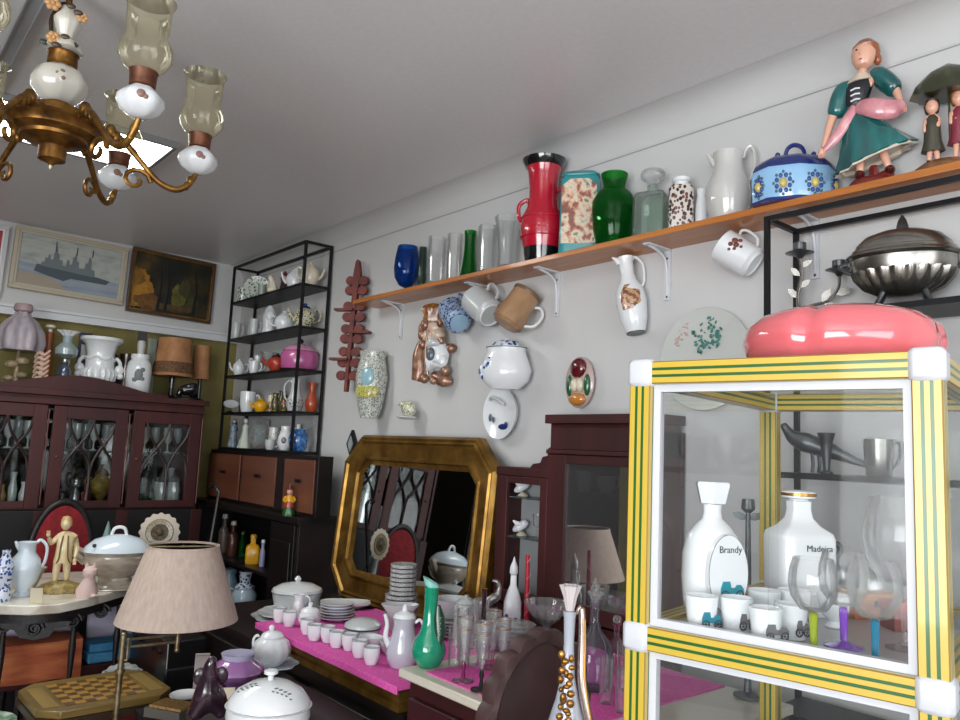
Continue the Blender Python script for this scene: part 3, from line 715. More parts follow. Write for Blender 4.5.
hung_mug('hanging_mug', 'white mug with brown rose spray hanging right of the last bracket', 'mug', 738, 254.5, 37, 16.5, 17.5, WHITE, (-.7, .42, .6), (.5, 0, .8), [('rose_spray', noisy('brown_rose_print', [(.35, '#5a2a26'), (.6, '#7d4438'), (.8, '#3c3f2e')], 200), lambda m: [m.S(math.sqrt(max(0, 16.9 ** 2 - x_ ** 2)), x_, z_, 1.2, q, q, 8) for x_, z_, q in ((1, 2, 3), (4, 6, 3.4), (-1, 7, 2.6), (7, 2, 2.4), (-3, 1, 1.8), (-6, 5, 1.7), (2, -3, 1.6))] and None), ('base_ring', WHITE, lambda m: m.T([(12.5 * math.cos(a), 12.5 * math.sin(a), -19) for a in (2 * PI * i / 24 for i in range(24))], 1, 6, True))])

# portrait jug hung on the wall
P = ony(636, 333, -.05)
ware('hanging_jug', 'tall white jug with a child portrait hanging from the shelf', 'jug', P, [
    ('jug_body', WHITE, lambda m: m.L([(9, 0), (10, 1.5), (13.5, 14), (15.5, 32), (14.5, 44), (9, 54), (7, 62), (7.5, 76), (9, 80)], 30, th=1)),
    ('portrait', noisy('child_portrait_print', [(.3, '#5a4326'), (.45, '#8a5a3f'), (.55, '#c9a48a'), (.65, '#b58a2f'), (.8, '#efe6da')], 90, rough=.3, coat=.4), lambda m: m.loft([(-3, -11.2, 22, 9, 3, 0, 1, 0), (-3, -12.8, 30, 10.2, 3.4, 0, 1, 0), (-2, -12.2, 40, 9.6, 3.4, 0, 1, 0), (-1, -10, 48, 6, 2.2, 0, 1, 0)])),
    ('spout', WHITE, lambda m: m.T([(-6, 0, 74), (-9, 0, 79), (-13, 0, 82)], [3.4, 2.6, 1], 8)),
    ('handle', WHITE, lambda m: m.H(12, 46, 77, 5, 1.4, 1, x1=7)),
    ('foot_ring', PEWTERD, lambda m: m.L([(9.4, -.6), (9.6, 0), (9.2, .8)], 24)),
], rot=(Matrix.Rotation(RZ, 4, 'Z') @ Matrix.Rotation(-.14, 4, 'Y') @ Matrix.Rotation(-.12, 4, 'X')).to_euler())

def spray(m, n, spots, seed):
    # little painted petals scattered over a few round patches
    rg = random.Random(seed)
    for i in range(n):
        x_, z_, q = spots[i % len(spots)]; t, d = rg.uniform(0, 6.28), q * rg.random() ** .5
        m.at(x_ + d * math.cos(t), -4.4, z_ + d * math.sin(t), 0, rg.uniform(0, 3.1), 0); a_ = rg.uniform(1.2, 2.6)
        m.S(0, 0, 0, a_, .45, a_ * rg.uniform(.4, .8), 6)
    m.off()
# plate with green blossoms
P = ony(707, 359, -.002)
PLG = mat('celadon_white_plate', '#c3c6c1', .2, coat=.6)
GSPR = noisy('green_spray_print', [(.35, '#1d5a52'), (.55, '#3f8577'), (.75, '#14423f')], 130, rough=.3, coat=.4)
ware('hanging_plate', 'big pale wall plate painted with a green flower spray', 'plate', P, plate_parts(52, None, PLG) + [
    ('flower_spray', GSPR, lambda m: spray(m, 70, ((7, 36, 7), (3, 30, 9), (12, 27, 9), (5, 20, 10), (15, 20, 6), (-8, 20, 6), (-2, 13, 6), (10, 12, 5), (-6, 8, 3), (-14, 27, 2)), 4)),
    ('pink_spray', mat('faded_pink_print', '#b8a09b', .35, coat=.3), lambda m: spray(m, 18, ((-27, 27, 6), (-33, 20, 5), (-22, 34, 4)), 5)),
], rz=0)
# blue flowered jug and dish
P = ony(509, 391, -.028)
ware('hanging_pot', 'white and blue flowered half pot hanging above the oval dish', 'wall vase', P, [
    ('pot_body', WHITE, lambda m: m.L([(14, 0), (23, 8), (26, 18), (22, 30), (19, 38), (20, 42), (16, 42)], 32, ey=.7, y=-18)),
    ('blue_spray', BLUEF, lambda m: [m.S(-12, -29, 22, 9, 3.4, 9), m.S(-19, -24, 17, 7, 4, 9)] and None),
    ('lid', BLUEF, lambda m: m.L([(15, 42.2), (15.5, 43), (12, 47), (3, 49), (2.5, 50)], 28, ey=.7, y=-18)),
    ('rim_line', PEWTERD, lambda m: m.T([(20.2 * math.cos(a), -18 + 14.2 * math.sin(a), 41) for a in (2 * PI * i / 28 for i in range(28))], .5, 5, True)),
], rz=.6)
P = ony(505, 413, -.014)
ware('hanging_dish', 'white oval dish with a cobalt mark hanging below the blue pot', 'dish', P, [
    ('dish_body', WHITE, lambda m: (m.at(0, 0, 0, PI / 2), m.L([(13, -1), (20, 1), (23, 6), (24.5, 8), (22.5, 7), (12, 2.4), (.01, 1.5)], 36, ey=1.08), m.off()) and None),
    ('cobalt_mark', NAVY, lambda m: [m.S(3, -5.2, -14, 7, 1, 3, 10), m.S(8, -5.6, -12, 3, 1, 3, 8)] and None),
    ('leaf_mark', mat('grey_leaf_print', '#555c6e', .4), lambda m: [m.S(-15, -6.4, -5, 2.4, .9, 4, 8), m.S(-11, -5.4, -7, 1.6, .9, 3, 8)] and None),
    ('handle', GREYW, lambda m: m.T([(-15, -7, 13), (-8, -12, 15), (0, -12, 13), (6, -7, 8)], 1.6, 7, smooth=3)),
], rz=0)
# hooded face plaque
GSIDE = mat('bottle_green_glaze', '#1f5a35', .2, coat=.7)
P = ony(583.5, 383, -.004)
ware('hanging_plaque', 'oval glazed plaque of a red hooded head with green sides', 'wall ornament', P, [
    ('plaque_body', mat('pink_grey_glaze', '#b79e9a', .25, coat=.5), lambda m: (m.at(0, 0, 0, PI / 2), m.L([(12, 0), (17, 2), (19, 6), (16, 9), (.01, 11)], 32, ey=1.35), m.off()) and None),
    ('hood', mat('dark_red_hood', '#5a1018', .2, coat=.8), lambda m: m.S(1, -9, 14, 10.5, 6, 10.5)),
    *[('green_side', GSIDE, lambda m, x=x: m.S(x, -9, -3, 4, 3.4, 11)) for x in (-10, 13)],
    ('face', CREAM, lambda m: [m.S(-2.5, -11, -3, 4.4, 3, 6.5), m.S(5.4, -11, -3, 4.4, 3, 6.5)] and None),
    ('chin', mat('amber_glaze', '#c08038', .2, coat=.7), lambda m: m.S(1, -10, -17, 11, 5, 6.5)),
], rz=0)
# small dark diamond-shaped frame
P = ony(352.5, 444, -.008)
ware('hanging_picture', 'little dark diamond shaped frame beside the gilt mirror', 'picture', P, [
    ('frame', BLACK, lambda m: m.X([(-9, 0), (0, 14), (9, 0), (0, -14)], -2, 1)),
    ('print', mat('pale_print', '#9aa0a4', .5), lambda m: m.X([(-4.5, 0), (0, 8), (4.5, 0), (0, -8)], -3, -1.9)),
], rz=0)
# white flex with its switch
m = MB(); a = ony(348, 507, -.008); b = ony(344, 540, -.0095)
m.T([Vector((a.x - .02, -.012, a.z + .012)), a, Vector((b.x, -.008, (a.z + b.z) / 2)), b], .004, 7, smooth=4)
o = m.build('electric_cable', mat('white_flex', '#c9c7c3', .5))
q = MB(); q.B(-.009, .009, -.008, .008, -.045, 0); c = q.build('switch', WPLAST, o, .003); c.location = b
tag(o, 'white electric flex with inline switch hanging off the dark bureau', 'cord')
# ================================================================ yellow and green display case
CX0, CY0 = -.781, -.985
CX1, CY1 = CX0 + .405, CY0 + .62
CTURN = math.radians(11)

LEV = [1.558, 1.146, .734, .06]
case = thing('display_case', 'glass display case framed in yellow and green striped bars', 'display case', (CX0 - CX0 * math.cos(CTURN) + CY0 * math.sin(CTURN), CY0 - CX0 * math.sin(CTURN) - CY0 * math.cos(CTURN), 0), CTURN)
hb = .0180
us = [-1, -.48, -.2, .2, .48, 1]
def bar(axis, a, b, c, d):
    """striped bar from a to b along axis, centred on (c, d)"""
    m = MB()
    prof = []
    for k in range(4):
        ca, sa = math.cos(k * PI / 2), math.sin(k * PI / 2)
        for i, u in enumerate(us):
            p = Vector((1, u * .9)); p = Vector((p.x * ca - p.y * sa, p.x * sa + p.y * ca)) * hb
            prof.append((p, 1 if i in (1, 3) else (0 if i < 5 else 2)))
    n = len(prof)
    def P(p, t):
        return (t, c + p.x, d + p.y) if axis == 'x' else ((c + p.x, t, d + p.y) if axis == 'y' else (c + p.x, d + p.y, t))
    vs = [P(p, a) for p, _ in prof] + [P(p, b) for p, _ in prof]
    m.add(vs, [])
    for i in range(n):
        k = (i + 1) % n
        m.f.append((i, k, n + k, n + i)); m.mi.append({0: 0, 1: 1, 2: 2}[prof[i][1]])
    m.f.append(tuple(range(n))); m.mi.append(0); m.f.append(tuple(range(n, 2 * n))); m.mi.append(0)
    return m.build('frame_bar', [YEL, GRN, mat('brown_bar_edge', '#8f7430', .5)], case, ang=20)  # corner strips of the bar in a browner tone
q = .021
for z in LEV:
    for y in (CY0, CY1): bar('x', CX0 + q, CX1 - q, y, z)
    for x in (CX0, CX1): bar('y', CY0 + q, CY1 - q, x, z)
    for x in (CX0, CX1):
        for y in (CY0, CY1):
            m = MB(); h = .0225; e = .007
            oc = [(-h + e, -h), (h - e, -h), (h, -h + e), (h, h - e), (h - e, h), (-h + e, h), (-h, h - e), (-h, -h + e)]
            m.rings([[(x_ * .8, y_ * .8, -h) for x_, y_ in oc], [(x_, y_, -h + e) for x_, y_ in oc], [(x_, y_, h - e) for x_, y_ in oc], [(x_ * .8, y_ * .8, h) for x_, y_ in oc]])
            o = m.build('corner_joint', WPLAST, case, .002); o.location = (x, y, z)
for x in (CX0, CX1):
    for y in (CY0, CY1):
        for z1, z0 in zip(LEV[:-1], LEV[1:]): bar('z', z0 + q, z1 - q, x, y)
        m = MB(); m.L([(.02, 0), (.02, .038)], 16, x=x, y=y); m.build('foot', BLACKM, case)
# white trims round the front panes, the panes and the shelves
for z1, z0 in zip(LEV[:-1], LEV[1:]):
    a0, a1, b0, b1 = CX0 + hb, CX1 - hb, z0 + hb, z1 - hb; w_ = .012
    yf = CY0 - .004
    for (p0, p1, r0, r1) in ((a0, a1, b1 - w_, b1), (a0, a1, b0, b0 + w_), (a0, a0 + w_, b0 + w_, b1 - w_), (a1 - w_, a1, b0 + w_, b1 - w_)):
        m = MB(); m.B(p0, p1, yf, yf + .014, r0, r1); m.build('pane_trim', WPLAST, case)
    mid = (CX0 + CX1) / 2 + .002
    m = MB(); m.B(a0 + w_, mid + .006, CY0 + .004, CY0 + .008, b0 + w_, b1 - w_); m.build('sliding_pane', CPANE, case)
    m = MB(); m.B(mid - .006, a1 - w_, CY0 - .003, CY0 + .001, b0 + w_, b1 - w_); m.build('sliding_pane', CPANE, case)
    for x in (CX0, CX1):
        m = MB(); m.B(x - .002, x + .002, CY0 + hb, CY1 - hb, b0, b1); m.build('side_pane', CPANE, case)
    m = MB(); m.B(a0, a1, CY1 - .002, CY1 + .002, b0, b1); m.build('back_pane', CPANE, case)
SHG = mat('grey_shelf_board', '#a9abac', .3, coat=.3)
m = MB(); m.B(CX0 + hb, CX1 - hb, CY0 + hb, CY1 - hb, LEV[0] + .006, LEV[0] + .012); m.build('top_pane', CPANE, case)
m = MB(); m.B(CX0 + hb, CX1 - hb, CY0 + hb, CY1 - hb, LEV[1] + .004, LEV[1] + .012); m.build('shelf', SHG, case)
m = MB(); m.B(CX0 + hb, CX1 - hb, CY0 + hb, CY1 - hb, LEV[2] + .004, LEV[2] + .012); m.build('shelf', SHG, case)
SC = LEV[1] + .0125

# pink bowl on top
P = onz(843, 349, LEV[0] + .0235); P = Vector((-.592, -.70, LEV[0] + .0235)); s = kk(P) * .93
m = MB(s)
rs = []
for r, h in ((62, 0), (84, 3), (97, 14), (101, 28), (97, 44), (84, 56), (64, 63), (46, 64), (38, 60), (60, 52), (80, 40), (86, 26), (76, 12), (50, 6)):
    ring = []
    for j in range(72):
        a = 2 * PI * j / 72; dip = 0
        for a0 in (-2.32, -.75, .82, 2.39):
            d = math.atan2(math.sin(a - a0), math.cos(a - a0)); dip += math.exp(-(d / .085) ** 2)
        f_ = 1 - .07 * dip * min(1, h / 20); ring.append((r * f_ * math.cos(a), r * .96 * f_ * math.sin(a), h * (1 - .05 * dip)))
    rs.append(ring)
m.rings(rs)
o = m.build('bowl', ROSE); o.location = P; o.rotation_euler = (0, 0, RZ)
tag(o, 'large glossy pink lobed bowl on top of the display case', 'bowl')

# ---- inside the case, middle level
def INC(px, py): return onz(px, py, SC)
def put(px, y):
    """stand on the case shelf along the sight line at depth y"""
    # y counts in the case's own frame, before its small turn
    w_ = y
    for _ in range(5):
        p = ony(px, 560, w_); w_ = CY0 + (y - CY0) * math.cos(CTURN) + (p.x - CX0) * math.sin(CTURN) + (y - CY0) * .0
    return Vector((p.x, w_, SC))
def car(m, w):
    w *= .8
    m.m(0).X([(-w, 2.2), (-w, 5), (-w * .8, 9), (-w * .2, 9), (-.1 * w, 5.4), (w * .25, 5.4), (w * .4, 7), (w * .75, 7), (w, 4.6), (w, 2.2)], -.3, .3)
    m.m(1)
    for x in (-w * .62, w * .66):
        m.T([(x + 2.5 * math.cos(a), 0, 1.2 + 2.5 * math.sin(a)) for a in (2 * PI * i / 14 for i in range(14))], .5, 5, True)
        for a in (0, PI / 3, 2 * PI / 3): m.T([(x - 2.3 * math.cos(a), 0, 1.2 - 2.3 * math.sin(a)), (x + 2.3 * math.cos(a), 0, 1.2 + 2.3 * math.sin(a))], .2, 4)
    m.m(0)
FL = mat('bright_white_porcelain', '#eceef0', .18, coat=.7)
P = put(712, -.83); s = kk(P) * .97
b = ware('decanter', 'white porcelain flask lettered Brandy inside the display case', 'decanter', P, [
    ('flask_body', FL, lambda m: m.L([(24, 0), (26, 3), (31.5, 20), (33.5, 44), (32.5, 68), (28, 86), (19, 97), (11.5, 103), (10, 110), (10.5, 118)], 40, ey=.78)),
    ('front_panel', FL, lambda m: m.X([(24 * math.cos(a), 50 + 39 * math.sin(a)) for a in (2 * PI * i / 36 for i in range(36))], -27.3, -20)),
    ('panel_line', mat('grey_line', '#6d7478', .4), lambda m: m.T([(24 * math.cos(a), -27.2, 50 + 39 * math.sin(a)) for a in (2 * PI * i / 36 for i in range(36))], .35, 5, True)),
    ('stopper', FL, lambda m: m.L([(8, 118.4), (14, 119), (19, 139), (17.5, 141.5), (8, 142)], 6)),
    ('car_print', [mat('teal_car_ink', '#1690a0', .4), INK], lambda m: (m.at(4, -27.7, 27, sc=1.75), car(m, 10), m.off()) and None),
], rz=RZ + .36, s=s)
writing('lettering', 'Brandy', 10 * s, INK, b, (2 * s, -27.5 * s, 71 * s), (PI / 2, 0, 0))
b.scale = (.99, .99, .99)
P = put(799, -.64); s = kk(P) * .93
b = ware('decanter', 'white square shouldered bottle lettered Madeira inside the display case', 'decanter', P, [
    ('flask_body', FL, lambda m: m.L([(29, 0), (31, 3), (31.5, 80), (29.5, 86), (19, 93), (12.5, 101), (10.8, 110), (11, 119)], 40, sq=5, ey=.8)),
    ('stopper', FL, lambda m: m.L([(10, 119.3), (11, 121), (18, 123), (18, 129), (14, 131)], 24)),
    ('gold_band', GOLD, lambda m: m.L([(18.1, 124.5), (18.6, 125), (18.6, 127.6), (18.1, 128)], 24)),
], rz=RZ + .18, s=s)
writing('lettering', 'Madeira', 9.5 * s, INK, b, (8 * s, -25.6 * s, 68 * s), (PI / 2, 0, 0))
# six little cups with veteran cars
TEALCAR = mat('teal_cup_ink', '#1b7d92', .4); GREYCAR = mat('grey_cup_ink', '#6d6a6c', .5)
for px, y, lb, ink, w_ in ((702, -.93, 'white car cup nearest the left pane of the case', TEALCAR, 9), (737, -.895, 'white car cup second along the front row in the case', GREYCAR, 7),
                      (766, -.93, 'white car cup at the right end of the front row', GREYCAR, 11),
                      (764, -.80, 'white cup behind the front row and nearest the flask', GREYCAR, 7), (794, -.755, 'white cup behind the rightmost front car cup', GREYCAR, 7), (791, -.87, 'white cup half hidden where the sliding panes overlap', GREYCAR, 6)):
    ware('cup', lb, 'cup', put(px, y), [
        ('cup_body', FL, lambda m: m.L([(12, 0), (13.4, 1), (16.4, 34)], 28, th=1)),
        ('car_print', [ink, INK], lambda m, w_=w_: (m.at(2, -15.0, 7, sc=1.5), car(m, w_), m.off()) and None)], group='car cups in the display case', rz=RZ + .3)
def balloon(px, y, lb, stem, H=92, R=24, sc=1.0, name='wine_glass', cat='wine glass'):
    a = H * .42
    return ware(name, lb, cat, put(px, y), [
        ('glass_bowl', CLEAR, lambda m: m.L([(2, a), (R * .55, a + 2.5), (R * .9, a + H * .16), (R, a + H * .3), (R * .95, a + H * .44), (R * .8, H)], 32, th=.7)),
        ('stem', stem, lambda m: m.L([(4.4, 2), (3.5, 5), (3.8, a * .6), (4.6, a - 2), (2.6, a)], 14)),
        ('foot', stem, lambda m: m.L([(19, 0), (18.6, 1), (9, 3), (4.2, 6)], 28)),
    ])
balloon(813, -.935, 'wine glass with a lime green stem in the case', LIMEG)
balloon(843, -.86, 'wine glass with a violet stem in the case', PURPG)
balloon(874, -.93, 'wine glass with a turquoise stem in the case', CYANG, 100, 26)
balloon(904, -.80, 'oversized clear balloon glass beside the right post of the case', CLEAR, 150, 38, name='balloon_glass', cat='balloon glass')
ware('cup', 'small white footed cup behind the violet stemmed glass', 'cup', put(834, -.72), [('cup_body', FL, lambda m: m.L([(9, 0), (10, 1.5), (6, 6), (13, 14), (17, 32)], 26, th=1)), ('handle', FL, lambda m: m.H(14, 12, 28, 7, 1.2, -1))])
OCH = mat('orange_lacquer', '#b5642c', .3, coat=.4)
ware('trinket_box', 'orange lacquer trinket box behind the turquoise stemmed glass', 'box', put(868, -.56), [('box_body', OCH, lambda m: m.B(-26, 26, -14, 14, 0, 15)), ('lid', mat('amber_lacquer', '#c98436', .3, coat=.4), lambda m: m.B(-27, 27, -15, 15, 15.4, 24)), ('clasp', BLACK, lambda m: m.B(-5, 5, -16, -15.1, 12, 18))], rz=RZ + .2)
ware('trinket_box', 'dark red trinket box low against the right pane of the case', 'box', put(900, -.64), [('box_body', mat('dark_red_lacquer', '#7a2a22', .3, coat=.4), lambda m: m.B(-14, 10, -14, 14, 0, 20)), ('lid', REDPOT, lambda m: m.B(-15, 11, -15, 15, 20.4, 28))], rz=RZ)
# ---- lower level
SL = LEV[2] + .0125
def put2(px, y):
    q = put(px, y); return Vector((q.x, q.y, SL))
ware('glass_casket', 'clear octagonal glass casket on the lower level of the case', 'box', put2(764, -.70), [('casket_body', CRYSTAL, lambda m: m.L([(36, 0), (40, 4), (40, 50)], 8, th=2)), ('lid', CRYSTAL, lambda m: m.L([(41, 50.5), (41, 56), (31, 72), (10, 76)], 8)), ('knob', GREYW, lambda m: m.S(0, 0, 83, 7, 7, 5))])
ware('storage_jar', 'dark red lidded jar on the lower level of the case', 'jar', put2(862, -.50), [('jar_body', mat('dark_red_glaze', '#54161c', .2, coat=.6), lambda m: m.L([(34, 0), (42, 12), (44, 60), (34, 84)], 28)), ('lid', MAHOG, lambda m: m.L([(35, 84.5), (36, 90), (20, 100), (4, 104)], 28))])

# ================================================================ right-hand black rack behind the case
def rack(name, label, x0, x1, y0, y1, zb, zt, shelves, t=.012):
    r = thing(name, label, 'shelving rack', ((x0 + x1) / 2, (y0 + y1) / 2, zb))
    ox, oy, oz = r.location
    def part(n, a, b, c, d, e, f):
        m = MB(); m.B(a - ox, b - ox, c - oy, d - oy, e - oz, f - oz); return m.build(n, BLACKM, r)
    for x in (x0, x1 - t):
        for y in (y0, y1 - t): part('post', x, x + t, y, y + t, zb, zt)
    for y in (y0, y1 - t): part('rail', x0 + t, x1 - t, y, y + t, zt - t, zt)
    for x in (x0, x1 - t): part('rail', x, x + t, y0 + t, y1 - t, zt - t, zt)
    for z in shelves:
        part('shelf_board', x0 + t, x1 - t, y0, y1, z - .014, z)
    return r
RF, RR = -.205, -.042
z2 = ony(800, 473, RF).z; z3 = z2 - .28
RS2 = [1.792, z2, z3, z3 - .28, .5]
rack('shelving_rack', 'thin black iron rack behind the display case holding pewter ware', -1.012, -.16, RF, RR, 0, 2.056, RS2, .0125)
def R2(px, z, y=-.11):
    p = ony(px, 300, y); return Vector((p.x, y, z))
P = R2(904, RS2[0] + .0018); s = kk(P)
ware('tureen', 'pewter tureen with domed lid and leaf finial on the black rack', 'tureen', P, [
    ('tureen_body', PEWTER, lambda m: [m.L([(6, 12), (22, 14), (36, 21), (44, 31), (46.5, 38)], 132, ey=.72, fl=(22, .04)), m.L([(46, 37.5), (48.5, 44), (49, 50), (47, 51)], 44, ey=.72)] and None),
    ('lid', PEWTER, lambda m: m.L([(50, 51), (53, 53), (52, 55), (48, 57), (47, 60), (44.5, 61), (43, 66), (35, 74), (22, 79), (4, 80)], 44, ey=.72)),
    ('finial', PEWTERD, lambda m: [m.L([(2, 79.5), (5, 81), (4.4, 86), (3, 92), (.6, 97)], 12, fl=(4, .2))] and None),
    ('handle', PEWTERD, lambda m: m.T([(44, 0, 38), (53, 0, 45), (58, 0, 54), (50, 0, 58)], [2, 2.4, 2.2, 1.8], 8, smooth=4)),
    ('handle', PEWTERD, lambda m: m.T([(-44, 0, 38), (-53, 0, 42), (-58, 0, 47), (-50, 0, 50)], [2, 2.4, 2.2, 1.8], 8, smooth=4)),
    *[('leg', PEWTERD, lambda m, x=x, y=y: m.T([(x * .8, y * .8, 18), (x, y, 8), (x * 1.12, y * 1.12, 2.2), (x * 1.12, y * 1.12, .3)], [3.2, 2.2, 2.6, 3], 8, smooth=3)) for x, y in ((-22, -14), (22, -14), (-22, 14), (22, 14))],
])
P = R2(800, RS2[0] + .0005, -.1); s = kk(P)
def leaf(m, x, z, a, l=9):
    l *= 1.4
    m.at(x, 0, z, ry=a); m.X([(0, 0), (l * .35, l * .26), (l * .75, l * .2), (l, 0), (l * .7, -l * .2), (l * .3, -l * .2)], -.5, .5); m.off()
ware('candelabra', 'leafy pewter candelabra beside the tureen on the rack', 'candelabra', P, [
    ('base', PEWTERD, lambda m: m.L([(16, 0), (17, 2), (6, 6), (3, 12)], 20)),
    ('stem', PEWTER, lambda m: [m.T([(0, 0, 4), (-2, 0, 26), (2, 0, 48), (0, 0, 66)], [2.4, 1.8, 1.8, 1.6], 8, smooth=4), leaf(m, 0, 34, -.7), leaf(m, 0, 46, -2.3), leaf(m, 1, 55, -.6), leaf(m, -1, 24, -2.4, 10)] and None),
    ('branch', PEWTER, lambda m: [m.T([(0, 0, 10), (12, 0, 16), (26, 0, 20), (35, 0, 32), (36, 0, 44)], [2, 1.7, 1.5, 1.4, 1.6], 8, smooth=4), leaf(m, 20, 19, -1.0, 11), leaf(m, 22, 17, .5, 12), leaf(m, 32, 26, -.3, 12)] and None),
    ('candle_cup', PEWTERD, lambda m: m.L([(2, 44), (5, 48), (13, 51), (5, 52.5), (6.5, 54), (6.5, 60)], 14, x=36, th=1)),
    ('candle_cup', PEWTERD, lambda m: m.L([(2, 64), (5, 67), (14, 70), (5, 71.5), (6.5, 73), (6.5, 80)], 14, th=1)),
])
# pewter on the second board, seen through the case
def R2b(px, y=-.11): return R2(px, RS2[1] + .0005, y)
P = R2b(830, -.13) + Vector((0, 0, .002))
ware('pheasant', 'dark pewter pheasant with a long tail on the second rack board', 'ornament', P, [
    ('bird_body', PEWTERD, lambda m: m.skin([(-10, 0, 26), (-24, 0, 30), (-36, 0, 34), (-43, 0, 44), (-46, 0, 49), (4, 0, 20), (24, 0, 12), (42, 0, 5)], [(0, 1), (1, 2), (2, 3), (3, 4), (0, 5), (5, 6), (6, 7)], [10, 12, 8, 4, 4.5, 7, 4, 1.6])),
    ('beak', PEWTERD, lambda m: m.T([(-48, 0, 49), (-54, 0, 47)], [1.6, .4], 6)),
    ('leg', PEWTERD, lambda m: m.T([(-18, -3, 20), (-17, -3, 8), (-18, -4, 0)], 1.8, 7)),
    ('leg', PEWTERD, lambda m: m.T([(-12, 3, 20), (-11, 3, 8), (-12, 4, 0)], 1.8, 7)),
])
ware('trumpet_vase', 'slim pewter trumpet vase in front of the pheasant', 'vase', R2b(825, -.18), [('vase', PEWTERD, lambda m: m.L([(6, 0), (6.4, 1.5), (3, 4), (4, 14), (5.5, 30), (8.5, 41)], 20, th=.7))])
ware('tankard', 'plain pewter tankard right of the pheasant tail', 'tankard', R2b(876, -.12), [('tankard_body', PEWTER, lambda m: m.L([(10.5, 0), (11.5, 2), (13.5, 20), (14.5, 37)], 26, th=1)), ('handle', PEWTER, lambda m: m.H(12, 8, 33, 6, 1.5, 1, x1=13))])
ware('tankard', 'pewter beaker at the right end of the second rack board', 'tankard', R2b(916, -.12), [('tankard_body', PEWTERD, lambda m: m.L([(12, 0), (13, 2), (14, 20), (15, 36)], 26, th=1)), ('handle', PEWTERD, lambda m: m.H(13, 8, 30, 9, 1.5, 1))])
def R2c(px, y=-.11):
    p = ony(px, 520, y); return Vector((p.x, y, RS2[2] + .0005))
ware('swan_ornament', 'dark metal swan ornament on the third rack board', 'ornament', R2c(852), [('swan_body', PEWTERD, lambda m: m.skin([(6, 0, 16), (-8, 0, 16), (-16, 0, 22), (-16, 0, 34), (-10, 0, 44), (-14, 0, 50), (-19, 0, 48), (20, 0, 24)], [(0, 1), (1, 2), (2, 3), (3, 4), (4, 5), (5, 6), (0, 7)], [13, 12, 6, 3.4, 3, 3.6, 2, 4])), ('base', PEWTERD, lambda m: m.L([(16, 0), (16, 2), (8, 6)], 20, ey=.7))])
# pewter right behind the right post
ware('beaker', 'small pewter beaker at the right edge of the upper rack board', 'beaker', R2(985, RS2[0] + .0005), [('beaker_body', PEWTER, lambda m: m.L([(9, 0), (10, 2), (13, 34)], 24, th=1))])
# ================================================================ dark bureau in the corner, box cabinet and the tall rack above it
BZ = 1.072; BX0, BY0, BY1 = -4.66, -.235, -.01
BX1 = ony(300, 520, BY0).x
BUR = DARKW
b = thing('bureau', 'dark wood bureau with open shelves and a panelled door in the corner', 'bureau', ((BX0 + BX1) / 2, (BY0 + BY1) / 2, 0))
def bp(n, a0, a1, c0, c1, z0, z1, mt=BUR, par=None, bev=.002):
    m = MB(); o = b.location; m.B(a0 - o.x, a1 - o.x, c0 - o.y, c1 - o.y, z0, z1); return m.build(n, mt, par or b, bev)
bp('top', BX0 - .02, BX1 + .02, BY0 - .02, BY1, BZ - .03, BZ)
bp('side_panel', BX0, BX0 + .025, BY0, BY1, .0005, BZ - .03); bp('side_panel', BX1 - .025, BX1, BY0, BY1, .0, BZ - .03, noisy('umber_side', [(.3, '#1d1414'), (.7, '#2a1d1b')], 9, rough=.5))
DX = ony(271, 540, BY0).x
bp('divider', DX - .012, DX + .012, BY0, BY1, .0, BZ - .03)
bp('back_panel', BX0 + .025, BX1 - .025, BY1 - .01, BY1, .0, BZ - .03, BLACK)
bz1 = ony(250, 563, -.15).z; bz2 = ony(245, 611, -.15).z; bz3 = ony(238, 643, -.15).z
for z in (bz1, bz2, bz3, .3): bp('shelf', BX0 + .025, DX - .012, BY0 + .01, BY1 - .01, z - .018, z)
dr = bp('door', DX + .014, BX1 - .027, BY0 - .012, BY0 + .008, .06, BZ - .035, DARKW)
mx0, mx1 = DX + .04, BX1 - .05
m = MB(); o_ = b.location
m.B(mx0 - o_.x, mx1 - o_.x, BY0 - .02 - o_.y, BY0 - .0125 - o_.y, .2, BZ - .12); m.build('door_panel', DARKW, dr, .004)
m = MB(); m.S(mx1 - .03 - o_.x, BY0 - .026 - o_.y, .75, .009); m.build('knob', BRASS, dr)
def BU(px, z, y=-.15):
    p = ony(px, 560, y); return Vector((p.x, y, z + .0005))
BZT = BZ + .0005
bottle = lambda H, R, nk: [(R * .9, 0), (R, 2), (R, H * .55), (R * .8, H * .66), (nk, H * .72), (nk, H * .93), (nk * 1.3, H * .94), (nk * 1.2, H)]
def bot(px, z, lb, mt, H, R, nk, cap, y=-.15, grp='bottles in the dark bureau', sq=0):
    ware('bottle', lb, 'bottle', BU(px, z, y), [('bottle_body', mt, lambda m: m.L(bottle(H, R, nk)[:-2], 18, sq=sq)), ('cap', cap, lambda m: m.L(bottle(H, R, nk)[-2:] + [(nk, H * 1.06)], 14))], group=grp)
bot(252, bz1, 'bright yellow square bottle inside the dark bureau', YELLOWC, 27, 7, 2.6, YELLOWC, sq=4)
bot(262, bz1, 'slim bottle with a white and violet label beside the yellow bottle', mat('pale_violet_label', '#8f8fae', .4), 25, 2.8, 1.6, WHITE)
bot(231, bz1, 'red brown bottle left of the yellow one in the bureau', mat('red_brown_bottle', '#4d2a22', .3, coat=.4), 32, 5.5, 2.4, CREAM, -.13)
bot(222, bz1, 'tall dusky bottle with a pale shoulder in the bureau', mat('dusky_bottle', '#5a4f48', .35), 36, 5.5, 2.4, GREYW, -.13)
bot(241, bz1, 'small dark green bottle just left of the yellow one', GREENG, 24, 3.2, 1.5, GRN, -.11)
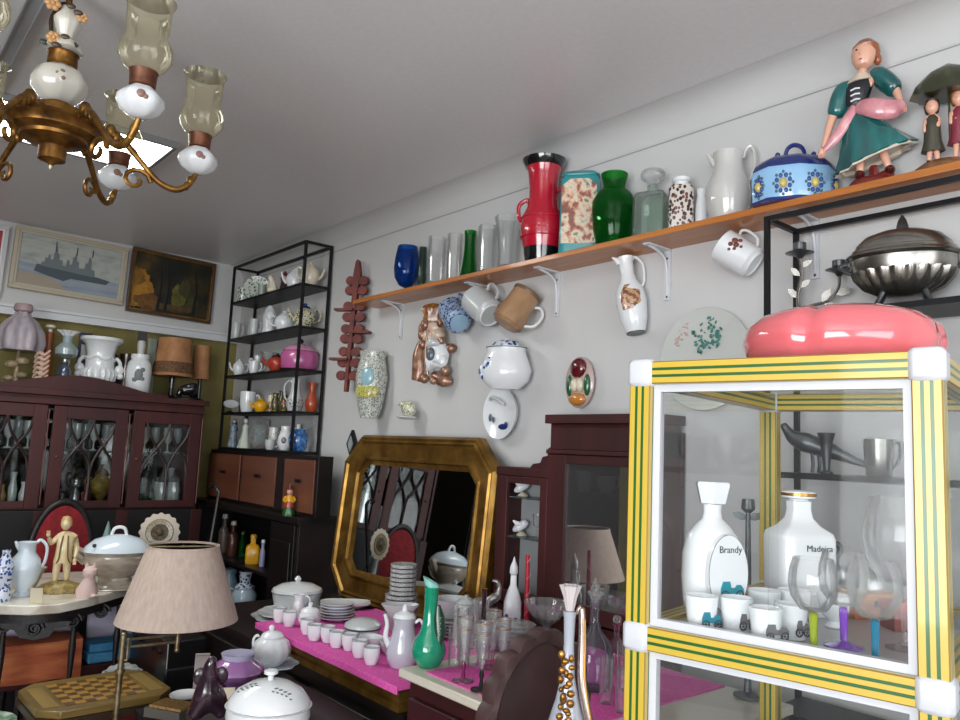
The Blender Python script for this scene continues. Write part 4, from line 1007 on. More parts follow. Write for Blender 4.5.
ware('jar', 'blue grey ginger jar on the lower bureau shelf behind the lampshade', 'jar', BU(231, bz2), [('jar_body', mat('blue_grey_glaze', '#6f8796', .3, coat=.4), lambda m: m.L([(6, 0), (9, 8), (10, 18), (7, 26), (6, 30)], 22)), ('lid', mat('blue_grey_lid', '#7f97a4', .3, coat=.4), lambda m: m.L([(7, 30.3), (7, 33), (2, 35)], 18))])
ware('jar', 'white and blue lidded jar on the lower bureau shelf', 'jar', BU(247, bz2), [('jar_body', mat('soft_blue_china', '#a9bcc8', .25, coat=.5), lambda m: m.L([(9, 0), (12, 6), (12.5, 16), (9, 21)], 24)), ('lid', BLUEF, lambda m: m.L([(9.6, 21.3), (10, 23), (5, 27), (6, 33), (7, 38)], 22)), ('handle', mat('soft_blue_handle', '#9fb3bf', .25), lambda m: m.H(11, 10, 20, 4, 1, -1))])
ware('figurine', 'small white bird figurine on the lowest visible bureau shelf', 'figurine', BU(238, bz3) + Vector((0, 0, .004)), [('bird_body', WHITE, lambda m: [m.skin([(0, 0, 14), (3, 0, 20), (4, 0, 25), (-3, 0, 9), (-2, 0, 6)], [(0, 1), (1, 2), (0, 3), (3, 4)], [5, 4, 3.4, 3.6, 3])] and None), ('base', BLUISH, lambda m: m.L([(8, 0), (9, 1.5), (6, 5)], 16)), ('beak', BLUISH, lambda m: m.T([(6, 0, 26), (9, 0, 25)], [1.4, .3], 6))])

# cabinet of three wooden fronts between bureau and rack
KZ1 = ony(300, 455, -.18).z
kx0, kx1 = ony(205, 475, -.21).x, ony(313, 475, -.21).x
k = thing('box_cabinet', 'low wooden cabinet with three plain fronts under the tall black rack', 'cabinet', ((kx0 + kx1) / 2, -.11, BZT))
def kp(n, a0, a1, c0, c1, z0, z1, mt, par=None):
    m = MB(); m.B(a0 - k.location.x, a1 - k.location.x, c0 + .11, c1 + .11, z0, z1); return m.build(n, mt, par or k, .002)
kh = KZ1 - BZT
kp('carcass', kx0, kx1, -.185, -.105, 0, kh, DARKW)
FRW = noisy('plain_reddish_veneer', [(.3, '#5e3526'), (.6, '#704330'), (.9, '#7e5140')], 8, (.2, 1, 1), .45, coat=.2)
for a0, a1 in ((205, 236), (238.5, 272), (281, 311)):
    d = kp('front_panel', ony(a0, 476, -.21).x, ony(a1, 476, -.21).x, -.195, -.1855, .02, kh - .022, FRW)
    kp('pull', ony((a0 + a1) / 2 - 3, 476, -.21).x, ony((a0 + a1) / 2 + 3, 476, -.21).x, -.202, -.1955, kh * .55, kh * .6, BLACKM, d)
RZs = [ony(233, 302.7, -.17).z, ony(231, 339, -.17).z, ony(226.7, 376, -.17).z, ony(224, 412.5, -.17).z]
RX0, RX1 = ony(234.5, 266, -.17).x, ony(307, 240, -.17).x
RT = ony(307, 240, -.17).z
RK1 = rack('shelving_rack', 'tall black iron rack against the back wall stacked with crockery', RX0, RX1, -.176, -.012, KZ1 + .0005, RT, RZs + [KZ1 + .016], .0135)
RZs.append(KZ1 + .016)
for x in (RX0, RX1 - .0135):
    m = MB(); m.B(x - RK1.location.x, x + .0135 - RK1.location.x, -.0255 - RK1.location.y, -.012 - RK1.location.y, BZT - RK1.location.z, -.0005); m.build('post_foot', BLACKM, RK1)

def RK(px, lv, y=-.1):
    """stand on rack shelf lv (0 = top) along the sight line"""
    z = RZs[lv] + .0005; p = ony(px, (290, 326, 366, 408, 447)[lv], y); return Vector((max(RX0 + .045, min(p.x, RX1 - .055)), y, z))
_plain_ware = ware
def ware(*a, **k):
    # rack crockery reads a touch larger than its bare outline
    k.setdefault('s', kk(a[3]) * 1.1); return _plain_ware(*a, **k)
def teapot(lb, px, lv, R, H, mt, y=-.1, side=-1, lid=None, name='teapot', cat='teapot', group=None, P=None):
    return ware(name, lb, cat, P or RK(px, lv, y), [
        ('pot_body', mt, lambda m: m.L([(R * .6, 0), (R * .65, 1), (R, H * .38), (R * .92, H * .62), (R * .55, H * .78)], 26)),
        ('lid', lid or mt, lambda m: m.L([(R * .56, H * .785), (R * .45, H * .86), (R * .14, H * .9), (R * .2, H * .96), (R * .08, H)], 20)),
        ('spout', mt, lambda m: m.T([(side * R * .85, 0, H * .3), (side * R * 1.25, 0, H * .45), (side * R * 1.5, 0, H * .75)], [R * .2, R * .15, R * .1], 8, smooth=3)),
        ('handle', mt, lambda m: m.H(R * .92, H * .25, H * .68, R * .5, R * .08, -side))], group=group)
def mug(lb, px, lv, R, H, mt, y=-.1, side=1, group=None, name='cup', cat='cup', P=None):
    return ware(name, lb, cat, P or RK(px, lv, y), [('cup_body', mt, lambda m: m.L([(R * .7, 0), (R * .75, .8), (R * .96, H * .4), (R, H)], 22, th=.7)), ('handle', mt, lambda m: m.H(R * .95, H * .25, H * .8, R * .5, .8, side))], group=group)
def pot(name, lb, cat, px, lv, prof, mt, y=-.1, th=.8, group=None, P=None, fl=None, extra=None):
    return ware(name, lb, cat, P or RK(px, lv, y), [(name + '_body', mt, lambda m: m.L(prof, 26, th=th, fl=fl))] + (extra or []) if extra else [(name, mt, lambda m: m.L(prof, 26, th=th, fl=fl))], group=group)
# top shelf
G = 'crockery on the tall rack'
mug('green leaf patterned cup at the left end of the top rack shelf', 242, 0, 5.5, 14, GREENF, -.12)
mug('green leaf patterned mug second from the left on the top rack shelf', 252, 0, 4, 20, GREENF, -.042)
ware('plate', 'green leaf patterned plate standing upright on the top rack shelf', 'plate', RK(257, 0, -.075), [('plate', GREENF, lambda m: (m.at(0, 0, 12.5, PI / 2 - .12), m.L([(6, 0), (7, .8), (12, 2.6), (11.8, 3.4), (6, 1.6), (.01, 1.4)], 30), m.off()) and None)])
mug('grey green cup in front of the upright plate on the top rack shelf', 262, 0, 3.6, 12, mat('grey_green_china', '#9aa59c', .3, coat=.4), -.12)
mug('cream cup beside the white dog on the top rack shelf', 270, 0, 4, 10, CREAM, -.055)
ware('figurine', 'white seated dog figurine on the top rack shelf', 'figurine', RK(272, 0, -.14) + Vector((0, 0, .004)), [('dog_body', CREAM, lambda m: [m.skin([(0, 0, 4), (0, 0, 9), (-2, -1, 14), (-4, -2, 15), (-4, -3, 1), (4, -2, 1), (6, 0, 4)], [(0, 1), (1, 2), (2, 3), (0, 4), (0, 5), (0, 6)], [4, 3.4, 2.8, 1.8, 1.6, 2, 1.2])] and None), ('ear', SKIND, lambda m: m.S(-.5, 0, 14, 1, 1.2, 2.2, 8))])
ware('figurine', 'red hooded figurine beside the white pitcher on the top rack shelf', 'figurine', RK(284, 0, -.08), [('robe', mat('dark_brown_robe', '#3b211c', .4, coat=.3), lambda m: m.L([(4.6, 0), (4.4, 4), (3, 12), (2, 14)], 18)), ('hood', mat('dull_red_hood', '#6b2a2a', .4), lambda m: m.L([(3, 11.5), (4, 15), (2.6, 19), (.4, 22)], 16)), ('face', SKIN, lambda m: m.S(0, -2.8, 15, 1.8, 1.4, 2.2, 8))])
teapot('white pitcher pot on the top rack shelf left of its front post', 294, 0, 8, 21, WHITE, -.1, -1, name='pitcher_pot')
teapot('white round teapot at the right end of the top rack shelf', 309, 0, 8.4, 23, CREAM, -.1, 1)
# second shelf
for px, y, lb in ((235, -.145, 'white cup nearest the left post on the second rack shelf'), (250, -.045, 'white cup behind and second from the left on the second rack shelf'), (254, -.148, 'white cup third from the left on the second rack shelf')):
    mug(lb, px, 1, 4.3, 15, GREYW, y, group='white cups on the tall rack')
ware('figurine', 'tall white shell shaped ornament in the middle of the second rack shelf', 'figurine', RK(269, 1, -.1), [('ornament_body', WHITE, lambda m: m.L([(5, 0), (6, 2), (5, 8), (5.8, 16), (4.6, 23), (2, 27)], 20, fl=(6, .06))), ('inner_ring', GREYW, lambda m: m.T([(3 * math.cos(a), -5, 18 + 4.4 * math.sin(a)) for a in (2 * PI * i / 16 for i in range(16))], .8, 6, True))])
teapot('plump white sugar pot on the second rack shelf', 284, 1, 9, 20, WHITE, -.1, 1, name='sugar_pot', cat='sugar pot')
teapot('yellow and dark flowered teapot at the right end of the second rack shelf', 304, 1, 10, 23, spotted('yellow_dark_floral', '#c9c5ab', ['#3c4436', '#8f8a4c', '#5a3f35'], 80, .42), -.1, -1, lid=NAVY)
# third shelf
teapot('white jug with a bent spout at the left of the third rack shelf', 239, 2, 5.6, 16, WHITE, -.125, -1, name='jug', cat='jug')
pot('vase', 'white two handled vase behind on the third rack shelf', 'vase', 257, 2, [(2.2, 0), (3.6, 6), (2.4, 13), (3, 19)], WHITE, -.055, extra=[('handle', WHITE, lambda m: m.H(4, 5, 15, 3, .7, 1)), ('handle', WHITE, lambda m: m.H(4, 5, 15, 3, .7, -1))])
mug('white cup in front of the two handled vase on the third rack shelf', 254, 2, 4.6, 12, WHITE, -.13)
pot('dish', 'clear glass footed dish behind the red pot on the third rack shelf', 'dish', 267, 2, [(4, 0), (4.4, .8), (1.2, 3), (1.4, 12), (5, 15), (7, 21)], CRYSTAL, -.065)
teapot('brick red teapot with dark spout on the third rack shelf', 277, 2, 9, 17, REDPOT, -.13, -1, lid=BLACKC)
ware('casserole', 'magenta pink casserole with dark lid knob on the third rack shelf', 'casserole', RK(299, 2, -.1), [('casserole_body', PINKC, lambda m: m.L([(14, 0), (16, 2), (17, 14), (15, 17)], 30, ey=.8)), ('lid', mat('pale_pink_lid', '#c389a5', .25, coat=.5), lambda m: m.L([(15.5, 17.3), (13, 21), (5, 24), (3, 24.5)], 30, ey=.8)), ('knob', BLACK, lambda m: m.L([(2, 24.6), (3, 27), (1, 29)], 12)), ('base', BLACK, lambda m: m.L([(17.2, 0), (17.6, .4), (16, .9)], 30, ey=.8))])
# fourth shelf
ware('leaf_dish', 'dark and white leaf dish leaning at the left of the fourth rack shelf', 'dish', RK(229, 3, -.142), [('dish_body', GREYW, lambda m: (m.at(0, 0, 7, 1.2, 0, .3), m.L([(1, 0), (5, 1), (7, 2.4), (6.6, 3), (1, 1)], 20, ey=.6), m.off()) and None), ('foot', BLACK, lambda m: m.L([(3, 0), (3.4, .7), (1.4, 2)], 12))])
pot('tumbler', 'grey glass tumbler beside the white tankard on the fourth rack shelf', 'tumbler', 243, 3, [(4.6, 0), (5, 1), (5.4, 14)], glass('grey_glass', '#cfd6d6', '#8f9a9a'), -.052)
mug('white tankard with a loop handle on the fourth rack shelf', 247, 3, 7, 19, WHITE, -.12, 1, name='tankard', cat='tankard')
pot('beaker', 'grey green beaker left of the yellow teapot on the fourth rack shelf', 'beaker', 256, 3, [(4, 0), (4.4, 1), (5, 15)], mat('grey_green_glaze', '#a3aaa2', .3, coat=.3), -.05)
teapot('mustard yellow teapot on the fourth rack shelf', 260.5, 3, 6.8, 13, YELLOWC, -.14, -1)
pot('candle', 'cream candle standing on the fourth rack shelf', 'candle', 270, 3, [(2.6, 0), (2.7, 16), (1, 16.6)], CREAM, -.08, th=0)
for px, y, H, lb in ((275, -.14, 17, 'dark majolica vase with a red top left on the fourth rack shelf'), (281, -.055, 20, 'dark majolica vase standing behind its two neighbours'), (284, -.148, 15, 'dark majolica vase nearest the rack post on the fourth shelf')):
    pot('vase', lb, 'vase', px, 3, [(2.6, 0), (3.8, H * .3), (3.4, H * .6), (2, H * .8), (3, H)], MAJOL, y, group='majolica vases on the rack')
ware('jug', 'white jug with a grey band at the right of the fourth rack shelf', 'jug', RK(294.5, 3, -.125), [('jug_body', GREYW, lambda m: m.L([(6, 0), (7.4, 4), (7.6, 9), (5, 17), (4, 24), (4.6, 30)], 24, th=.7)), ('band', spotted('grey_print_band', '#b9bbb8', ['#3b3f42', '#5a5f62'], 150, .45), lambda m: m.L([(7.5, 3.6), (7.9, 6), (7.9, 9), (7.2, 11)], 24)), ('handle', GREYW, lambda m: m.H(7, 9, 26, 3, .8, -1, x1=4))])
pot('vase', 'orange red gourd shaped vase at the end of the fourth rack shelf', 'vase', 318, 3, [(3.6, 0), (5.6, 5), (5.8, 10), (3, 17), (2.8, 21), (4, 27)], ORANGE, -.05)
# lowest shelf
ware('figurine', 'blue grey draped lady figurine at the left of the lowest rack shelf', 'figurine', RK(229, 4, -.11) + Vector((0, 0, .002)), [('lady_body', noisy('blue_grey_drapery', [(.3, '#3f4a5a'), (.6, '#7f8f9f'), (.85, '#b3bcc4')], 90, rough=.35, coat=.4), lambda m: m.loft([(0, 0, 0, 6, 5, 0, 5, .08), (0, 0, 10, 4.4, 4, 0, 5, .06), (0, 0, 18, 3.4, 3, 0, 1, 0), (0, 0, 24, 4, 3, 0, 1, 0), (0, 0, 27, 1.5, 1.5, 0, 1, 0)])), ('head', GREYW, lambda m: m.S(.4, 0, 29, 2.2, 2.4, 2.6, 10)), ('veil', mat('dark_blue_veil', '#2d3646', .4), lambda m: m.loft([(.8, 1, 18, 4.4, 3.4, 0, 1, 0), (.8, 1, 27, 2.8, 2.8, 0, 1, 0), (.6, .6, 31.6, 1.4, 1.6, 0, 1, 0)]))], s=kk(RK(229, 4)) * .88)
ware('figurine', 'pale green and white figurine beside the framed picture', 'figurine', RK(244, 4, -.145), [('lady_body', mat('pale_celadon', '#b4bdae', .3, coat=.4), lambda m: m.loft([(0, 0, 0, 6, 5, 0, 6, .08), (0, 0, 9, 4, 3.6, 0, 6, .05), (0, 0, 16, 2.6, 2.2, 0, 1, 0), (0, 0, 20, 3, 2.2, 0, 1, 0), (0, 0, 22, 1, 1, 0, 1, 0)])), ('head', GREYW, lambda m: m.S(0, 0, 24.4, 2.2, 2.2, 2.6, 10))])
ware('photo_frame', 'dark standing photo frame at the back of the lowest rack shelf', 'picture frame', RK(259, 4, -.058) + Vector((0, 0, .003)), [('frame', noisy('dark_silver_frame', [(.3, '#2c2a2a'), (.7, '#5c5856')], 90, rough=.4, metal=.4), lambda m: m.X([(-7.5, 0), (7.5, 0), (7.5, 26), (-7.5, 26)], -1, 1)), ('photo', noisy('dim_photo', [(.35, '#1f2f2f'), (.6, '#3c4d4a'), (.8, '#7d7f78')], 60, rough=.3), lambda m: m.X([(-5, 4), (5, 4), (5, 21), (-5, 21)], -1.6, -1.02))])
for px, y, H, lb in ((270, -.14, 9, 'low white cup in front on the lowest rack shelf'), (273, -.08, 20, 'tall white beaker with dark dots on the lowest rack shelf')):
    mug(lb, px, 4, 4.8, H, spotted('dotted_white', '#cfcfcb', ['#3c3f3e', '#cfcfcb', '#cfcfcb', '#8a8f8a'], 90, .4) if H > 12 else GREYW, y)
ware('jug', 'white jug with a dark flower print on the lowest rack shelf', 'jug', RK(284.5, 4, -.1), [('jug_body', WHITE, lambda m: m.L([(4, 0), (6.4, 5), (6.6, 11), (4, 18), (4.6, 22)], 24, th=.7)), ('flower_print', spotted('dark_print', '#8d8a88', ['#2c2728', '#4a3f40'], 160, .5), lambda m: m.S(-1, -6, 9, 2.4, 1.2, 3, 10)), ('handle', WHITE, lambda m: m.H(6, 6, 20, 3.6, .8, 1, x1=4))])
pot('vase', 'slim white bud vase beside the blue vase on the lowest rack shelf', 'vase', 297, 4, [(2.4, 0), (3.4, 5), (2, 14), (2.2, 24)], WHITE, -.034)
pot('beaker', 'short pale beaker left of the bud vase on the lowest rack shelf', 'beaker', 290, 4, [(2.2, 0), (2.6, 1), (3, 17)], GREYW, -.034)
pot('vase', 'squat cobalt blue mottled vase at the right of the lowest rack shelf', 'vase', 311.5, 4, [(6, 0), (8, 4), (9, 11), (7.6, 16), (6.2, 18), (6.8, 20)], noisy('mottled_cobalt', [(.3, '#12305c'), (.5, '#2c66a8'), (.7, '#6fa3cf'), (.85, '#1c4a80')], 45, rough=.2, coat=.6), -.11)
ware = _plain_ware
# gnome on the bureau
P = ony(289, 508, -.235); P = Vector((P.x, -.236, BZT)); 
ware('gnome_figurine', 'small jester figurine in yellow and green on the dark bureau edge', 'figurine', P, [
    ('trunks', GRN, lambda m: m.loft([(0, 0, 0, 6, 4.6, 0, 6, .12), (0, 0, 4, 6.4, 4.8, 0, 6, .1), (0, 0, 11, 4, 3.4, 0, 1, 0)])),
    ('tunic', REDPOT, lambda m: m.loft([(0, 0, 10, 5.4, 4, 0, 1, 0), (0, 0, 15, 5, 4, 0, 1, 0), (0, 0, 17, 4, 3.4, 0, 1, 0)])),
    ('shirt', YELLOWC, lambda m: [m.loft([(0, 0, 16.6, 5, 4, 0, 1, 0), (0, 0, 20, 4.6, 3.8, 0, 1, 0), (0, 0, 24, 3, 2.6, 0, 1, 0)]), m.T([(-4, 0, 22), (-6.4, -1, 18), (-3, -3.4, 16)], 1.5, 8, smooth=2), m.T([(4, 0, 22), (6.4, -1, 18), (3, -3.4, 16)], 1.5, 8, smooth=2)] and None),
    ('head', SKIN, lambda m: [m.S(0, 0, 28, 3.6, 3.6, 4.4, 12), m.S(0, -3.6, 27.6, .9, 1, .9, 6)] and None),
    ('cap', mat('maroon_cap', '#5a2a22', .4), lambda m: m.L([(3.7, 30), (3.2, 33), (1.4, 36), (.3, 38)], 14)),
], s=kk(P) * .86)
# ================================================================ pictures on the left wall band
WX = XL + .02
def frame_pic(lb, pa, pb, pc, pd, fw, mf, slip, paint, tilt=.02):
    """picture from its four corners (TL, TR, BR, BL pixels) on the wall plane"""
    q = [onx(x, y, WX + .02) for x, y in (pa, pb, pc, pd)]
    y0 = (q[0].y + q[3].y) / 2; y1 = (q[1].y + q[2].y) / 2; z1 = (q[0].z + q[1].z) / 2 - .022; z0 = (q[2].z + q[3].z) / 2
    t = thing('painting', lb, 'painting', (WX + .004, (y0 + y1) / 2, z0), 0, 'framed paintings on the left wall', (0, tilt, PI / 2))
    w, h = (y1 - y0) / 2, z1 - z0
    m = MB()
    for a, b_, c, d in ((-w, w, h - fw, h), (-w, w, 0, fw), (-w, -w + fw, fw, h - fw), (w - fw, w, fw, h - fw)): m.X([(a, c), (b_, c), (b_, d), (a, d)], -.03, -.002)
    m.build('frame', mf, t, .003)
    m = MB(); f2 = fw * 1.45
    for a, b_, c, d in ((-w + fw, w - fw, h - f2, h - fw), (-w + fw, w - fw, fw, f2), (-w + fw, -w + f2, f2, h - f2), (w - f2, w - fw, f2, h - f2)): m.X([(a, c), (b_, c), (b_, d), (a, d)], -.025, -.004)
    m.build('slip', slip, t)
    m = MB(); m.X([(-w + f2, f2), (w - f2, f2), (w - f2, h - f2), (-w + f2, h - f2)], -.014, -.006); cv = m.build('canvas', paint, t)
    return t, cv, w, h, f2
PALEW = mat('pale_oak_frame', '#b5aa94', .5)
# grey warship picture: hazy sky, pale sea, layered silhouettes of the ship
SKYM = noisy('misty_sky_paint', [(.3, '#9aa09d'), (.5, '#b3b6ae'), (.7, '#8f9898')], 7, (1, 1, 3), .6)
t, cv, w, h, f2 = frame_pic('large grey painting of a warship in a pale frame', (16.7, 222), (130.5, 244.4), (119.4, 303), (5.5, 289), .022, PALEW, mat('cream_mount', '#b9b3a4', .6), SKYM)
m = MB(); m.X([(-w + f2, f2), (w - f2, f2), (w - f2, h * .36), (-w + f2, h * .46)], -.0152, -.0141); m.build('sea', noisy('sea_paint', [(.3, '#7b8898'), (.6, '#96a0ab'), (.8, '#a8a298')], 9, (.5, 1, 3), .6), cv)
m = MB(); m.X([(-w + f2, f2), (w * .0, f2), (-w * .3, h * .26), (-w + f2, h * .3)], -.0158, -.0153); m.build('shore', mat('sand_paint', '#a09482', .6), cv)
SHIP = mat('warship_paint', '#4a555b', .6); SHIP2 = mat('warship_light_paint', '#6d787c', .6)
m = MB(); u = w / 10
m.X([(-6.2 * u, h * .33), (-1.0 * u, h * .24), (.2 * u, h * .3), (6.6 * u, h * .3), (7.2 * u, h * .37), (5 * u, h * .4), (-5.8 * u, h * .45)], -.0166, -.0159); m.build('hull', SHIP, cv)
m = MB(); pts = [(-5.2, .44), (-5.0, .5), (-4.6, .5), (-4.5, .58), (-4.1, .57), (-4.0, .64), (-3.7, .63), (-3.6, .56), (-3.2, .56), (-3.1, .68), (-2.9, .7), (-2.8, .78), (-2.6, .78), (-2.5, .68), (-2.2, .67), (-2.1, .57), (-1.6, .58), (-1.5, .5), (-.9, .49), (-.8, .6), (-.4, .6), (-.3, .53), (.1, .54), (.2, .66), (.5, .67), (.6, .73), (.8, .73), (.9, .6), (1.3, .6), (1.4, .5), (2.4, .51), (2.5, .6), (2.9, .61), (3, .7), (3.3, .72), (3.5, .66), (3.6, .52), (4.2, .5), (4.4, .42), (4, .39), (-5, .43)]
m.X([(a * u, b_ * h) for a, b_ in pts], -.0172, -.0167); m.build('superstructure', SHIP2, cv)
for a, b0, b1 in ((-2.9, .7, .86), (.8, .7, .84), (3.6, .72, .84)):
    m = MB(); m.T([(a * u, -.017, b0 * h), (a * u, -.017, b1 * h)], .003, 5); m.build('mast', SHIP, cv)
# dark wood scene
t, cv, w, h, f2 = frame_pic('dark forest painting with ochre light in a brown frame', (131.2, 244), (216.5, 259.5), (208.5, 322), (125.5, 313), .016, mat('brown_frame', '#4d3420', .4, coat=.3), GILT, noisy('forest_paint', [(.3, '#0c0f0b'), (.48, '#1a1a10'), (.58, '#3a2f12'), (.7, '#6f4a12')], 5, rough=.4, detail=5))
OCHP = noisy('ochre_paint', [(.3, '#8a5a10'), (.6, '#b07c1c'), (.8, '#5c4010')], 26, rough=.5)
def ragged(n, cx, cz, rx, rz, mt, dep, seed):
    rg = random.Random(seed); m = MB()
    pts = [(max(-w + f2, min(w - f2, cx + rx * q * math.cos(t))), max(f2, min(h - f2, cz + rz * q * math.sin(t)))) for t, q in ((2 * PI * i / 44, rg.uniform(.84, 1.04) * (1 + .12 * math.sin(6 * PI * i / 44 + seed))) for i in range(44))]
    m.X(pts, -dep, -.0141); m.build(n, mt, cv)
ragged('lit_foliage', -w * .72, h * .36, w * .34, h * .3, OCHP, .0148, 3)
ragged('lit_foliage', -w * .55, h * .2, w * .3, h * .14, noisy('umber_paint', [(.3, '#4f3210'), (.7, '#7a5018')], 30, rough=.5), .0152, 5)
ragged('lit_bush', w * .18, h * .36, w * .2, h * .2, noisy('olive_paint', [(.3, '#3d3c12'), (.7, '#6d6a26')], 30, rough=.5), .0148, 8)
ragged('lit_bush', w * .5, h * .3, w * .16, h * .13, noisy('dim_olive_paint', [(.3, '#2c2c12'), (.7, '#47451e')], 30, rough=.5), .0148, 9)
ragged('lit_foliage', -w * .86, h * .55, w * .2, h * .16, noisy('deep_ochre_paint', [(.3, '#5c3c0e'), (.7, '#8a6018')], 30, rough=.5), .0155, 21)
ragged('lit_bush', w * .3, h * .5, w * .14, h * .16, bpy.data.materials['dim_olive_paint'], .0153, 23)
ragged('path', w * .05, h * .16, w * .6, h * .06, noisy('path_paint', [(.3, '#3a2a12'), (.7, '#5e451d')], 30, rough=.5), .0150, 12)
for a in (-.12, -.3, .55):
    m = MB(); m.T([(a * w, -.0148, f2 + .01), (a * w + .01, -.0148, h * .5), (a * w - .01, -.0148, h * .85)], [.012, .008, .004], 6, flat=.1); m.build('trunk', mat('trunk_paint', '#090a07', .5), cv)
# sliver of a third frame
t, cv, w, h, f2 = frame_pic('white framed red print cut off at the left edge of the photo', (-90, 202), (9.5, 223), (-1, 297), (-100, 285), .02, mat('white_frame', '#c9c9c9', .4), WHITE, noisy('red_print', [(.35, '#8a1f22'), (.6, '#b0383a'), (.8, '#4a4f6a')], 8, rough=.5))

# ================================================================ glazed mahogany cabinet along the left wall
GX = -4.38; GX0 = -4.80
GT = onx(202, 401, GX).z
gy = [onx(200, 450, GX).y, onx(127, 450, GX).y, onx(46, 450, GX).y]; dw = gy[0] - gy[1]
gy.append(gy[2] - dw); gy.append(gy[3] - .02)
GZ0 = onx(187, 503, GX).z
gs0 = GZ0 - .02; gs1 = (GZ0 + GT) / 2 - .015
g = thing('display_cabinet', 'long mahogany glazed cabinet with curved lattice doors at the left', 'cabinet', (GX, (gy[0] + gy[3]) / 2, 0))
gl = g.location
def gp(n, x0, x1, y0, y1, z0, z1, mt=MAHOG, par=None, bev=.002):
    m = MB(); m.B(x0 - gl.x, x1 - gl.x, y0 - gl.y, y1 - gl.y, z0, z1); return m.build(n, mt, par or g, bev)
yl, yr = gy[3] - .03, gy[0] + .0
gp('top_board', GX0, GX + .035, yl - .02, yr + .02, GT - .03, GT)
gp('frieze', GX - .03, GX + .01, yl, yr, GT - .075, GT - .0305)
gp('back_panel', GX0, GX0 + .015, yl, yr, .05, GT - .031, DARKW); gp('brightening_back', GX0 + .0155, GX0 + .019, yl + .021, yr - .021, gs0 + .001, GT - .08, mat('added_mirror', '#6d7271', .08, 1.), bev=0)  # mirror added behind the glassware to brighten the inside
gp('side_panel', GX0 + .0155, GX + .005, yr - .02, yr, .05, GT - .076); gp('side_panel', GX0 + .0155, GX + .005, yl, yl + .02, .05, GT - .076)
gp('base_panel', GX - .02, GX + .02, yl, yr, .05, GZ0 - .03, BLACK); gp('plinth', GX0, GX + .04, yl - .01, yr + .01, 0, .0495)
gp('bottom_board', GX0 + .016, GX - .022, yl + .021, yr - .021, gs0 - .02, gs0)
SHGL = glass('shelf_glass', '#eef4f2', '#8fa39c')
gp('glass_shelf', GX0 + .016, GX - .03, yl + .021, yr - .021, gs1 - .006, gs1, SHGL, bev=0)
# low swan-neck crest
m = MB(); cpts = []
for i in range(33):
    u = i / 32; cpts.append((yl - gl.y + .1 + u * (yr - yl - .3), .012 + .07 * math.sin(PI * u) ** 2))
m.X([(a, GT + .0005) for a in (cpts[-1][0], cpts[0][0])] + [(a, GT + b_) for a, b_ in cpts], -.03, .0, 'x'); m.build('crest', MAHOG, g)
for i in range(4):
    yy = gy[i]; gp('lower_stile', GX + .0205, GX + .026, yy - .03, yy + .03, .06, GZ0 - .032)
for i in range(3):
    a1, a0 = gy[i] - .014, gy[i + 1] + .014; z0, z1 = GZ0 - .02, GT - .08; fw = .062
    d = gp('door', GX, GX + .022, a0, a0 + fw, z0, z1)
    for (p0, p1, r0, r1) in ((a1 - fw, a1, z0, z1), (a0 + fw, a1 - fw, z1 - fw, z1), (a0 + fw, a1 - fw, z0, z0 + fw * .6)):
        gp('door_rail', GX, GX + .022, p0, p1, r0, r1, MAHOG, d)
    gp('pane', GX + .006, GX + .010, a0 + fw, a1 - fw, z0 + fw * .6, z1 - fw, PANE, d, 0)
    o0, o1, h0, h1 = a0 + fw - gl.y, a1 - fw - gl.y, z0 + fw * .6, z1 - fw
    def cpt(u, v): return (.016, o0 + (o1 - o0) * u, h1 - (h1 - h0) * v)
    m = MB()
    for path in ([(.05, 0), (.12, .14), (.3, .32), (.5, .5), (.56, .66), (.56, 1)], [(.55, 0), (.48, .16), (.3, .32), (.08, .5), (0, .64)], [(.55, 0), (.62, .16), (.78, .32), (.95, .48), (1, .62)], [(1, .04), (.94, .18), (.78, .32), (.62, .5), (.56, .66)]):
        m.T([cpt(u, v) for u, v in path], .007, 6, smooth=5)
    m.build('astragal_lattice', mat('dark_astragal', '#22090b', .4), d)
    m = MB(); m.S(.028, a0 + fw * .5 - gl.y, (z0 + z1) / 2, .008); m.build('knob', BRASS, d)
    m = MB(); m.T([(.024, a1 + .006 - gl.y, z0 + .02), (.024, a1 + .006 - gl.y, z1 - .02)], .003, 6); m.build('worn_edge', mat('worn_edge', '#6b3f38', .5), d)
def GC(px, lvl, x=-4.55):
    z = (gs0, gs1)[lvl] + .0005; p = onx(px, (495, 440)[lvl], x); return Vector((x, p.y, z))
# glassware behind the doors
gob = [(4, 0), (3.6, .8), (.8, 2), (.8, 9), (4, 13), (5, 22), (4.6, 28)]
proto = None
for j, px in enumerate((8, 17, 28, 66, 76, 84, 94, 106, 145, 155, 168, 177)):
    P = GC(px, 1, -4.5 - .09 * (j % 2))
    if proto is None:
        proto = ware('goblet', 'clear cut goblet on the upper shelf behind the lattice doors', 'goblet', P, [('goblet', mat('sparkling_crystal', '#aeb8b8', .08, coat=1.), lambda m: m.L(gob, 18, th=.5, fl=(8, .05)))], group='goblets in the glazed cabinet')
    else: dup(proto, P)
CW = 'crystal and china in the glazed cabinet'
def gitem(name, lb, cat, px, lvl, prof, mt, x=-4.52, th=.6, fl=None, n=24):
    ware(name, lb, cat, GC(px, lvl, x), [(name, mt, lambda m: m.L(prof, n, th=th, fl=fl))], group=CW)
gitem('decanter', 'green glass decanter behind the right lattice door', 'decanter', 145, 0, [(6.4, 0), (7.4, 3), (7.4, 16), (4, 24), (2.4, 32), (3, 34)], glass('green_decanter', '#4fb07a', '#0d4a2c', .8))
gitem('decanter', 'clear decanter left of the green one in the right door', 'decanter', 133, 0, [(4, 0), (5, 3), (4.6, 18), (2, 26), (2.4, 34)], CRYSTAL, -4.6)
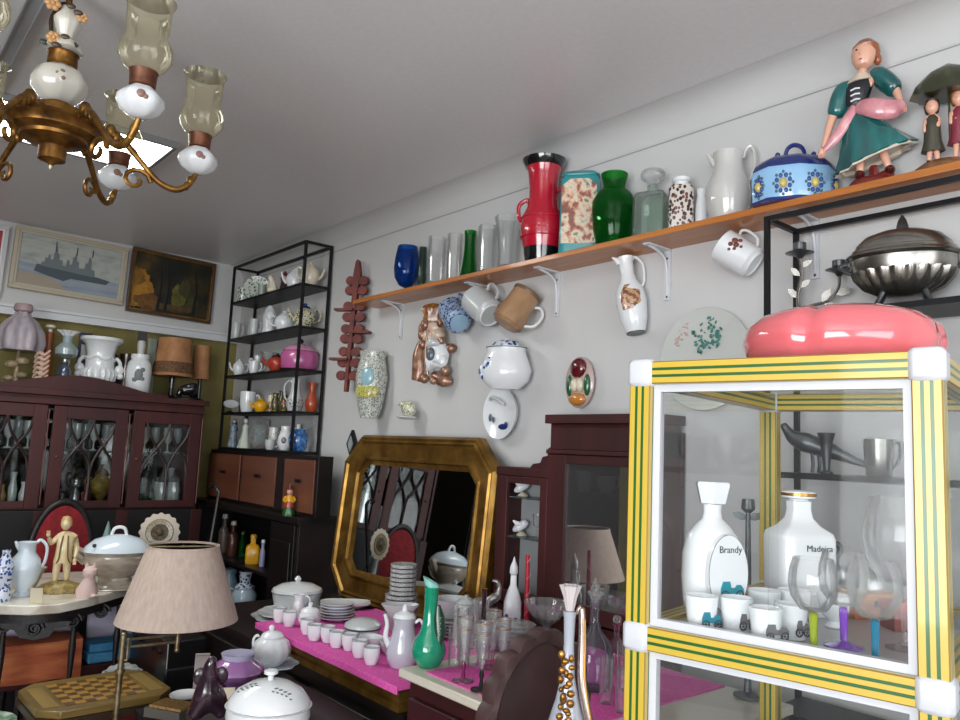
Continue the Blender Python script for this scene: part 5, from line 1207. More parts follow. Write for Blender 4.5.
for px, lb in ((160, 'ribbed crystal biscuit jar behind the right lattice door'), (173, 'ribbed crystal jar nearest the right end of the glazed cabinet')):
    ware('crystal_jar', lb, 'jar', GC(px, 0), [('jar_body', mat('milky_crystal', '#a5b0ac', .12, coat=.8), lambda m: m.L([(5, 0), (6.2, 3), (5.8, 9), (6.4, 14), (5, 22)], 24, fl=(10, .05))), ('lid', CRYSTAL, lambda m: m.L([(6, 22.3), (5, 26), (1, 28), (1.6, 31)], 18))], group=CW)
gitem('vase', 'tall pale crystal vase at the back of the right door', 'vase', 169, 0, [(3, 0), (3, 30), (4, 34)], mat('pale_crystal', '#aab3b3', .12, coat=.7), -4.68)
ware('urn', 'amber and gold twin handled urn behind the middle lattice door', 'urn', GC(100, 0), [('urn_body', noisy('amber_glaze_gold', [(.3, '#5a4a1a'), (.6, '#9a8540'), (.85, '#c9b877')], 20, rough=.25, metal=.3, coat=.4), lambda m: m.L([(6, 0), (7, 2), (3, 5), (9, 14), (11, 22), (6, 28), (7, 30)], 26)), ('lid', BRASS, lambda m: m.L([(7, 30.2), (5, 34), (1, 37), (1.5, 40)], 18)), ('handle', BRASS, lambda m: m.H(9.5, 12, 26, 5, 1, 1)), ('handle', BRASS, lambda m: m.H(9.5, 12, 26, 5, 1, -1))], group=CW)
gitem('cruet', 'silvery cruet with round stopper in the middle door', 'cruet', 75, 0, [(4, 0), (5, 4), (4, 12), (2, 17), (4, 20), (3.6, 25), (1, 28)], mat('bright_silver', '#8d8f90', .2, .8), -4.5, 0)
gitem('cruet', 'smaller silvery cruet beside the tall one in the middle door', 'cruet', 62, 0, [(4, 0), (5, 3), (3, 9), (1.6, 13), (2.6, 15), (1, 18)], mat('dull_silver', '#77797a', .25, .8), -4.5, 0)
gitem('figurine', 'small white figurine low in the middle lattice door', 'figurine', 112, 1, [(4, 0), (4.4, 2), (3, 8), (3.6, 14), (2, 18), (2.6, 22), (.5, 25)], WHITE, -4.5, 0)
gitem('bottle', 'dark ruby bottle low in the middle lattice door', 'bottle', 86, 0, [(4, 0), (4.6, 2), (4.6, 12), (1.6, 17), (1.6, 22)], mat('ruby_bottle', '#4a1018', .15, coat=.6), -4.48, 0)
for px, lvl, H, lb, mt in ((12, 0, 34, 'tall frosted vase behind the left lattice door', mat('frosted_vase', '#97a09c', .25, coat=.5)), (23, 0, 24, 'white teapot shaped vase behind the left lattice door', GREYW), (34, 0, 32, 'slim grey vase at the right of the left lattice door', mat('grey_vase', '#7c8385', .25, coat=.5)), (1, 0, 22, 'squat amber vase at the far left of the glazed cabinet', mat('amber_vase', '#8a6a2c', .25, coat=.5))):
    gitem('vase', lb, 'vase', px, lvl, [(3, 0), (3.8, H * .2), (4.2, H * .5), (2.2, H * .8), (3, H)], mt)

# ---- on top of the glazed cabinet
def GTOP(px, x=-4.6):
    p = onx(px, 392, x); return Vector((x, p.y, GT + .0005))
P = GTOP(14, -4.59)
ware('petal_lamp', 'lamp with dusky pink petal shade and leafy flower stem on the cabinet', 'lamp', P, [
    ('petal_shade', noisy('dusky_petal_glass', [(.3, '#8f8790'), (.7, '#b0a6ab')], 40, (1, 1, .2), .35), lambda m: m.L([(19, 38), (21, 46), (19, 58), (13, 68), (7, 74), (6, 78)], 60, th=.9, fl=(6, .13))),
    ('shade_cap', mat('dusty_rose_cap', '#a38b8e', .4), lambda m: m.L([(6, 77), (8.5, 79), (8.5, 84), (7, 86)], 20)),
    ('stem', noisy('leafy_stem', [(.3, '#6f5f4a'), (.7, '#a38f70')], 50, rough=.5), lambda m: [m.L([(9, 0), (10, 1.5), (3, 5), (2, 20), (1.6, 38)], 14), m.S(-5, -3, 24, 6, 3, 4, 8), m.S(4, -3, 28, 6, 3, 4, 8), m.S(5, -4, 14, 5, 3, 3, 8), m.S(-6, -3, 10, 5, 3, 3, 8)] and None),
])
ware('candlestick', 'orange turned wooden candlestick with pale finial on the cabinet', 'candlestick', GTOP(43.5, -4.7), [('column', noisy('orange_wood', [(.3, '#7a3a18'), (.7, '#a65a28')], 20, (1, 1, .1), .4, coat=.3), lambda m: m.L([(6, 0), (6, 3), (4, 8), (4.6, 30), (3.6, 50), (3.4, 60)], 18)), ('finial', CREAM, lambda m: m.L([(2, 60), (2, 63), (5, 65), (5, 67), (2, 68)], 14))])
CORAL = mat('pinkish_coral', '#c3a491', .5)
m = MB(kk(GTOP(38, -4.5) + Vector((0, 0, .02))))
for i in range(6):
    z = 3 + i * 5; m.T([(-7, 0, z), (-2, -2, z + 5), (3, -1, z + 3), (8, 0, z + 8)], [1, 1.8, 1.8, .8], 7, smooth=3)
m.T([(0, 0, 0), (1, 0, 15), (0, 0, 34)], [3, 2, 1.4], 8, smooth=3)
o = m.build('coral_ornament', CORAL); o.location = GTOP(38, -4.5) + Vector((0, 0, .02)); o.rotation_euler = (0, 0, RZ)
tag(o, 'pale branching coral ornament in front of the orange candlestick', 'ornament')
ware('oil_lamp', 'blue grey glass oil lamp with ruffled white chimney rim', 'oil lamp', GTOP(62, -4.5), [
    ('font', noisy('blue_black_glaze', [(.3, '#1c2534'), (.6, '#3d4c66'), (.85, '#8a97a8')], 40, rough=.2, coat=.6), lambda m: m.L([(7, 0), (7.4, 1.5), (2.5, 6), (5.5, 14), (6, 20), (3, 27)], 24)),
    ('burner', mat('bright_nickel', '#9a978c', .25, .9), lambda m: m.L([(3, 27), (4, 29), (4, 32), (3, 33)], 16)),
    ('globe', mat('smoky_blue_glass', '#8d9c9e', .2, coat=.6), lambda m: m.L([(4, 33), (10, 37), (10.5, 43), (7, 47), (4.5, 49), (4.4, 56)], 26)),
    ('ruffled_rim', WHITE, lambda m: m.L([(4.4, 56), (6, 58), (10, 61)], 36, th=.6, fl=(9, .12))),
])
ware('box_file', 'dark navy box file standing behind the white urn', 'box file', GTOP(80, -4.75), [('file_body', mat('navy_cloth', '#1c2640', .6), lambda m: m.B(-6, 6, -7, 7, 0, 62)), ('spine_label', GREYW, lambda m: m.B(-3, 3, -7.4, -7.05, 36, 50))])
ware('urn', 'white classical urn with scrolled side handles on the cabinet', 'urn', GTOP(97, -4.59), [
    ('urn_body', WHITE, lambda m: m.L([(9, 0), (10, 1.5), (4, 5), (6, 9), (14, 14), (16, 22), (13.6, 26), (12.6, 40), (15, 50), (20, 54), (20, 57), (17, 56)], 40, fl=None)),
    ('gadroons', WHITE, lambda m: m.L([(8, 10.4), (14.6, 14), (16.8, 21), (14.4, 25.6)], 60, fl=(20, .04))),
    *[('scroll_handle', WHITE, lambda m, sd=sd: [m.S(sd * 18, 0, 26, 4.6, 3, 5), m.S(sd * 19, 0, 20, 3.4, 2.6, 3.4), m.T([(sd * 14, 0, 38), (sd * 18, 0, 34), (sd * 19, 0, 27)], 1.8, 8, smooth=3)] and None) for sd in (-1, 1)],
    ('relief', WHITE, lambda m: m.T([(13.4 * math.cos(a), 13.4 * math.sin(a), 36 + 1.5 * math.sin(6 * a)) for a in (2 * PI * i / 48 for i in range(48))], 1.1, 6, True)),
])
ware('jug', 'dented silver jug standing behind the white ginger jar lamp', 'jug', GTOP(123, -4.73), [('jug_body', mat('smoky_silver', '#7a706c', .25, .8), lambda m: m.L([(7, 0), (9, 6), (8, 22), (5, 32), (6, 44)], 22, th=.7)), ('handle', mat('smoky_silver_handle', '#6a625f', .25, .8), lambda m: m.H(8, 14, 40, 5, 1, -1))])
ware('table_lamp', 'white ginger jar lamp base with grey crest and bare socket', 'lamp', GTOP(137, -4.55), [
    ('jar_body', WHITE, lambda m: m.L([(10, 0), (11.6, 2), (12, 26), (11, 34), (8, 38), (9, 40), (8.4, 43)], 30)),
    ('crest', mat('grey_crest_print', '#6d7674', .5), lambda m: [m.S(0, -11.6, 22, 4, .9, 6, 10), m.S(-3, -11.2, 17, 3, .9, 2.4, 8), m.S(3, -11.2, 27, 2.6, .9, 2.4, 8), m.S(3.4, -11.2, 18, 2.4, .9, 2, 8)] and None),
    ('socket', mat('white_socket', '#b9bab6', .4), lambda m: m.L([(3, 43), (3.4, 47), (4, 52), (3.4, 57)], 16)),
    ('harp_bracket', BLACK, lambda m: m.B(-4.4, 4.4, -2, 2, 57.2, 66)),
])
ware('folded_cloth', 'pale green grey cloth hanging folded behind the ginger jar lamp', 'cloth', GTOP(148, -4.775), [('cloth', noisy('grey_green_cloth', [(.3, '#7f877c'), (.7, '#9aa196')], 40, (1, 1, .1), .9), lambda m: m.X([(-5, 0), (4, 0), (4, 62), (-4, 62)], -2, 2))])
FR = noisy('apricot_parchment', [(.3, '#9a6a45'), (.7, '#b98458')], 16, rough=.7)
LACE = noisy('black_lace_band', [(.35, '#2c2119'), (.5, '#7f5a3c'), (.65, '#382a20')], 110, rough=.8)
ware('table_lamp', 'apricot bell lampshade with dark lace band on a black stem', 'lamp', GTOP(171, -4.6), [
    ('lamp_shade', FR, lambda m: m.L([(18.4, 24), (17.6, 34), (16, 46), (15, 62)], 32, th=.7, fl=(4, .05))),
    ('lace_band', LACE, lambda m: m.L([(18.7, 27), (18.1, 32), (17.4, 38)], 32, fl=(4, .05))),
    ('stem', BLACKC, lambda m: m.L([(9, 0), (9.5, 2), (3, 5), (2, 14), (3, 20), (2, 30)], 18)),
])
ware('table_lamp', 'second apricot lampshade half hidden behind the lace banded one', 'lamp', GTOP(199, -4.70), [('lamp_shade', FR, lambda m: m.L([(8.5, 24), (8, 40), (7.4, 58)], 26, th=.7)), ('stem', BLACKC, lambda m: m.L([(8, 0), (8.5, 2), (2, 5), (2, 30)], 16))])
ware('ornament', 'low black figurine group at the foot of the apricot lamps', 'ornament', GTOP(187, -4.45), [('figure', BLACKC, lambda m: m.skin([(0, 0, 10), (-6, 0, 10), (-8, 0, 3), (6, 0, 12), (9, 0, 18), (7, 0, 2)], [(0, 1), (1, 2), (0, 3), (3, 4), (3, 5)], [5, 4, 3, 4.6, 3, 3])), ('base', BLACK, lambda m: m.L([(10, 0), (10, 2), (8, 3)], 18, ey=.6))])

# unseen dark cupboard, added so the gilt mirror reflects black
wz = thing('added_wardrobe', 'unseen dark cupboard added to blacken the gilt mirror reflection', 'added_wardrobe', (-4.5, -2.6, 0))
m = MB(); m.B(-.3, .28, -.82, .82, 0, 2.0); m.build('carcass', BLACK, wz)
for sd in (-1, 1):
    m = MB(); m.B(.2805, .3, min(sd * .01, sd * .81), max(sd * .01, sd * .81), .05, 1.95); d = m.build('door', DARKW, wz)
    m = MB(); m.S(.31, sd * .06, 1.0, .012); m.build('knob', BRASS, d)
# ================================================================ marble topped console with china, red chair behind it
MZ = .80
def MT(px, py): return onz(px, py, MZ + .0005)
edge = [onz(x, y, MZ) for x, y in ((-60, 598), (-30, 602), (0, 605), (30, 606), (60, 604), (90, 598), (112, 592), (126, 588), (150, 581))]
back = [Vector((-3.86, edge[-1].y + .05, MZ)), Vector((-3.98, -1.55, MZ))]
cx, cy = -3.45, -1.2
c = thing('console_table', 'carved dark console table with a serpentine white marble top', 'table', (cx, cy, 0))
outline = [(p.x - cx, p.y - cy) for p in edge] + [(p.x - cx, p.y - cy) for p in back]
m = MB(); m.X(outline, MZ - .034, MZ, 'z'); m.build('marble_top', MARBLE, c, .004)
inn = [(a * .96 - .02, b_ * .96) for a, b_ in outline]
m = MB(); m.X(inn, MZ - .07, MZ - .0345, 'z'); m.build('apron', CARVED, c)
# carved drop in the middle of the apron and bracket scallops
pe = [onz(x, y, MZ - .05) for x, y in ((2, 640), (40, 645), (85, 634), (122, 622))]
def drop(P, w_, h_, n):
    m = MB(); pts = [(-w_, 0), (w_, 0), (w_ * .9, -h_ * .3), (w_ * .55, -h_ * .45), (w_ * .4, -h_ * .85), (0, -h_), (-w_ * .4, -h_ * .85), (-w_ * .55, -h_ * .45), (-w_ * .9, -h_ * .3)]
    m.X(pts, -.012, .012); o = m.build(n, CARVED, c); o.location = (P[0] - cx, P[1] - cy, MZ - .069); o.rotation_euler = (0, 0, RZ + .3)
    q = MB(); q.T([(.03 * math.cos(a) * (1 - a / 14), -.016, -h_ * .35 + .03 * math.sin(a) * (1 - a / 14)) for a in (i * .5 for i in range(22))], .006, 6); q.build('carved_scroll', CARVED, o)
def on_edge(px):
    P = onz(px, 605 - max(0, px - 60) * .22, MZ); d = (Vector((-3.6, -1.25, MZ)) - P).normalized(); return P + d * .06
drop(on_edge(38), .12, .065, 'carved_drop'); drop(on_edge(2), .04, .035, 'carved_bracket'); drop(on_edge(84), .035, .04, 'carved_bracket'); drop(on_edge(118), .03, .02, 'carved_bracket')
for px in (0, 85, 124):
    P = on_edge(px) if px != 124 else Vector((-3.405, -.99, 0)); m = MB(); m.L([(.010, 0), (.013, .02), (.008, .06), (.010, .3), (.008, .5), (.013, .62), (.009, .66), (.012, MZ - .0705)], 16); o = m.build('leg', CARVED, c); o.location = (P.x - cx, P.y - cy, 0)
for P in back:
    m = MB(); m.L([(.022, 0), (.026, .3), (.02, MZ - .0705)], 12); o = m.build('leg', CARVED, c); o.location = ((P.x - cx) * .9, (P.y - cy) * .9, 0)
def MW(name, lb, cat, px, py, parts, rz=None, group=None): return ware(name, lb, cat, MT(px, py), parts, group, rz)
MW('vase', 'blue and white patterned vase at the left end of the marble console', 'vase', 1, 601, [('vase', spotted('blue_white_scroll', '#c9d0dd', ['#2b438c', '#2b438c', '#4a62a3', '#c9d0dd'], 95, .5), lambda m: m.L([(8, 0), (8.4, 3), (8, 10), (6, 14), (7.2, 18), (8.4, 34), (5, 42), (3.6, 46), (4, 50)], 26, th=.7))])
MW('ewer', 'white baluster ewer with a lip and handle on the marble console', 'ewer', 22, 596, [
    ('ewer_body', BLUISH, lambda m: m.L([(8, 0), (9, 1.5), (6, 6), (12, 15), (14.6, 26), (13, 36), (8, 43), (8, 50), (9.6, 53)], 30, th=.8)),
    ('spout', BLUISH, lambda m: m.T([(-6, 0, 46), (-9, 0, 50), (-11, 0, 54)], [2.6, 2, 1], 8)),
    ('handle', BLUISH, lambda m: m.H(13, 26, 52, 4.4, 1.5, 1, x1=8.4))])
ware('card', 'small blank cream card leaning on the white ewer', 'card', MT(36, 603), [('card', mat('cream_card', '#cfc8ae', .7), lambda m: (m.at(0, 0, 0, .12), m.X([(-6, 0), (6, 0), (6, 15), (-6, 15)], -.3, .3), m.off()) and None)], rz=RZ + .1)
MW('ornament', 'little grey green bird ornament behind the cream card', 'ornament', 34, 588, [('bird_body', mat('grey_green_bird', '#8f8f78', .4, coat=.3), lambda m: m.skin([(0, 0, 7), (2, 0, 14), (6, 0, 19), (10, -1, 20), (-3, 0, 3)], [(0, 1), (1, 2), (2, 3), (0, 4)], [5, 4.4, 3, 1, 4]))])
# cream boy figurine
IV = noisy('ivory_figurine', [(.3, '#c9b183'), (.6, '#d8c49b'), (.85, '#e2d3b0')], 40, rough=.35, coat=.4)
P = MT(59, 592); s = kk(P); r = thing('boy_figurine', 'cream figurine of a standing boy lifting one hand on a mossy base', 'figurine', P, facing(P))
m = MB(s); m.L([(20, 0), (20.5, 3), (16, 8), (8, 11)], 20, ey=.7, fl=(7, .06)); m.build('mossy_base', noisy('mossy_gold', [(.3, '#6b5a2e'), (.6, '#a08a4e'), (.85, '#c7b888')], 70, rough=.4, bump=.4), r)
m = MB(s)
m.skin([(0, 0, 34), (1, 0, 44), (2, 0, 54), (1.4, -.5, 61), (-6, 0, 54), (-12, -2, 47), (-14, -5, 55), (9, 0, 54), (12, 0, 43), (11, -2, 33), (-4, 0, 31), (-4.5, -1, 20), (-5, 0, 10), (4, 0, 31), (5, -.5, 20), (5, 0, 10)],
       [(0, 1), (1, 2), (2, 3), (2, 4), (4, 5), (5, 6), (2, 7), (7, 8), (8, 9), (0, 10), (10, 11), (11, 12), (0, 13), (13, 14), (14, 15)], [6, 6, 6, 2.8, 3.2, 2.7, 1.9, 3.2, 2.7, 2, 4.4, 3.6, 2.6, 4.4, 3.6, 2.6])
m.S(0, -.6, 67, 4.8, 4.9, 6.2, 14); m.S(-1, -5.5, 66, .9, 1, 1, 6); m.S(-14.6, -5.6, 57, 2, 1.8, 2.4, 8); m.S(11, -2.6, 31, 2, 1.8, 2.4, 8)
for i in range(3): m.T([(-15.6 + i, -6.4, 58), (-16 + i * 1.2, -6.8, 61)], .6, 6); m.T([(10 + i, -3, 30), (10 + i, -3.6, 27)], .6, 6)
m.build('body', IV, r)
m = MB(s); m.loft([(0, 0, 29, 8.6, 6.4, 0, 5, .06), (.4, 0, 40, 7.4, 6.2, 0, 1, 0), (1.4, 0, 52, 8, 6, 0, 1, 0), (1.6, 0, 57, 4.4, 4, 0, 1, 0)]); cc = m.build('coat', mat('cream_coat', '#d2bd90', .35, coat=.4), r)
GL2 = mat('dark_gilt_lining', '#5e4a22', .4, .5)
for x in (-2.6, 3.6):
    m = MB(s); m.T([(x * .7 + .5, -6.4, 56), (x, -6.8, 46), (x * 1.3, -7.2, 34), (x * 2, -7, 29)], .6, 6, smooth=3); m.build('gilt_lining', GL2, cc)
m = MB(s); m.loft([(.4, 1.4, 65, 5.2, 4.4, 0, 1, 0), (.2, .6, 70, 5.2, 5.2, 0, 5, .04), (0, 0, 74, 3.6, 3.6, 0, 1, 0), (0, 0, 75, 1, 1, 0, 1, 0)]); m.build('hair', mat('honey_hair', '#bfa268', .4, coat=.3), r)
PKC = mat('pale_pink_bisque', '#cdb2ac', .5)
MW('cat_ornament', 'pale pink cat ornament sitting beside the boy figurine', 'ornament', 86, 597, [
    ('cat_body', PKC, lambda m: [m.loft([(0, 0, 0, 10, 7, 0, 1, 0), (0, 0, 8, 10, 7.4, 0, 1, 0), (1, 0, 16, 6, 5.4, 0, 1, 0), (1.4, 0, 19, 5, 4.8, 0, 1, 0), (1.6, -1, 23, 7, 6.2, 0, 1, 0), (1.6, -1, 27, 6.6, 5.6, 0, 1, 0), (1.6, 0, 30, 3, 3, 0, 1, 0)])] and None),
    ('ear', PKC, lambda m: m.L([(2, 28), (1.4, 31), (.2, 34)], 8, x=-2)), ('ear', PKC, lambda m: m.L([(2, 28), (1.4, 31), (.2, 34)], 8, x=5)),
    ('paw', PKC, lambda m: m.S(7, -6, 2, 3.4, 3.4, 2, 8))])
BEI = noisy('beige_tureen_glaze', [(.3, '#9c8f80'), (.6, '#b3a798'), (.85, '#c3b9ab')], 26, (1, 1, 3), .3, coat=.5)
MW('tureen', 'beige footed tureen with a pale blue domed lid on the marble console', 'tureen', 114, 588, [
    ('tureen_body', BEI, lambda m: m.L([(20, 0), (21, 2), (16, 6), (15, 11), (26, 18), (31, 27), (30, 33), (33, 36)], 36, ey=.8)),
    ('foot_tray', BEI, lambda m: m.L([(24, 0), (25, .5), (24, 1.4), (14, 1.6)], 36, ey=.8)),
    ('lid', BLUISH, lambda m: m.L([(32, 36.5), (30, 41), (22, 48), (10, 52), (3, 53)], 36, ey=.8)),
    ('lid_handle', WHITE, lambda m: m.T([(-7, 0, 51), (-5, 0, 58), (0, 0, 60), (5, 0, 58), (7, 0, 51)], 1.6, 8, smooth=4)),
    ('handle', BEI, lambda m: m.T([(-28, 0, 26), (-37, 0, 34), (-38, 0, 38), (-31, 0, 36)], [4, 4, 3.4, 3], 8, smooth=4)),
    ('handle', BEI, lambda m: m.T([(28, 0, 26), (37, 0, 34), (38, 0, 38), (31, 0, 36)], [4, 4, 3.4, 3], 8, smooth=4)),
    ('ladle_notch', INK, lambda m: m.S(-21, -18.5, 44, 2, 1, 2, 8))])
MW('ornament', 'small pale teal tree shaped ornament behind the tureen', 'ornament', 104, 566, [('tree_body', mat('pale_teal_bisque', '#7e9c9c', .5), lambda m: m.L([(7, 0), (8, 2), (5, 8), (7, 12), (4.6, 22), (5, 26), (2.4, 36), (.4, 44)], 18, fl=(5, .1)))])
DAISY = thing('flower_plaque', 'round scalloped plaque like a sunflower on a white stem', 'ornament', MT(156, 572), facing(MT(156, 572))); s = kk(MT(156, 572)) * .78
m = MB(s); m.at(0, 0, 50, PI / 2 - .1); m.L([(19, 0), (23, 1), (24, 3), (18, 4)], 80, fl=(16, .045)); m.build('scalloped_rim', mat('cream_rim', '#bfb4a5', .45), DAISY)
m = MB(s); m.at(0, 0, 50, PI / 2 - .1); m.L([(17.6, 3.4), (16, 5), (11, 4.6)], 40); m.build('dotted_ring', spotted('dotted_ring', '#8f8266', ['#5e5140', '#a39678', '#6f634c'], 190, .45), DAISY)
m = MB(s); m.at(0, 0, 50, PI / 2 - .1); m.L([(11, 4), (10, 5.6), (5, 5), (3.6, 6.6), (1, 7)], 30); m.build('dark_heart', noisy('dark_heart', [(.3, '#3a3024'), (.7, '#6a5a3c')], 80), DAISY)
m = MB(s); m.L([(8, 0), (9, 2), (5, 5), (5, 24), (7, 27)], 16); m.build('stem', WHITE, DAISY)
# red oval-backed chair
P = onx(60, 553, -4.03); s = kk(P)
ch = thing('chair', 'dark carved chair with an oval crimson velvet back behind the console', 'chair', (P.x, P.y, 0), PI / 2 + .12)
w_, hh = .132, .235; zc = P.z
m = MB(); m.at(0, 0, zc); m.T([(w_ * math.cos(a), 0, hh * math.sin(a)) for a in (2 * PI * i / 40 for i in range(40))], .016, 10, True); m.build('back_frame', CARVED, ch)
m = MB(); m.at(0, 0, zc, PI / 2); m.L([(.122, -.016), (.122, .01), (.08, .018), (.02, .022)], 40, ey=hh / w_); m.build('back_cushion', VELVET, ch)
m = MB(); m.B(-.2, .2, -.2, .0, .40, .43); m.build('seat_frame', CARVED, ch, .01)
m = MB(); m.L([(.08, .431), (.1, .46), (.08, .49), (.05, .5)], 28, y=-.105, sq=3, ex=1.7); m.build('seat', VELVET, ch)
for x in (-.17, .17):
    m = MB(); m.T([(x, -.17, .4), (x, -.18, .2), (x, -.16, .02), (x, -.16, .001)], [.024, .018, .02, .02], 8); m.build('leg', CARVED, ch)
    m = MB(); m.T([(x * .7, 0, zc - hh + .03), (x, 0, .42), (x, .03, .2), (x, .05, .02), (x, .05, .001)], [.02, .024, .02, .02, .02], 8, smooth=2); m.build('leg', CARVED, ch)
# low bench under the console with throws and cushions
def sl(px, py, x): return onx(px, py, x)
bx = -3.62
bench = thing('bench', 'dark red low bench under the marble console', 'bench', (bx, -1.25, 0))
bz = onx(40, 642, bx + .18).z - .115
m = MB(); m.B(-.13, .17, -.8, .36, bz - .06, bz); m.build('seat', MAHOG, bench, .008)
for x in (-.1, .13):
    for y in (-.74, .3):
        m = MB(); m.B(x - .025, x + .025, y - .025, y + .025, 0, bz - .0605); m.build('leg', MAHOG, bench)
THROW = noisy('terracotta_plaid_throw', [(.3, '#8a4028'), (.5, '#b05c3a'), (.68, '#c47a4c'), (.85, '#7d3a30')], 9, (1, .4, 3), .9)
m = MB(); ys = [-2.02 + 0.047 * i for i in range(19)]
rs = []
for i, y in enumerate(ys):
    wv = .006 * math.sin(i * 1.7); rs.append([(bx - .0, y, bz + .11 + wv), (bx + .10, y, bz + .125 + wv), (bx + .18 + wv, y, bz + .11), (bx + .2 + wv * 2, y, bz - .03 + wv), (bx + .191 + wv * 2, y, bz - .032 + wv), (bx + .172, y, bz + .002), (bx + .1, y, bz + .0015), (bx - .0, y, bz + .0015)])
m.rings(rs); y_end = onx(83, 655, bx + .2).y; o = m.build('throw', THROW); o.location = (0, y_end - ys[-1], 0)
tag(o, 'terracotta plaid throw spread over the bench below the console', 'throw')
CUSH = noisy('pale_lavender_cotton', [(.3, '#ccc8de'), (.7, '#dcd9ea')], 12, rough=.9)
def cushion(px, py, x, w__, h__, lb, mt):
    p = onx(px, py, x); m = MB(); m.L([(w__ * .5, 0), (w__, h__ * .25), (w__, h__ * .7), (w__ * .55, h__), (.01, h__ * 1.02)], 28, ex=.26, ey=1, sq=1.2)
    o = m.build('cushion', mt); o.location = (p.x, p.y, bz + .0015); tag(o, lb, 'cushion'); return o
cushion(24, 640, bx - .066, .19, .715 - bz, 'big pale lavender cushion behind the terracotta throw', CUSH)
o = cushion(111, 628, bx - .066, .10, .715 - bz, 'pale lavender cushion standing between console leg and lamp', CUSH)
p = onx(103, 645, bx + .10); m = MB(); m.B(-.07, .065, -.105, .105, 0, .04); m.B(-.065, .06, -.10, .11, .041, .075); o = m.build('folded_cloth', noisy('sky_blue_cloth', [(.3, '#2f6f9a'), (.7, '#4a8fb8')], 20, rough=.9), None, .008); o.location = (p.x, p.y + .035, bz + .001)
tag(o, 'folded bright blue cloth on the bench beside the throw', 'cloth')

# ================================================================ brass floor lamp with linen shade
LD = 2.42
P = ond(180, 590, LD); s = LD / F
lamp = thing('floor_lamp', 'brass swing arm floor lamp with a pale linen cone shade', 'lamp', (P.x, P.y, 0), facing(P))
L0 = P.z / s
m = MB(s); m.L([(58, L0 - 29), (34, L0 + 43), (33.4, L0 + 43), (57.4, L0 - 29)], 48); m.L([(34.6, L0 + 42), (34.6, L0 + 44), (33, L0 + 44), (33, L0 + 42)], 48); m.build('lamp_shade', LSHADE, lamp)
m = MB(s); m.T([(-33.5, -2, L0 + 42.6), (0, 0, L0 + 42.6), (33.5, 2, L0 + 42.6)], .8, 6); m.T([(0, 0, L0 + 44), (0, 0, L0 - 14)], 1.2, 6); m.build('shade_carrier', BRASSP, lamp)
m = MB(s); m.L([(4, L0 - 40), (4.4, L0 - 20), (3, L0 - 14)], 14); m.L([(2, L0 - 13.5), (8, L0), (7, L0 + 12), (2, L0 + 16)], 14); m.build('bulb_socket', GREYW, lamp)
ax, ay = -47, -14
for dz in (-43, -50):
    m = MB(s); m.T([(ax, ay, L0 + dz), (2, 0, L0 + dz)], 1.5, 8); m.build('swing_arm', BRASSP, lamp)
m = MB(s); m.T([(2, 0, L0 - 57), (2, 0, L0 - 42)], 2.3, 10); m.S(2, 0, L0 - 58, 2.6); m.build('arm_joint', BRASSP, lamp)
m = MB(s); m.T([(ax, ay, 6), (ax, ay, L0 - 38)], 2.7, 12); m.T([(ax, ay, L0 - 73), (ax, ay, L0 - 70)], 4.4, 12); m.S(ax, ay, L0 - 37, 3.2); m.build('pole', BRASSP, lamp)
m = MB(s); m.T([(ax + 5, ay, L0 - 41), (ax + 5, ay, L0 - 62)], 1.2, 8); m.T([(ax, ay, L0 - 61), (ax + 5, ay, L0 - 62)], 1, 6); m.build('link_rod', BRASSP, lamp)
m = MB(s); m.L([(24, 0), (25, 2), (22, 4), (8, 7), (3, 10)], 36, x=ax, y=ay); m.build('base', BRASSP, lamp)

# ================================================================ games table with inlaid chessboard
TZ = .60
gt = thing('games_table', 'octagonal inlaid games table with a chessboard top', 'table', (-2.775, -1.225, 0), .03)
hx, hy, c_ = .17, .20, .055
oc = [(-hx, -hy + c_), (-hx + c_, -hy), (hx - c_, -hy), (hx, -hy + c_), (hx, hy - c_), (hx - c_, hy), (-hx + c_, hy), (-hx, hy - c_)]
m = MB(); m.X(oc, TZ - .022, TZ, 'z'); m.build('top', noisy('olive_brown_veneer', [(.3, '#5e4a22'), (.6, '#7a6230'), (.85, '#8f7540')], 18, (1, .15, 1), .4, coat=.3), gt, .003)
m = MB(); m.X([(a * 1.02, b_ * 1.02) for a, b_ in oc], TZ - .045, TZ - .0225, 'z'); m.build('moulding', mat('dark_moulding', '#33251a', .4), gt)
m = MB(); m.X([(a * .9, b_ * .9) for a, b_ in oc], TZ - .16, TZ - .0455, 'z'); m.build('apron', MAHOGR, gt)
bd = MB(); sq_ = .030
for i in range(8):
    for j in range(8):
        bd.m((i + j) % 2); x0, y0 = -4 * sq_ + i * sq_, -4 * sq_ + j * sq_; bd.B(x0, x0 + sq_, y0, y0 + sq_, TZ + .0003, TZ + .0012)
bd.build('chessboard', [mat('amber_square', '#a87d34', .4, coat=.3), mat('walnut_square', '#5a4018', .4, coat=.3)], gt)
for sgn in (-1, 1):
    m = MB(); m.B(-.11, .11, min(sgn * .135, sgn * .178), max(sgn * .135, sgn * .178), TZ + .0003, TZ + .001); m.build('inlaid_panel', noisy('pale_inlay', [(.3, '#7d6636'), (.7, '#94793f')], 22, (.2, 1, 1), .4), gt)
for x in (-.11, .11):
    for y in (-.13, .13):
        m = MB(); m.L([(.02, 0), (.024, .03), (.016, .2), (.022, TZ - .1605)], 14, x=x, y=y); m.build('leg', MAHOGR, gt)
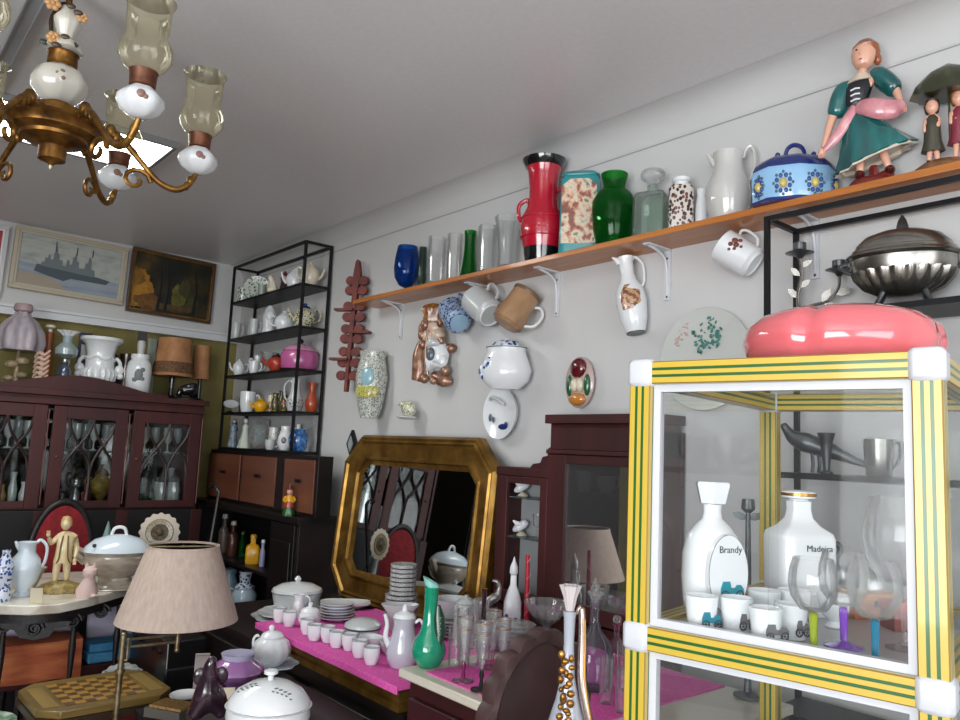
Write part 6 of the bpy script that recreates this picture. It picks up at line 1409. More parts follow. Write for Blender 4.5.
# scalloped glass dish behind the games table, patterned plates in the front left corner
P = Vector((-3.045, -1.065, 0))
st = thing('side_table', 'dark little pedestal table behind the games table', 'table', P); m = MB(); m.L([(.07, .43), (.075, .44), (.07, .45)], 30); m.build('top', BLACK, st)
m = MB(); m.L([(.07, 0), (.03, .03), (.025, .41), (.05, .4295)], 20); m.build('pedestal', BLACK, st)
m = MB(.62); m.at(0, 0, .115, PI / 2 - .22); m.L([(.05, 0), (.055, .004), (.105, .012), (.118, .022), (.114, .024), (.05, .008), (.004, .007)], 96, fl=(18, .03), ex=1.15); o = m.build('dish', mat('greenish_pressed_glass', '#8d938a', .15, coat=.7)); o.location = (P.x, P.y, .452); o.rotation_euler = (0, 0, facing(P))
tag(o, 'scalloped greenish glass dish propped upright behind the games table', 'dish')
P = Vector((-2.875, -1.555, 0))
st = thing('stool', 'dark stool carrying patterned plates in the front left corner', 'stool', (P.x, P.y, 0)); m = MB(); m.L([(.115, .45), (.12, .47), (.11, .478)], 36); m.build('seat', BLACK, st)
for i in range(4):
    a = PI / 4 + i * PI / 2; m = MB(); m.T([(.08 * math.cos(a), .08 * math.sin(a), .45), (.1 * math.cos(a), .1 * math.sin(a), .001)], .014, 8); m.build('leg', BLACK, st)
PB = noisy('blue_white_transfer', [(.35, '#22345f'), (.48, '#8f9fb8'), (.56, '#c9cdd0'), (.7, '#3c5285'), (.8, '#c9cdd0')], 30, rough=.25, coat=.5)
PG = noisy('green_white_transfer', [(.35, '#3f6f4a'), (.48, '#8fa890'), (.56, '#c9cdc6'), (.7, '#55806a'), (.8, '#c9cdc6')], 22, rough=.25, coat=.5)
for i, (mt, lb) in enumerate(((PB, 'blue and white patterned plate at the bottom of the corner pile'), (PB, 'second blue patterned plate up in the corner pile'), (PG, 'plate with green leaves on top of the corner pile'))):
    m = MB(); m.L([(.08, 0), (.085, .002), (.125 - .008 * i, .014), (.125 - .008 * i, .017), (.08, .006), (.01, .005)], 40); o = m.build('plate', mt); o.location = (P.x + .01 * i, P.y + .008 * i, .4785 + .0175 * i); tag(o, lb, 'plate', 'patterned plates in the corner pile')
# ================================================================ dark hi-fi chest behind the lamp and the low desk in front
DZ = .74
def DK(px, py): return onz(px, py, DZ + .0005)
dk = thing('low_table', 'dark rounded table in front of the pink covered shelf', 'table', (-2.02, -1.08, 0))
m = MB()
rr = [(.30, .21), (.34, .18), (.34, -.22), (.30, -.26)]
for px, py in ((192, 738), (186, 712), (200, 684), (214, 672)):
    q = onz(px, py, DZ); rr.append((q.x + 2.02, min(q.y + 1.08, .19)))
rr.append((rr[-1][0] + .03, .21))
m.X(rr, DZ - .022, DZ, 'z'); m.build('top', DARKW, dk, .005)
m = MB(); m.X([(a * .93, b_ * .93) for a, b_ in rr], DZ - .14, DZ - .0225, 'z'); m.build('apron', noisy('plum_dark_wood', [(.3, '#1c1216'), (.7, '#2c1c20')], 10, rough=.5), dk)
for x, y in ((-.16, .15), (.29, .16), (.29, -.2), (.12, -.2)):
        m = MB(); m.B(x - .02, x + .02, y - .02, y + .02, 0, DZ - .1405); m.build('leg', DARKW, dk)
ch_ = thing('hifi_chest', 'black low music chest behind the lampshade', 'chest', (-3.06, -.905, 0))
hz = onz(215, 625, .70)
m = MB(); m.B(-.20, .20, -.072, .072, .06, .70); m.build('carcass', mat('black_lacquer', '#0e0e10', .35, coat=.3), ch_, .006)
for z in (.22, .44, .60):
    m = MB(); m.B(.2005, .206, -.07, .07, z, z + .006); m.build('trim_line', mat('grey_trim_line', '#4a4a4c', .4, .5), ch_)
for i in range(5):
    m = MB(); m.T([(-.14 + i * .07, -.0725, .655), (-.14 + i * .07, -.083, .655)], .009, 10); m.build('knob', BLACKM, ch_)
for x in (-.17, .17):
    for y in (-.045, .045):
        m = MB(); m.B(x - .02, x + .02, y - .02, y + .02, 0, .0595); m.build('foot', BLACK, ch_)
P = DK(236, 684)
ware('vase', 'squat lilac lustre vase with a pale mouth on the dark table', 'vase', P, [
    ('vase_body', LILAC, lambda m: m.L([(11, 0), (12, 1.5), (22, 6), (26.5, 13), (24, 19), (16, 23.6), (15, 25)], 48, fl=(10, .02))),
    ('mouth', mat('pale_lilac_mouth', '#b3b0cc', .25, coat=.5), lambda m: m.L([(15, 24.7), (16.6, 30)], 40, th=1.2))])
P = DK(270, 668)
ware('plate', 'pale blue leaf edged plate under the white sugar bowl', 'plate', P, [('plate', BLUISH, lambda m: m.L([(14, 0), (15, 1), (27, 4), (27, 5.2), (14, 2.4), (.01, 2.2)], 60, fl=(8, .05)))])
P2 = Vector((P.x, P.y, P.z + 2.45 * kk(P)))
ware('sugar_bowl', 'white fluted sugar bowl with lid knob on the leaf plate', 'sugar bowl', P2, [
    ('bowl_body', WHITE, lambda m: m.L([(9, 0), (11, 2), (18, 9), (19, 16), (16, 24), (11, 28)], 48, fl=(12, .03))),
    ('lid', WHITE, lambda m: m.L([(11.5, 28.3), (9, 32), (3, 34)], 30)), ('knob', WHITE, lambda m: m.S(-1, 0, 36.5, 3, 2, 3)),
    ('handle', WHITE, lambda m: m.H(15, 14, 28, 3, 1.3, -1, x1=13))])
def leafy(m, x0, y0):
    # a painted twig lying on the slope of the lid
    def top(x, y):
        r = math.hypot(x, y / .9); p = [(40, 43), (33, 52), (20, 59), (7, 62)]
        for (r1, h1), (r0, h0) in zip(p, p[1:]):
            if r <= r1 and r >= r0: return h1 + (h0 - h1) * (r1 - r) / (r1 - r0)
        return 43
    for i in range(9):
        x, y = x0 + (i - 4) * 2.2, y0 + (2.6 if i % 2 else -1.6)
        if math.hypot(x, y / .9) < 39: m.at(x, y, top(x, y) + .1, 0, 0, .6 if i % 2 else -.6); m.S(0, 0, 0, 2.4, 1, .7, 8)
    m.off()
P = onz(266, 744, DZ + .0005)
ware('tureen', 'large white covered tureen with grey leaf sprays in the foreground', 'tureen', P, [
    ('tureen_body', WHITE, lambda m: m.L([(26, 0), (28, 2), (38, 14), (42, 28), (41, 36), (43, 38)], 44, ey=.9)),
    ('lid', WHITE, lambda m: m.L([(41, 38.4), (40, 43), (33, 52), (20, 59), (7, 62)], 44, ey=.9)),
    ('knob', WHITE, lambda m: m.L([(3, 61.6), (3, 66), (7, 68), (7, 71), (3, 72.5)], 18)),
    ('leaf_spray', mat('grey_leaf_spray', '#5f6a66', .5), lambda m: leafy(m, -19, -12)), ('leaf_spray', bpy.data.materials['grey_leaf_spray'], lambda m: leafy(m, 17, -19)),
], rz=RZ)
# low table by the lamp foot with box, plate and dark elephant
LZ = .58
lt = thing('coffee_table', 'dark low table in front of the floor lamp base', 'table', (-2.435, -1.01, 0))
m = MB(); m.B(-.145, .135, -.15, .15, LZ - .025, LZ); m.build('top', BLACK, lt, .004)
for x in (-.12, .11):
    for y in (-.12, .12):
        m = MB(); m.B(x - .015, x + .015, y - .015, y + .015, 0, LZ - .0255); m.build('leg', BLACK, lt)
def LT(px, py): return onz(px, py, LZ + .0005)
ware('box', 'grey box with a woven straw lid near the lamp pole', 'box', LT(170, 716), [('box_body', mat('grey_card_box', '#5a554f', .7), lambda m: m.B(-22, 20, -12, 14, 0, 9)), ('lid', noisy('woven_straw', [(.3, '#7a5a30'), (.5, '#a8834a'), (.7, '#5e4322')], 130, rough=.8, bump=.4), lambda m: m.B(-17, 20, -11, 13, 9.4, 12))], rz=RZ - .3)
ware('plate', 'small white plate standing behind the straw lidded box', 'plate', LT(186, 699), [('plate', WHITE, lambda m: m.L([(9, 0), (10, 1), (16, 4), (16, 5), (9, 2), (.01, 1.8)], 36))])
ware('elephant_ornament', 'dark plum glass elephant ornament with raised trunk', 'ornament', DK(207, 722), [
    ('elephant_body', noisy('plum_black_glaze', [(.3, '#1a1014'), (.6, '#33202c'), (.85, '#5c4656')], 30, rough=.15, coat=.8), lambda m: m.skin([(0, 0, 24), (-2, -2, 36), (0, -4, 48), (-2, -8, 58), (2, -8, 66), (-12, -4, 12), (-14, -5, 3), (12, -2, 14), (14, -3, 3), (6, 3, 20), (10, 8, 6)], [(0, 1), (1, 2), (2, 3), (3, 4), (0, 5), (5, 6), (0, 7), (7, 8), (0, 9), (9, 10)], [15, 12, 9, 6, 4, 8, 7, 8, 7, 8, 7])),
    ('ear', mat('plum_ear', '#2c1c26', .2, coat=.7), lambda m: m.S(-10, 0, 44, 7, 2.6, 9)), ('ear', mat('plum_ear_two', '#3a2833', .2, coat=.7), lambda m: m.S(10, 0, 44, 7, 2.6, 9))])
ware('carton', 'small white carton behind the dark elephant ornament', 'carton', LT(200, 690), [('carton_body', noisy('pinkish_carton', [(.3, '#a89a98'), (.7, '#c2b7b4')], 12, rough=.7), lambda m: m.B(-7, 7, -6, 6, 0, 34)), ('carton_flap', mat('grey_flap', '#8f8684', .7), lambda m: m.B(-7, 7, -6.2, -5, 34.2, 35.4))])
ware('card', 'folded cream card by the lilac vase', 'card', DK(226, 700), [('card', CREAM, lambda m: (m.at(0, 0, .6, -1.0), m.X([(-8, 0), (8, 0), (8, 14), (-8, 14)], -.4, .4), m.off()) and None)])
# walking cane
a = onx(219, 492, -3.62); b2 = onx(186, 590, -3.40)
m = MB(); m.T([(a.x, a.y, a.z), ((a.x * .3 + b2.x * .7), a.y * .3 + b2.y * .7, .0 + a.z * .3), (b2.x, b2.y - .05, .012)], [.009, .008, .007], 8, smooth=1)
m.T([(a.x, a.y, a.z), (a.x - .01, a.y - .02, a.z + .025), (a.x, a.y - .05, a.z + .03)], .01, 8, smooth=3)
o = m.build('walking_cane', mat('black_cane', '#17110f', .3, coat=.4)); tag(o, 'black walking cane leaning in front of the dark bureau', 'cane')

# ================================================================ dark chest under the pink covered gilt shelf
PZ = .82; CZ = .745
chest = thing('sideboard', 'dark wood sideboard along the back wall under the mirror', 'sideboard', (-2.42, -.42, 0))
m = MB(); m.B(-.76, .745, -.36, .145, 0.06, CZ - .025); m.build('carcass', DARKW, chest)
m = MB(); m.B(-.76, .32, .1455, .40, 0.06, CZ - .025); m.build('rear_carcass', DARKW, chest)
m = MB(); m.X([(-.77, -.37), (.75, -.37), (.75, .15), (.325, .15), (.325, .405), (-.77, .405)], CZ - .0245, CZ, 'z'); m.build('top', DARKW, chest)
for i in range(3):
    m = MB(); m.B(-.74 + i * .495, -.74 + i * .495 + .485, -.376, -.3605, .12, CZ - .05); d = m.build('door', DARKW, chest, .004)
    m = MB(); m.S(-.74 + i * .495 + .42, -.386, .45, .012); m.build('knob', BRASS, d)
for x in (-.7, .7):
    m = MB(); m.B(x - .03, x + .03, -.34, .12, 0, .0595); m.build('foot', BLACK, chest)
# gilt moulded shelf with magenta felt
sx0, sx1, sy0, sy1 = -2.504 + .022, -1.668 - .022, -.794, -.36
gs = thing('gilt_shelf', 'gilt moulded ledge covered with magenta felt', 'shelf', ((sx0 + sx1) / 2, (sy0 + sy1) / 2, CZ + .0005))
W2, D2 = (sx1 - sx0) / 2, (sy1 - sy0) / 2; hh_ = PZ - CZ
prof = [(0, 0), (.02, 0), (.02, .018), (.012, .022), (.012, .032), (.02, .036), (.02, .05), (.01, .058), (0, .062)]
rs = []
for off_, h_ in prof:
    e = off_ - .02; rs.append([(-W2 - e, -D2 - e, h_), (W2 + e, -D2 - e, h_), (W2 + e, D2 + e, h_), (-W2 - e, D2 + e, h_)])
m = MB(); m.rings(rs); m.build('moulding', GILT, gs, ang=10)
m = MB(); w2, d2 = W2 + .022, D2 + .022
m.X([(-w2, -d2), (w2, -d2), (w2, d2), (-w2, d2)], .0625, hh_ - .001, 'z')
m.X([(-w2 - .002, -d2 - .002), (w2 + .002, -d2 - .002), (w2 + .002, -d2 + .001), (-w2 - .002, -d2 + .001)], .054, hh_ - .001, 'z'); m.build('felt_cover', FELT, gs, .003)
PT = PZ + .0005
def PK(px, py): return onz(px, py, PT)
egg = None
ECP = [('cup_body', WHITE, lambda m: m.L([(4.4, 0), (4.8, .8), (6.4, 5), (6.9, 10), (6.7, 14)], 20, th=.7)), ('rim_line', mat('grey_rim_line', '#8b9296', .4), lambda m: m.T([(6.7 * math.cos(a), 6.7 * math.sin(a) , 13.9) for a in (2 * PI * i / 20 for i in range(20))], .35, 5, True))]
row = [(279, 624), (290, 629), (308, 641), (320, 646), (333, 652), (345, 657), (359, 651), (358, 665), (371, 672), (349, 644), (321, 634)]
for i, (px, py) in enumerate([(279, 622), (289, 626), (307, 634), (314, 640), (327.5, 642), (336, 647), (349, 650), (359, 657), (371, 664)]):
    P = PK(px, py)
    if egg is None: egg = ware('egg_cup', 'little white egg cup in the row along the front of the magenta felt', 'egg cup', P, ECP, group='egg cups on the magenta felt')
    else: dup(egg, P)
ware('cream_jug', 'small white cream jug at the left of the magenta felt', 'jug', PK(298, 617), [('jug_body', WHITE, lambda m: m.L([(6, 0), (6.4, 1), (7.6, 6), (5.4, 13), (4.4, 17), (6, 22)], 24, th=.7)), ('handle', WHITE, lambda m: m.H(6.6, 5, 19, 4, .9, 1, x1=5))])
ware('sugar_pot', 'low white sugar pot with lid behind the egg cups', 'sugar pot', PK(309, 627), [('pot_body', WHITE, lambda m: m.L([(7, 0), (8, 1), (11.4, 7), (10.4, 13), (9, 15)], 26)), ('lid', WHITE, lambda m: m.L([(9.6, 15.3), (8, 18), (2, 20), (2.4, 23), (1, 24)], 22))])
ware('tureen', 'white covered dish with blue grey rim behind the egg cups', 'tureen', PK(362, 642), [('tureen_body', BLUISH, lambda m: m.L([(12, 0), (13, 1.4), (17, 8), (18, 15)], 30)), ('lid', GREYW, lambda m: m.L([(18.6, 15.3), (18, 18), (12, 22), (4, 23.5)], 30)), ('rim', mat('dark_green_rim', '#37443f', .4), lambda m: m.L([(18.4, 13.5), (19, 14.4), (18.4, 15.2)], 30))])
for px, py, lb in ((370, 651, 'white bowl right of the covered dish and behind the egg cups'), (392, 655, 'white bowl hugging the coffee pot on the magenta felt')):
    ware('bowl', lb, 'bowl', PK(px, py), [('bowl', WHITE, lambda m: m.L([(6, 0), (6.6, 1), (11, 6), (13, 14)], 28, th=.8))])
for i in range(6):
    P = PK(331, 620); k_ = kk(P); ware('plate', ('lowest', 'second', 'third', 'fourth', 'fifth', 'topmost')[i] + ' plate of the pale stack in the middle of the felt', 'plate', Vector((P.x + (.004 if i % 2 else 0), P.y + .02, PT + i * 2.6 * k_)), [('plate', GREYW if i % 2 else BLUISH, lambda m: m.L([(12, 0), (12.6, .6), (19 - i * .6, 3), (19 - i * .6, 4), (12, 1.6), (.01, 1.5)], 32))], group='pale plates stacked on the felt')
ware('platter', 'square edged white platter lying behind the plate stack', 'platter', PK(345, 607), [('platter', WHITE, lambda m: m.L([(16, 0), (17, 1), (25, 4), (25, 5), (16, 2), (.01, 1.8)], 36, sq=1.5, ey=.7))])
# platters and lidded tureen left of the pink shelf
def CH(px, py): return onz(px, py, CZ + .001)
P = CH(300, 609); P = Vector((-2.77, -.53, CZ + .001))
for i, (lb, R_) in enumerate((('large scalloped platter at the bottom under the covered tureen', 42), ('pale scalloped plate between platter and covered tureen', 36))):
    ware('platter', lb, 'platter', Vector((P.x, P.y, P.z + i * 3.2 * kk(P))), [('platter', GREYW if i == 0 else WHITE, lambda m: m.L([(20, 0), (21, 1), (R_, 5), (R_, 6), (20, 2.4), (.01, 2.2)], 60, fl=(10, .03)))])
P3 = Vector((P.x, P.y, P.z + 6.2 * kk(P)))
ware('tureen', 'white covered tureen with a small bluebell sprig and round knob', 'tureen', P3, [
    ('tureen_body', WHITE, lambda m: m.L([(13, 0), (15, 1.5), (22, 9), (24, 18), (24.5, 22)], 36)),
    ('lid', WHITE, lambda m: m.L([(25, 22.3), (24, 25), (16, 29), (4, 31)], 36)), ('knob', WHITE, lambda m: m.L([(2, 31), (3.6, 34), (1.4, 37)], 14)),
    ('rim_line', mat('steel_rim', '#8f979a', .3, .5), lambda m: m.T([(25 * math.cos(a), 25 * math.sin(a), 22.1) for a in (2 * PI * i / 32 for i in range(32))], .5, 5, True)),
    ('sprig', mat('bluebell_print', '#8f9bc4', .4), lambda m: [m.S(8 + a, -21.6, 11 + b_, 1.8, .7, 1.5, 6) for a, b_ in ((0, 0), (3, 3), (-3, 2), (5, -1))] and None)])
# coffee pot
ware('coffee_pot', 'tall greyish white coffee pot beside the green swan necked vase', 'coffee pot', PK(402, 666), [
    ('pot_body', mat('greyish_white_china', '#b9bac4', .2, coat=.6), lambda m: m.L([(12, 0), (13, 1.5), (16, 8), (16.5, 16), (12, 30), (10, 40), (11.5, 47)], 32)),
    ('lid', WHITE, lambda m: m.L([(11.6, 47.3), (10, 51), (3, 54), (2.6, 57), (1, 60)], 24)),
    ('spout', WHITE, lambda m: m.T([(-13, 0, 18), (-18, 0, 28), (-17, 0, 40), (-20, 0, 50)], [3.6, 2.8, 2.2, 1.8], 9, smooth=4)),
    ('handle', WHITE, lambda m: m.H(13, 14, 42, 7, 1.6, 1, x1=11))])
# grey rimmed cups stacked in two columns
P = PK(398, 627); k_ = kk(P)
STK = [('cup_body', GREYRIM, lambda m: m.L([(11, 0), (14, .8), (14.6, 4.1)], 26, th=.8))]
first = None
for col_, (px, n_, R_) in enumerate(((396, 8, 1.15), (402, 4, .95))): pass
o0 = None; grp = 'grey dotted bowls stacked on the felt'
Pz = PK(400, 625)
for i in range(14):
    sc_ = 1.14 if i < 7 else .92
    P_ = Vector((Pz.x + (0 if i < 7 else .004), Pz.y, PT + i * 4.3 * kk(Pz)))
    if o0 is None:
        o0 = ware('stacked_bowl', 'grey dotted bowl in the tall stack before the gilt mirror', 'bowl', P_, STK, group=grp); o0.scale = (sc_, sc_, 1)
    else:
        c9 = dup(o0, P_); c9.scale = (sc_, sc_, 1)
# ================================================================ octagonal gilt mirror leaning on the wall
tilt = math.radians(5)
MB_Z = CZ + .001
OX = -2.635
A = ony(346, 462, -.09); ztop = ony(420, 438, -.08).z
mw, mh = .53, (ztop - MB_Z) / 2 / math.cos(tilt)
mr = thing('octagonal_mirror', 'octagonal mirror in a wide antique gilt frame', 'mirror', (OX, -.135, MB_Z + .004), 0, None, (-tilt, 0, 0))
ch1 = .12
def octo(w, h, c, z0): return [(-w + c, z0 - h), (w - c, z0 - h), (w, z0 - h + c), (w, z0 + h - c), (w - c, z0 + h), (-w + c, z0 + h), (-w, z0 + h - c), (-w, z0 - h + c)]
steps = [(0, 0, .0), (0, -.03, 0), (.012, -.045, .002), (.022, -.040, .004), (.03, -.046, .006), (.038, -.036, .008), (.095, -.026, .02), (.1, -.034, .021), (.108, -.034, .024), (.114, -.022, .026), (.135, -.012, .03)]
rs = []
for inset, yy, cc_ in steps:
    rs.append([(x, yy, z) for x, z in octo(mw - inset, mh - inset, ch1 - inset * .55, mh)])
m = MB(); m.rings(rs, cap0=True, cap1=False)
m.build('gilt_frame', GILT, mr, ang=25)
m = MB(); m.X(octo(mw - .125, mh - .125, ch1 - .065, mh), -.0135, -.006); m.build('mirror_glass', MIRROR, mr)
# ================================================================ mahogany vitrine with mirrors behind the marble counter
VY = -.13
def half_mirror():
    # coated door glass: partly see-through, partly mirror
    m_ = glass('coated_door_glass', '#f3f5f5', '#dfe3e2'); nt = m_.node_tree
    mx = [n for n in nt.nodes if n.type == 'MIX_SHADER'][0]
    for l in list(nt.links):
        if l.to_socket == mx.inputs[0]: nt.links.remove(l)
    mx.inputs[0].default_value = .62
    [n for n in nt.nodes if n.type == 'BSDF_GLOSSY'][0].inputs['Roughness'].default_value = .01
    return m_
HALFM = half_mirror()
vl = ony(500, 467, VY).x; vm = ony(553, 467, VY).x; vr = ony(661, 467, VY).x
vt = ony(549, 415, VY).z; vw = ony(497, 466, VY).z
vt_ = thing('vitrine', 'mahogany vitrine with a mirrored door and a lower mirrored wing', 'cabinet', ((vl + vr) / 2, VY, 0))
vo = vt_.location
def vp(n, x0, x1, y0, y1, z0, z1, mt=MAHOG, par=None, bev=.002):
    m = MB(); m.B(x0 - vo.x, x1 - vo.x, y0 - vo.y, y1 - vo.y, z0, z1); return m.build(n, mt, par or vt_, bev)
zb = ony(590, 606, VY).z
vp('carcass', vl, vr, VY + .005, -.012, .02, zb - .06)
vp('back_panel', vl, vr, -.03, -.012, zb - .0595, vw - .03)
vp('back_panel', vm, vr, -.03, -.012, vw - .0295, vt - .05)
vp('side_panel', vl, vl + .018, VY + .005, -.0305, zb - .0595, vw - .03); vp('side_panel', vm - .009, vm + .009, VY + .012, -.0305, zb - .0595, vw - .03)
vp('side_panel', vm - .009, vm + .009, VY + .012, -.0305, vw - .0295, vt - .05); vp('side_panel', vr - .018, vr, VY + .005, -.0305, zb - .0595, vt - .05)
vp('wing_top', vl - .008, vm - .0095, VY - .01, -.012, vw - .0295, vw)
vp('frieze', vm - .012, vr, VY - .004, -.0305, vt - .115, vt - .03); vp('moulding', vm - .018, vr, VY - .018, -.012, vt - .1295, vt - .1155)
vp('cornice', vm - .022, vr, VY - .024, -.012, vt - .0295, vt)
# scrolled shoulder between wing and door
m = MB(); z0 = vw; x0 = vm - .011 - vo.x
m.X([(x0 - .10, z0), (x0, z0), (x0, z0 + .075), (x0 - .014, z0 + .07), (x0 - .016, z0 + .045), (x0 - .04, z0 + .04), (x0 - .05, z0 + .02), (x0 - .085, z0 + .015)], .0, .02); m.build('shoulder_scroll', MAHOG, vt_)
# wing door and the pale panel behind it
wx0, wx1 = ony(509, 500, VY).x, ony(542, 500, VY).x
d = vp('wing_door', vl + .002, wx0, VY - .012, VY + .004, zb - .05, vw - .031)
vp('door_stile', wx1, vm - .0125, VY - .012, VY + .004, zb - .05, vw - .031, MAHOG, d); vp('door_rail', wx0, wx1, VY - .012, VY + .004, vw - .055, vw - .031, MAHOG, d); vp('door_rail', wx0, wx1, VY - .012, VY + .004, zb - .05, zb - .01, MAHOG, d)
vp('brightening_back', vl + .02, vm - .012, -.036, -.031, zb - .055, vw - .033, mat('silvery_grey_backing', '#b4b8b9', .25, .3), None, 0)  # pale panel: a mirror's bright reflection is put into its colour
WS = ony(525, 497, -.09).z
vp('glass_shelf', vl + .02, vm - .012, -.115, -.04, WS - .006, WS, SHGL, None, 0); WS2 = ony(525, 537, -.09).z
vp('glass_shelf', vl + .02, vm - .012, -.115, -.04, WS2 - .006, WS2, SHGL, None, 0)
# main door
dx0 = ony(567, 500, VY).x
d = vp('main_door', vm - .012, dx0, VY - .012, VY + .004, zb - .05, vt - .131)
vp('door_rail', dx0, vr - .06, VY - .012, VY + .004, vt - .16, vt - .131, MAHOG, d); vp('door_rail', dx0, vr - .06, VY - .012, VY + .004, zb - .05, zb, MAHOG, d); vp('door_stile', vr - .0595, vr, VY - .012, VY + .004, zb - .05, vt - .131, MAHOG, d)
vp('glass_pane', dx0, vr - .06, VY - .004, VY, zb, vt - .16, HALFM, d, 0)
VS = ony(590, 492, -.08).z
vp('shelf', vm + .012, vr - .02, VY + .012, -.031, VS - .012, VS, MAHOG)
vp('floor_board', vm + .012, vr - .02, VY + .012, -.031, zb - .0545, zb - .045)
def VI(px, z, y=-.075):
    p = ony(px, 490, y); return Vector((p.x, y, z + .0005))
for px, lb in ((584, 'white cup without handle on the left of the vitrine shelf'), (606, 'white cup with a gold dot right on the vitrine shelf')):
    ware('cup', lb, 'cup', VI(px, VS), [('cup_body', WHITE, lambda m: m.L([(5, 0), (6, 1), (9.4, 8), (10, 17)], 24, th=.7)), ('handle', WHITE, lambda m: m.H(8.6, 5, 15, 4, .9, 1))] if px > 590 else [('cup_body', WHITE, lambda m: m.L([(6, 0), (7, 1), (8.4, 17), (8.6, 20)], 24, th=.7)), ('gilt_rim', GOLD, lambda m: m.T([(8.7 * math.cos(a), 8.7 * math.sin(a), 20) for a in (2 * PI * i / 22 for i in range(22))], .4, 5, True))])
for px, z, lb in ((523, WS, 'white dove ornament on the upper glass shelf of the mirrored wing'), (523, WS2, 'white dove ornament on the lower glass shelf of the mirrored wing')):
    ware('dove_ornament', lb, 'ornament', VI(px, z, -.075), [('dove_body', WHITE, lambda m: m.skin([(0, 0, 9), (4, 0, 13), (7, 0, 12), (-5, 0, 7), (-9, 0, 4)], [(0, 1), (1, 2), (0, 3), (3, 4)], [5, 4, 1.4, 4, 2])), ('base', CREAM, lambda m: m.L([(5, 0), (5.4, 1), (2, 4)], 16)), ('wing', WHITE, lambda m: m.T([(2, -3, 11), (-5, -5, 12), (-9, -5, 15)], [2, 2.6, .6], 8, flat=.5))])
ware('goblet', 'small clear goblet beside the lower dove in the mirrored wing', 'goblet', VI(538, WS2, -.09), [('goblet', CLEAR, lambda m: m.L([(4, 0), (3.6, .8), (.8, 2), (.8, 10), (4, 14), (4.6, 24)], 18, th=.5))])

# ================================================================ chest with a white marble counter
KZ = .87; kx0_, kx1_, ky0, ky1 = -1.655, -.93, -.825, -.215
kc = thing('marble_counter', 'mahogany chest with a white marble counter crowded with glass', 'chest of drawers', ((kx0_ + kx1_) / 2, (ky0 + ky1) / 2, 0))
ko = kc.location
def kq(n, x0, x1, y0, y1, z0, z1, mt, par=None, bev=.002):
    m = MB(); m.B(x0 - ko.x, x1 - ko.x, y0 - ko.y, y1 - ko.y, z0, z1); return m.build(n, mt, par or kc, bev)
kq('marble_top', kx0_, kx1_, ky0, ky1, KZ - .022, KZ, mat('cream_marble', '#cfc9ba', .3, coat=.4), None, .004)
kq('carcass', kx0_ + .012, kx1_ - .01, ky0 + .03, ky1, .05, KZ - .0225, MAHOG); kq('plinth', kx0_ + .004, kx1_ - .004, ky0 + .02, ky1, 0, .0495, MAHOG)
for i in range(3):
    dz0 = .07 + i * .25; d = kq('drawer', kx0_ + .03, kx1_ - .03, ky0 + .012, ky0 + .0295, dz0, dz0 + .235, noisy('plum_mahogany', [(.3, '#33151a'), (.7, '#4a2228')], 8, (.15, 1, 1), .35, coat=.2) if i == 0 else bpy.data.materials['plum_mahogany'], None, .003)
    for x in (-.2, .2):
        m = MB(); m.T([(x - .04, ky0 + .010 - ko.y, dz0 + .13), (x, ky0 - .004 - ko.y, dz0 + .115), (x + .04, ky0 + .010 - ko.y, dz0 + .13)], .004, 6, smooth=4); m.build('handle', BRASS, d)
kt = KZ + .0005
fm = MB(); fm.X([(-1.585, -.79), (-1.10, -.79), (-1.10, -.23), (-1.585, -.23)], KZ + .0003, KZ + .0028, 'z'); fo = fm.build('felt_mat', FELT); tag(fo, 'magenta felt mat lying on the white marble counter', 'mat')
kf = KZ + .0033
def K(px, py, z=None):
    p = onz(px, py, kf if z is None else z)
    if p.y > -.265: q = ony(px, py, -.275); p = Vector((q.x, -.275, p.z))
    return p
ware('swan_neck_vase', 'jade green long necked vase with a dark leaf at the counter corner', 'vase', K(428, 666, kt), [
    ('vase_body', JADE, lambda m: m.L([(8, 0), (11, 1), (16, 8), (17.5, 16), (15, 25), (9.5, 34), (7.2, 44), (6.6, 60), (7, 74), (7.2, 77)], 36)),
    ('lip', JADEL, lambda m: m.loft([(0, 0, 77.5, 7.2, 7.1, -.2, 1, 0), (-.5, 0, 80, 7.8, 7.4, -.4, 1, 0), (-1, 0, 83, 8.4, 7.6, -.55, 1, 0), (-1, 0, 82, 6, 5.6, -.55, 1, 0), (-.4, 0, 76, 5, 5, -.3, 1, 0)])),
    ('dark_leaf', [mat('bottle_green_leaf', '#0c3b24', .3, coat=.4), mat('silver_speck', '#9fb0a4', .4)], lambda m: [m.loft([(10, -8, 22, 3, 3, 0, 1, 0), (10, -5.5, 34, 6, 4.4, 0, 1, 0), (8.6, -4, 48, 6, 4.4, 0, 1, 0), (7.2, -3.6, 60, 2.4, 2.4, 0, 1, 0)]), m.m(1), [m.T([(8 + (i % 2) * 1.5, -10.4 + i * .2, 30 + i * 2.6), (10 + (i % 2), -9.8 + i * .2, 31 + i * 2.6)], .35, 5) for i in range(8)], m.m(0)] and None)])
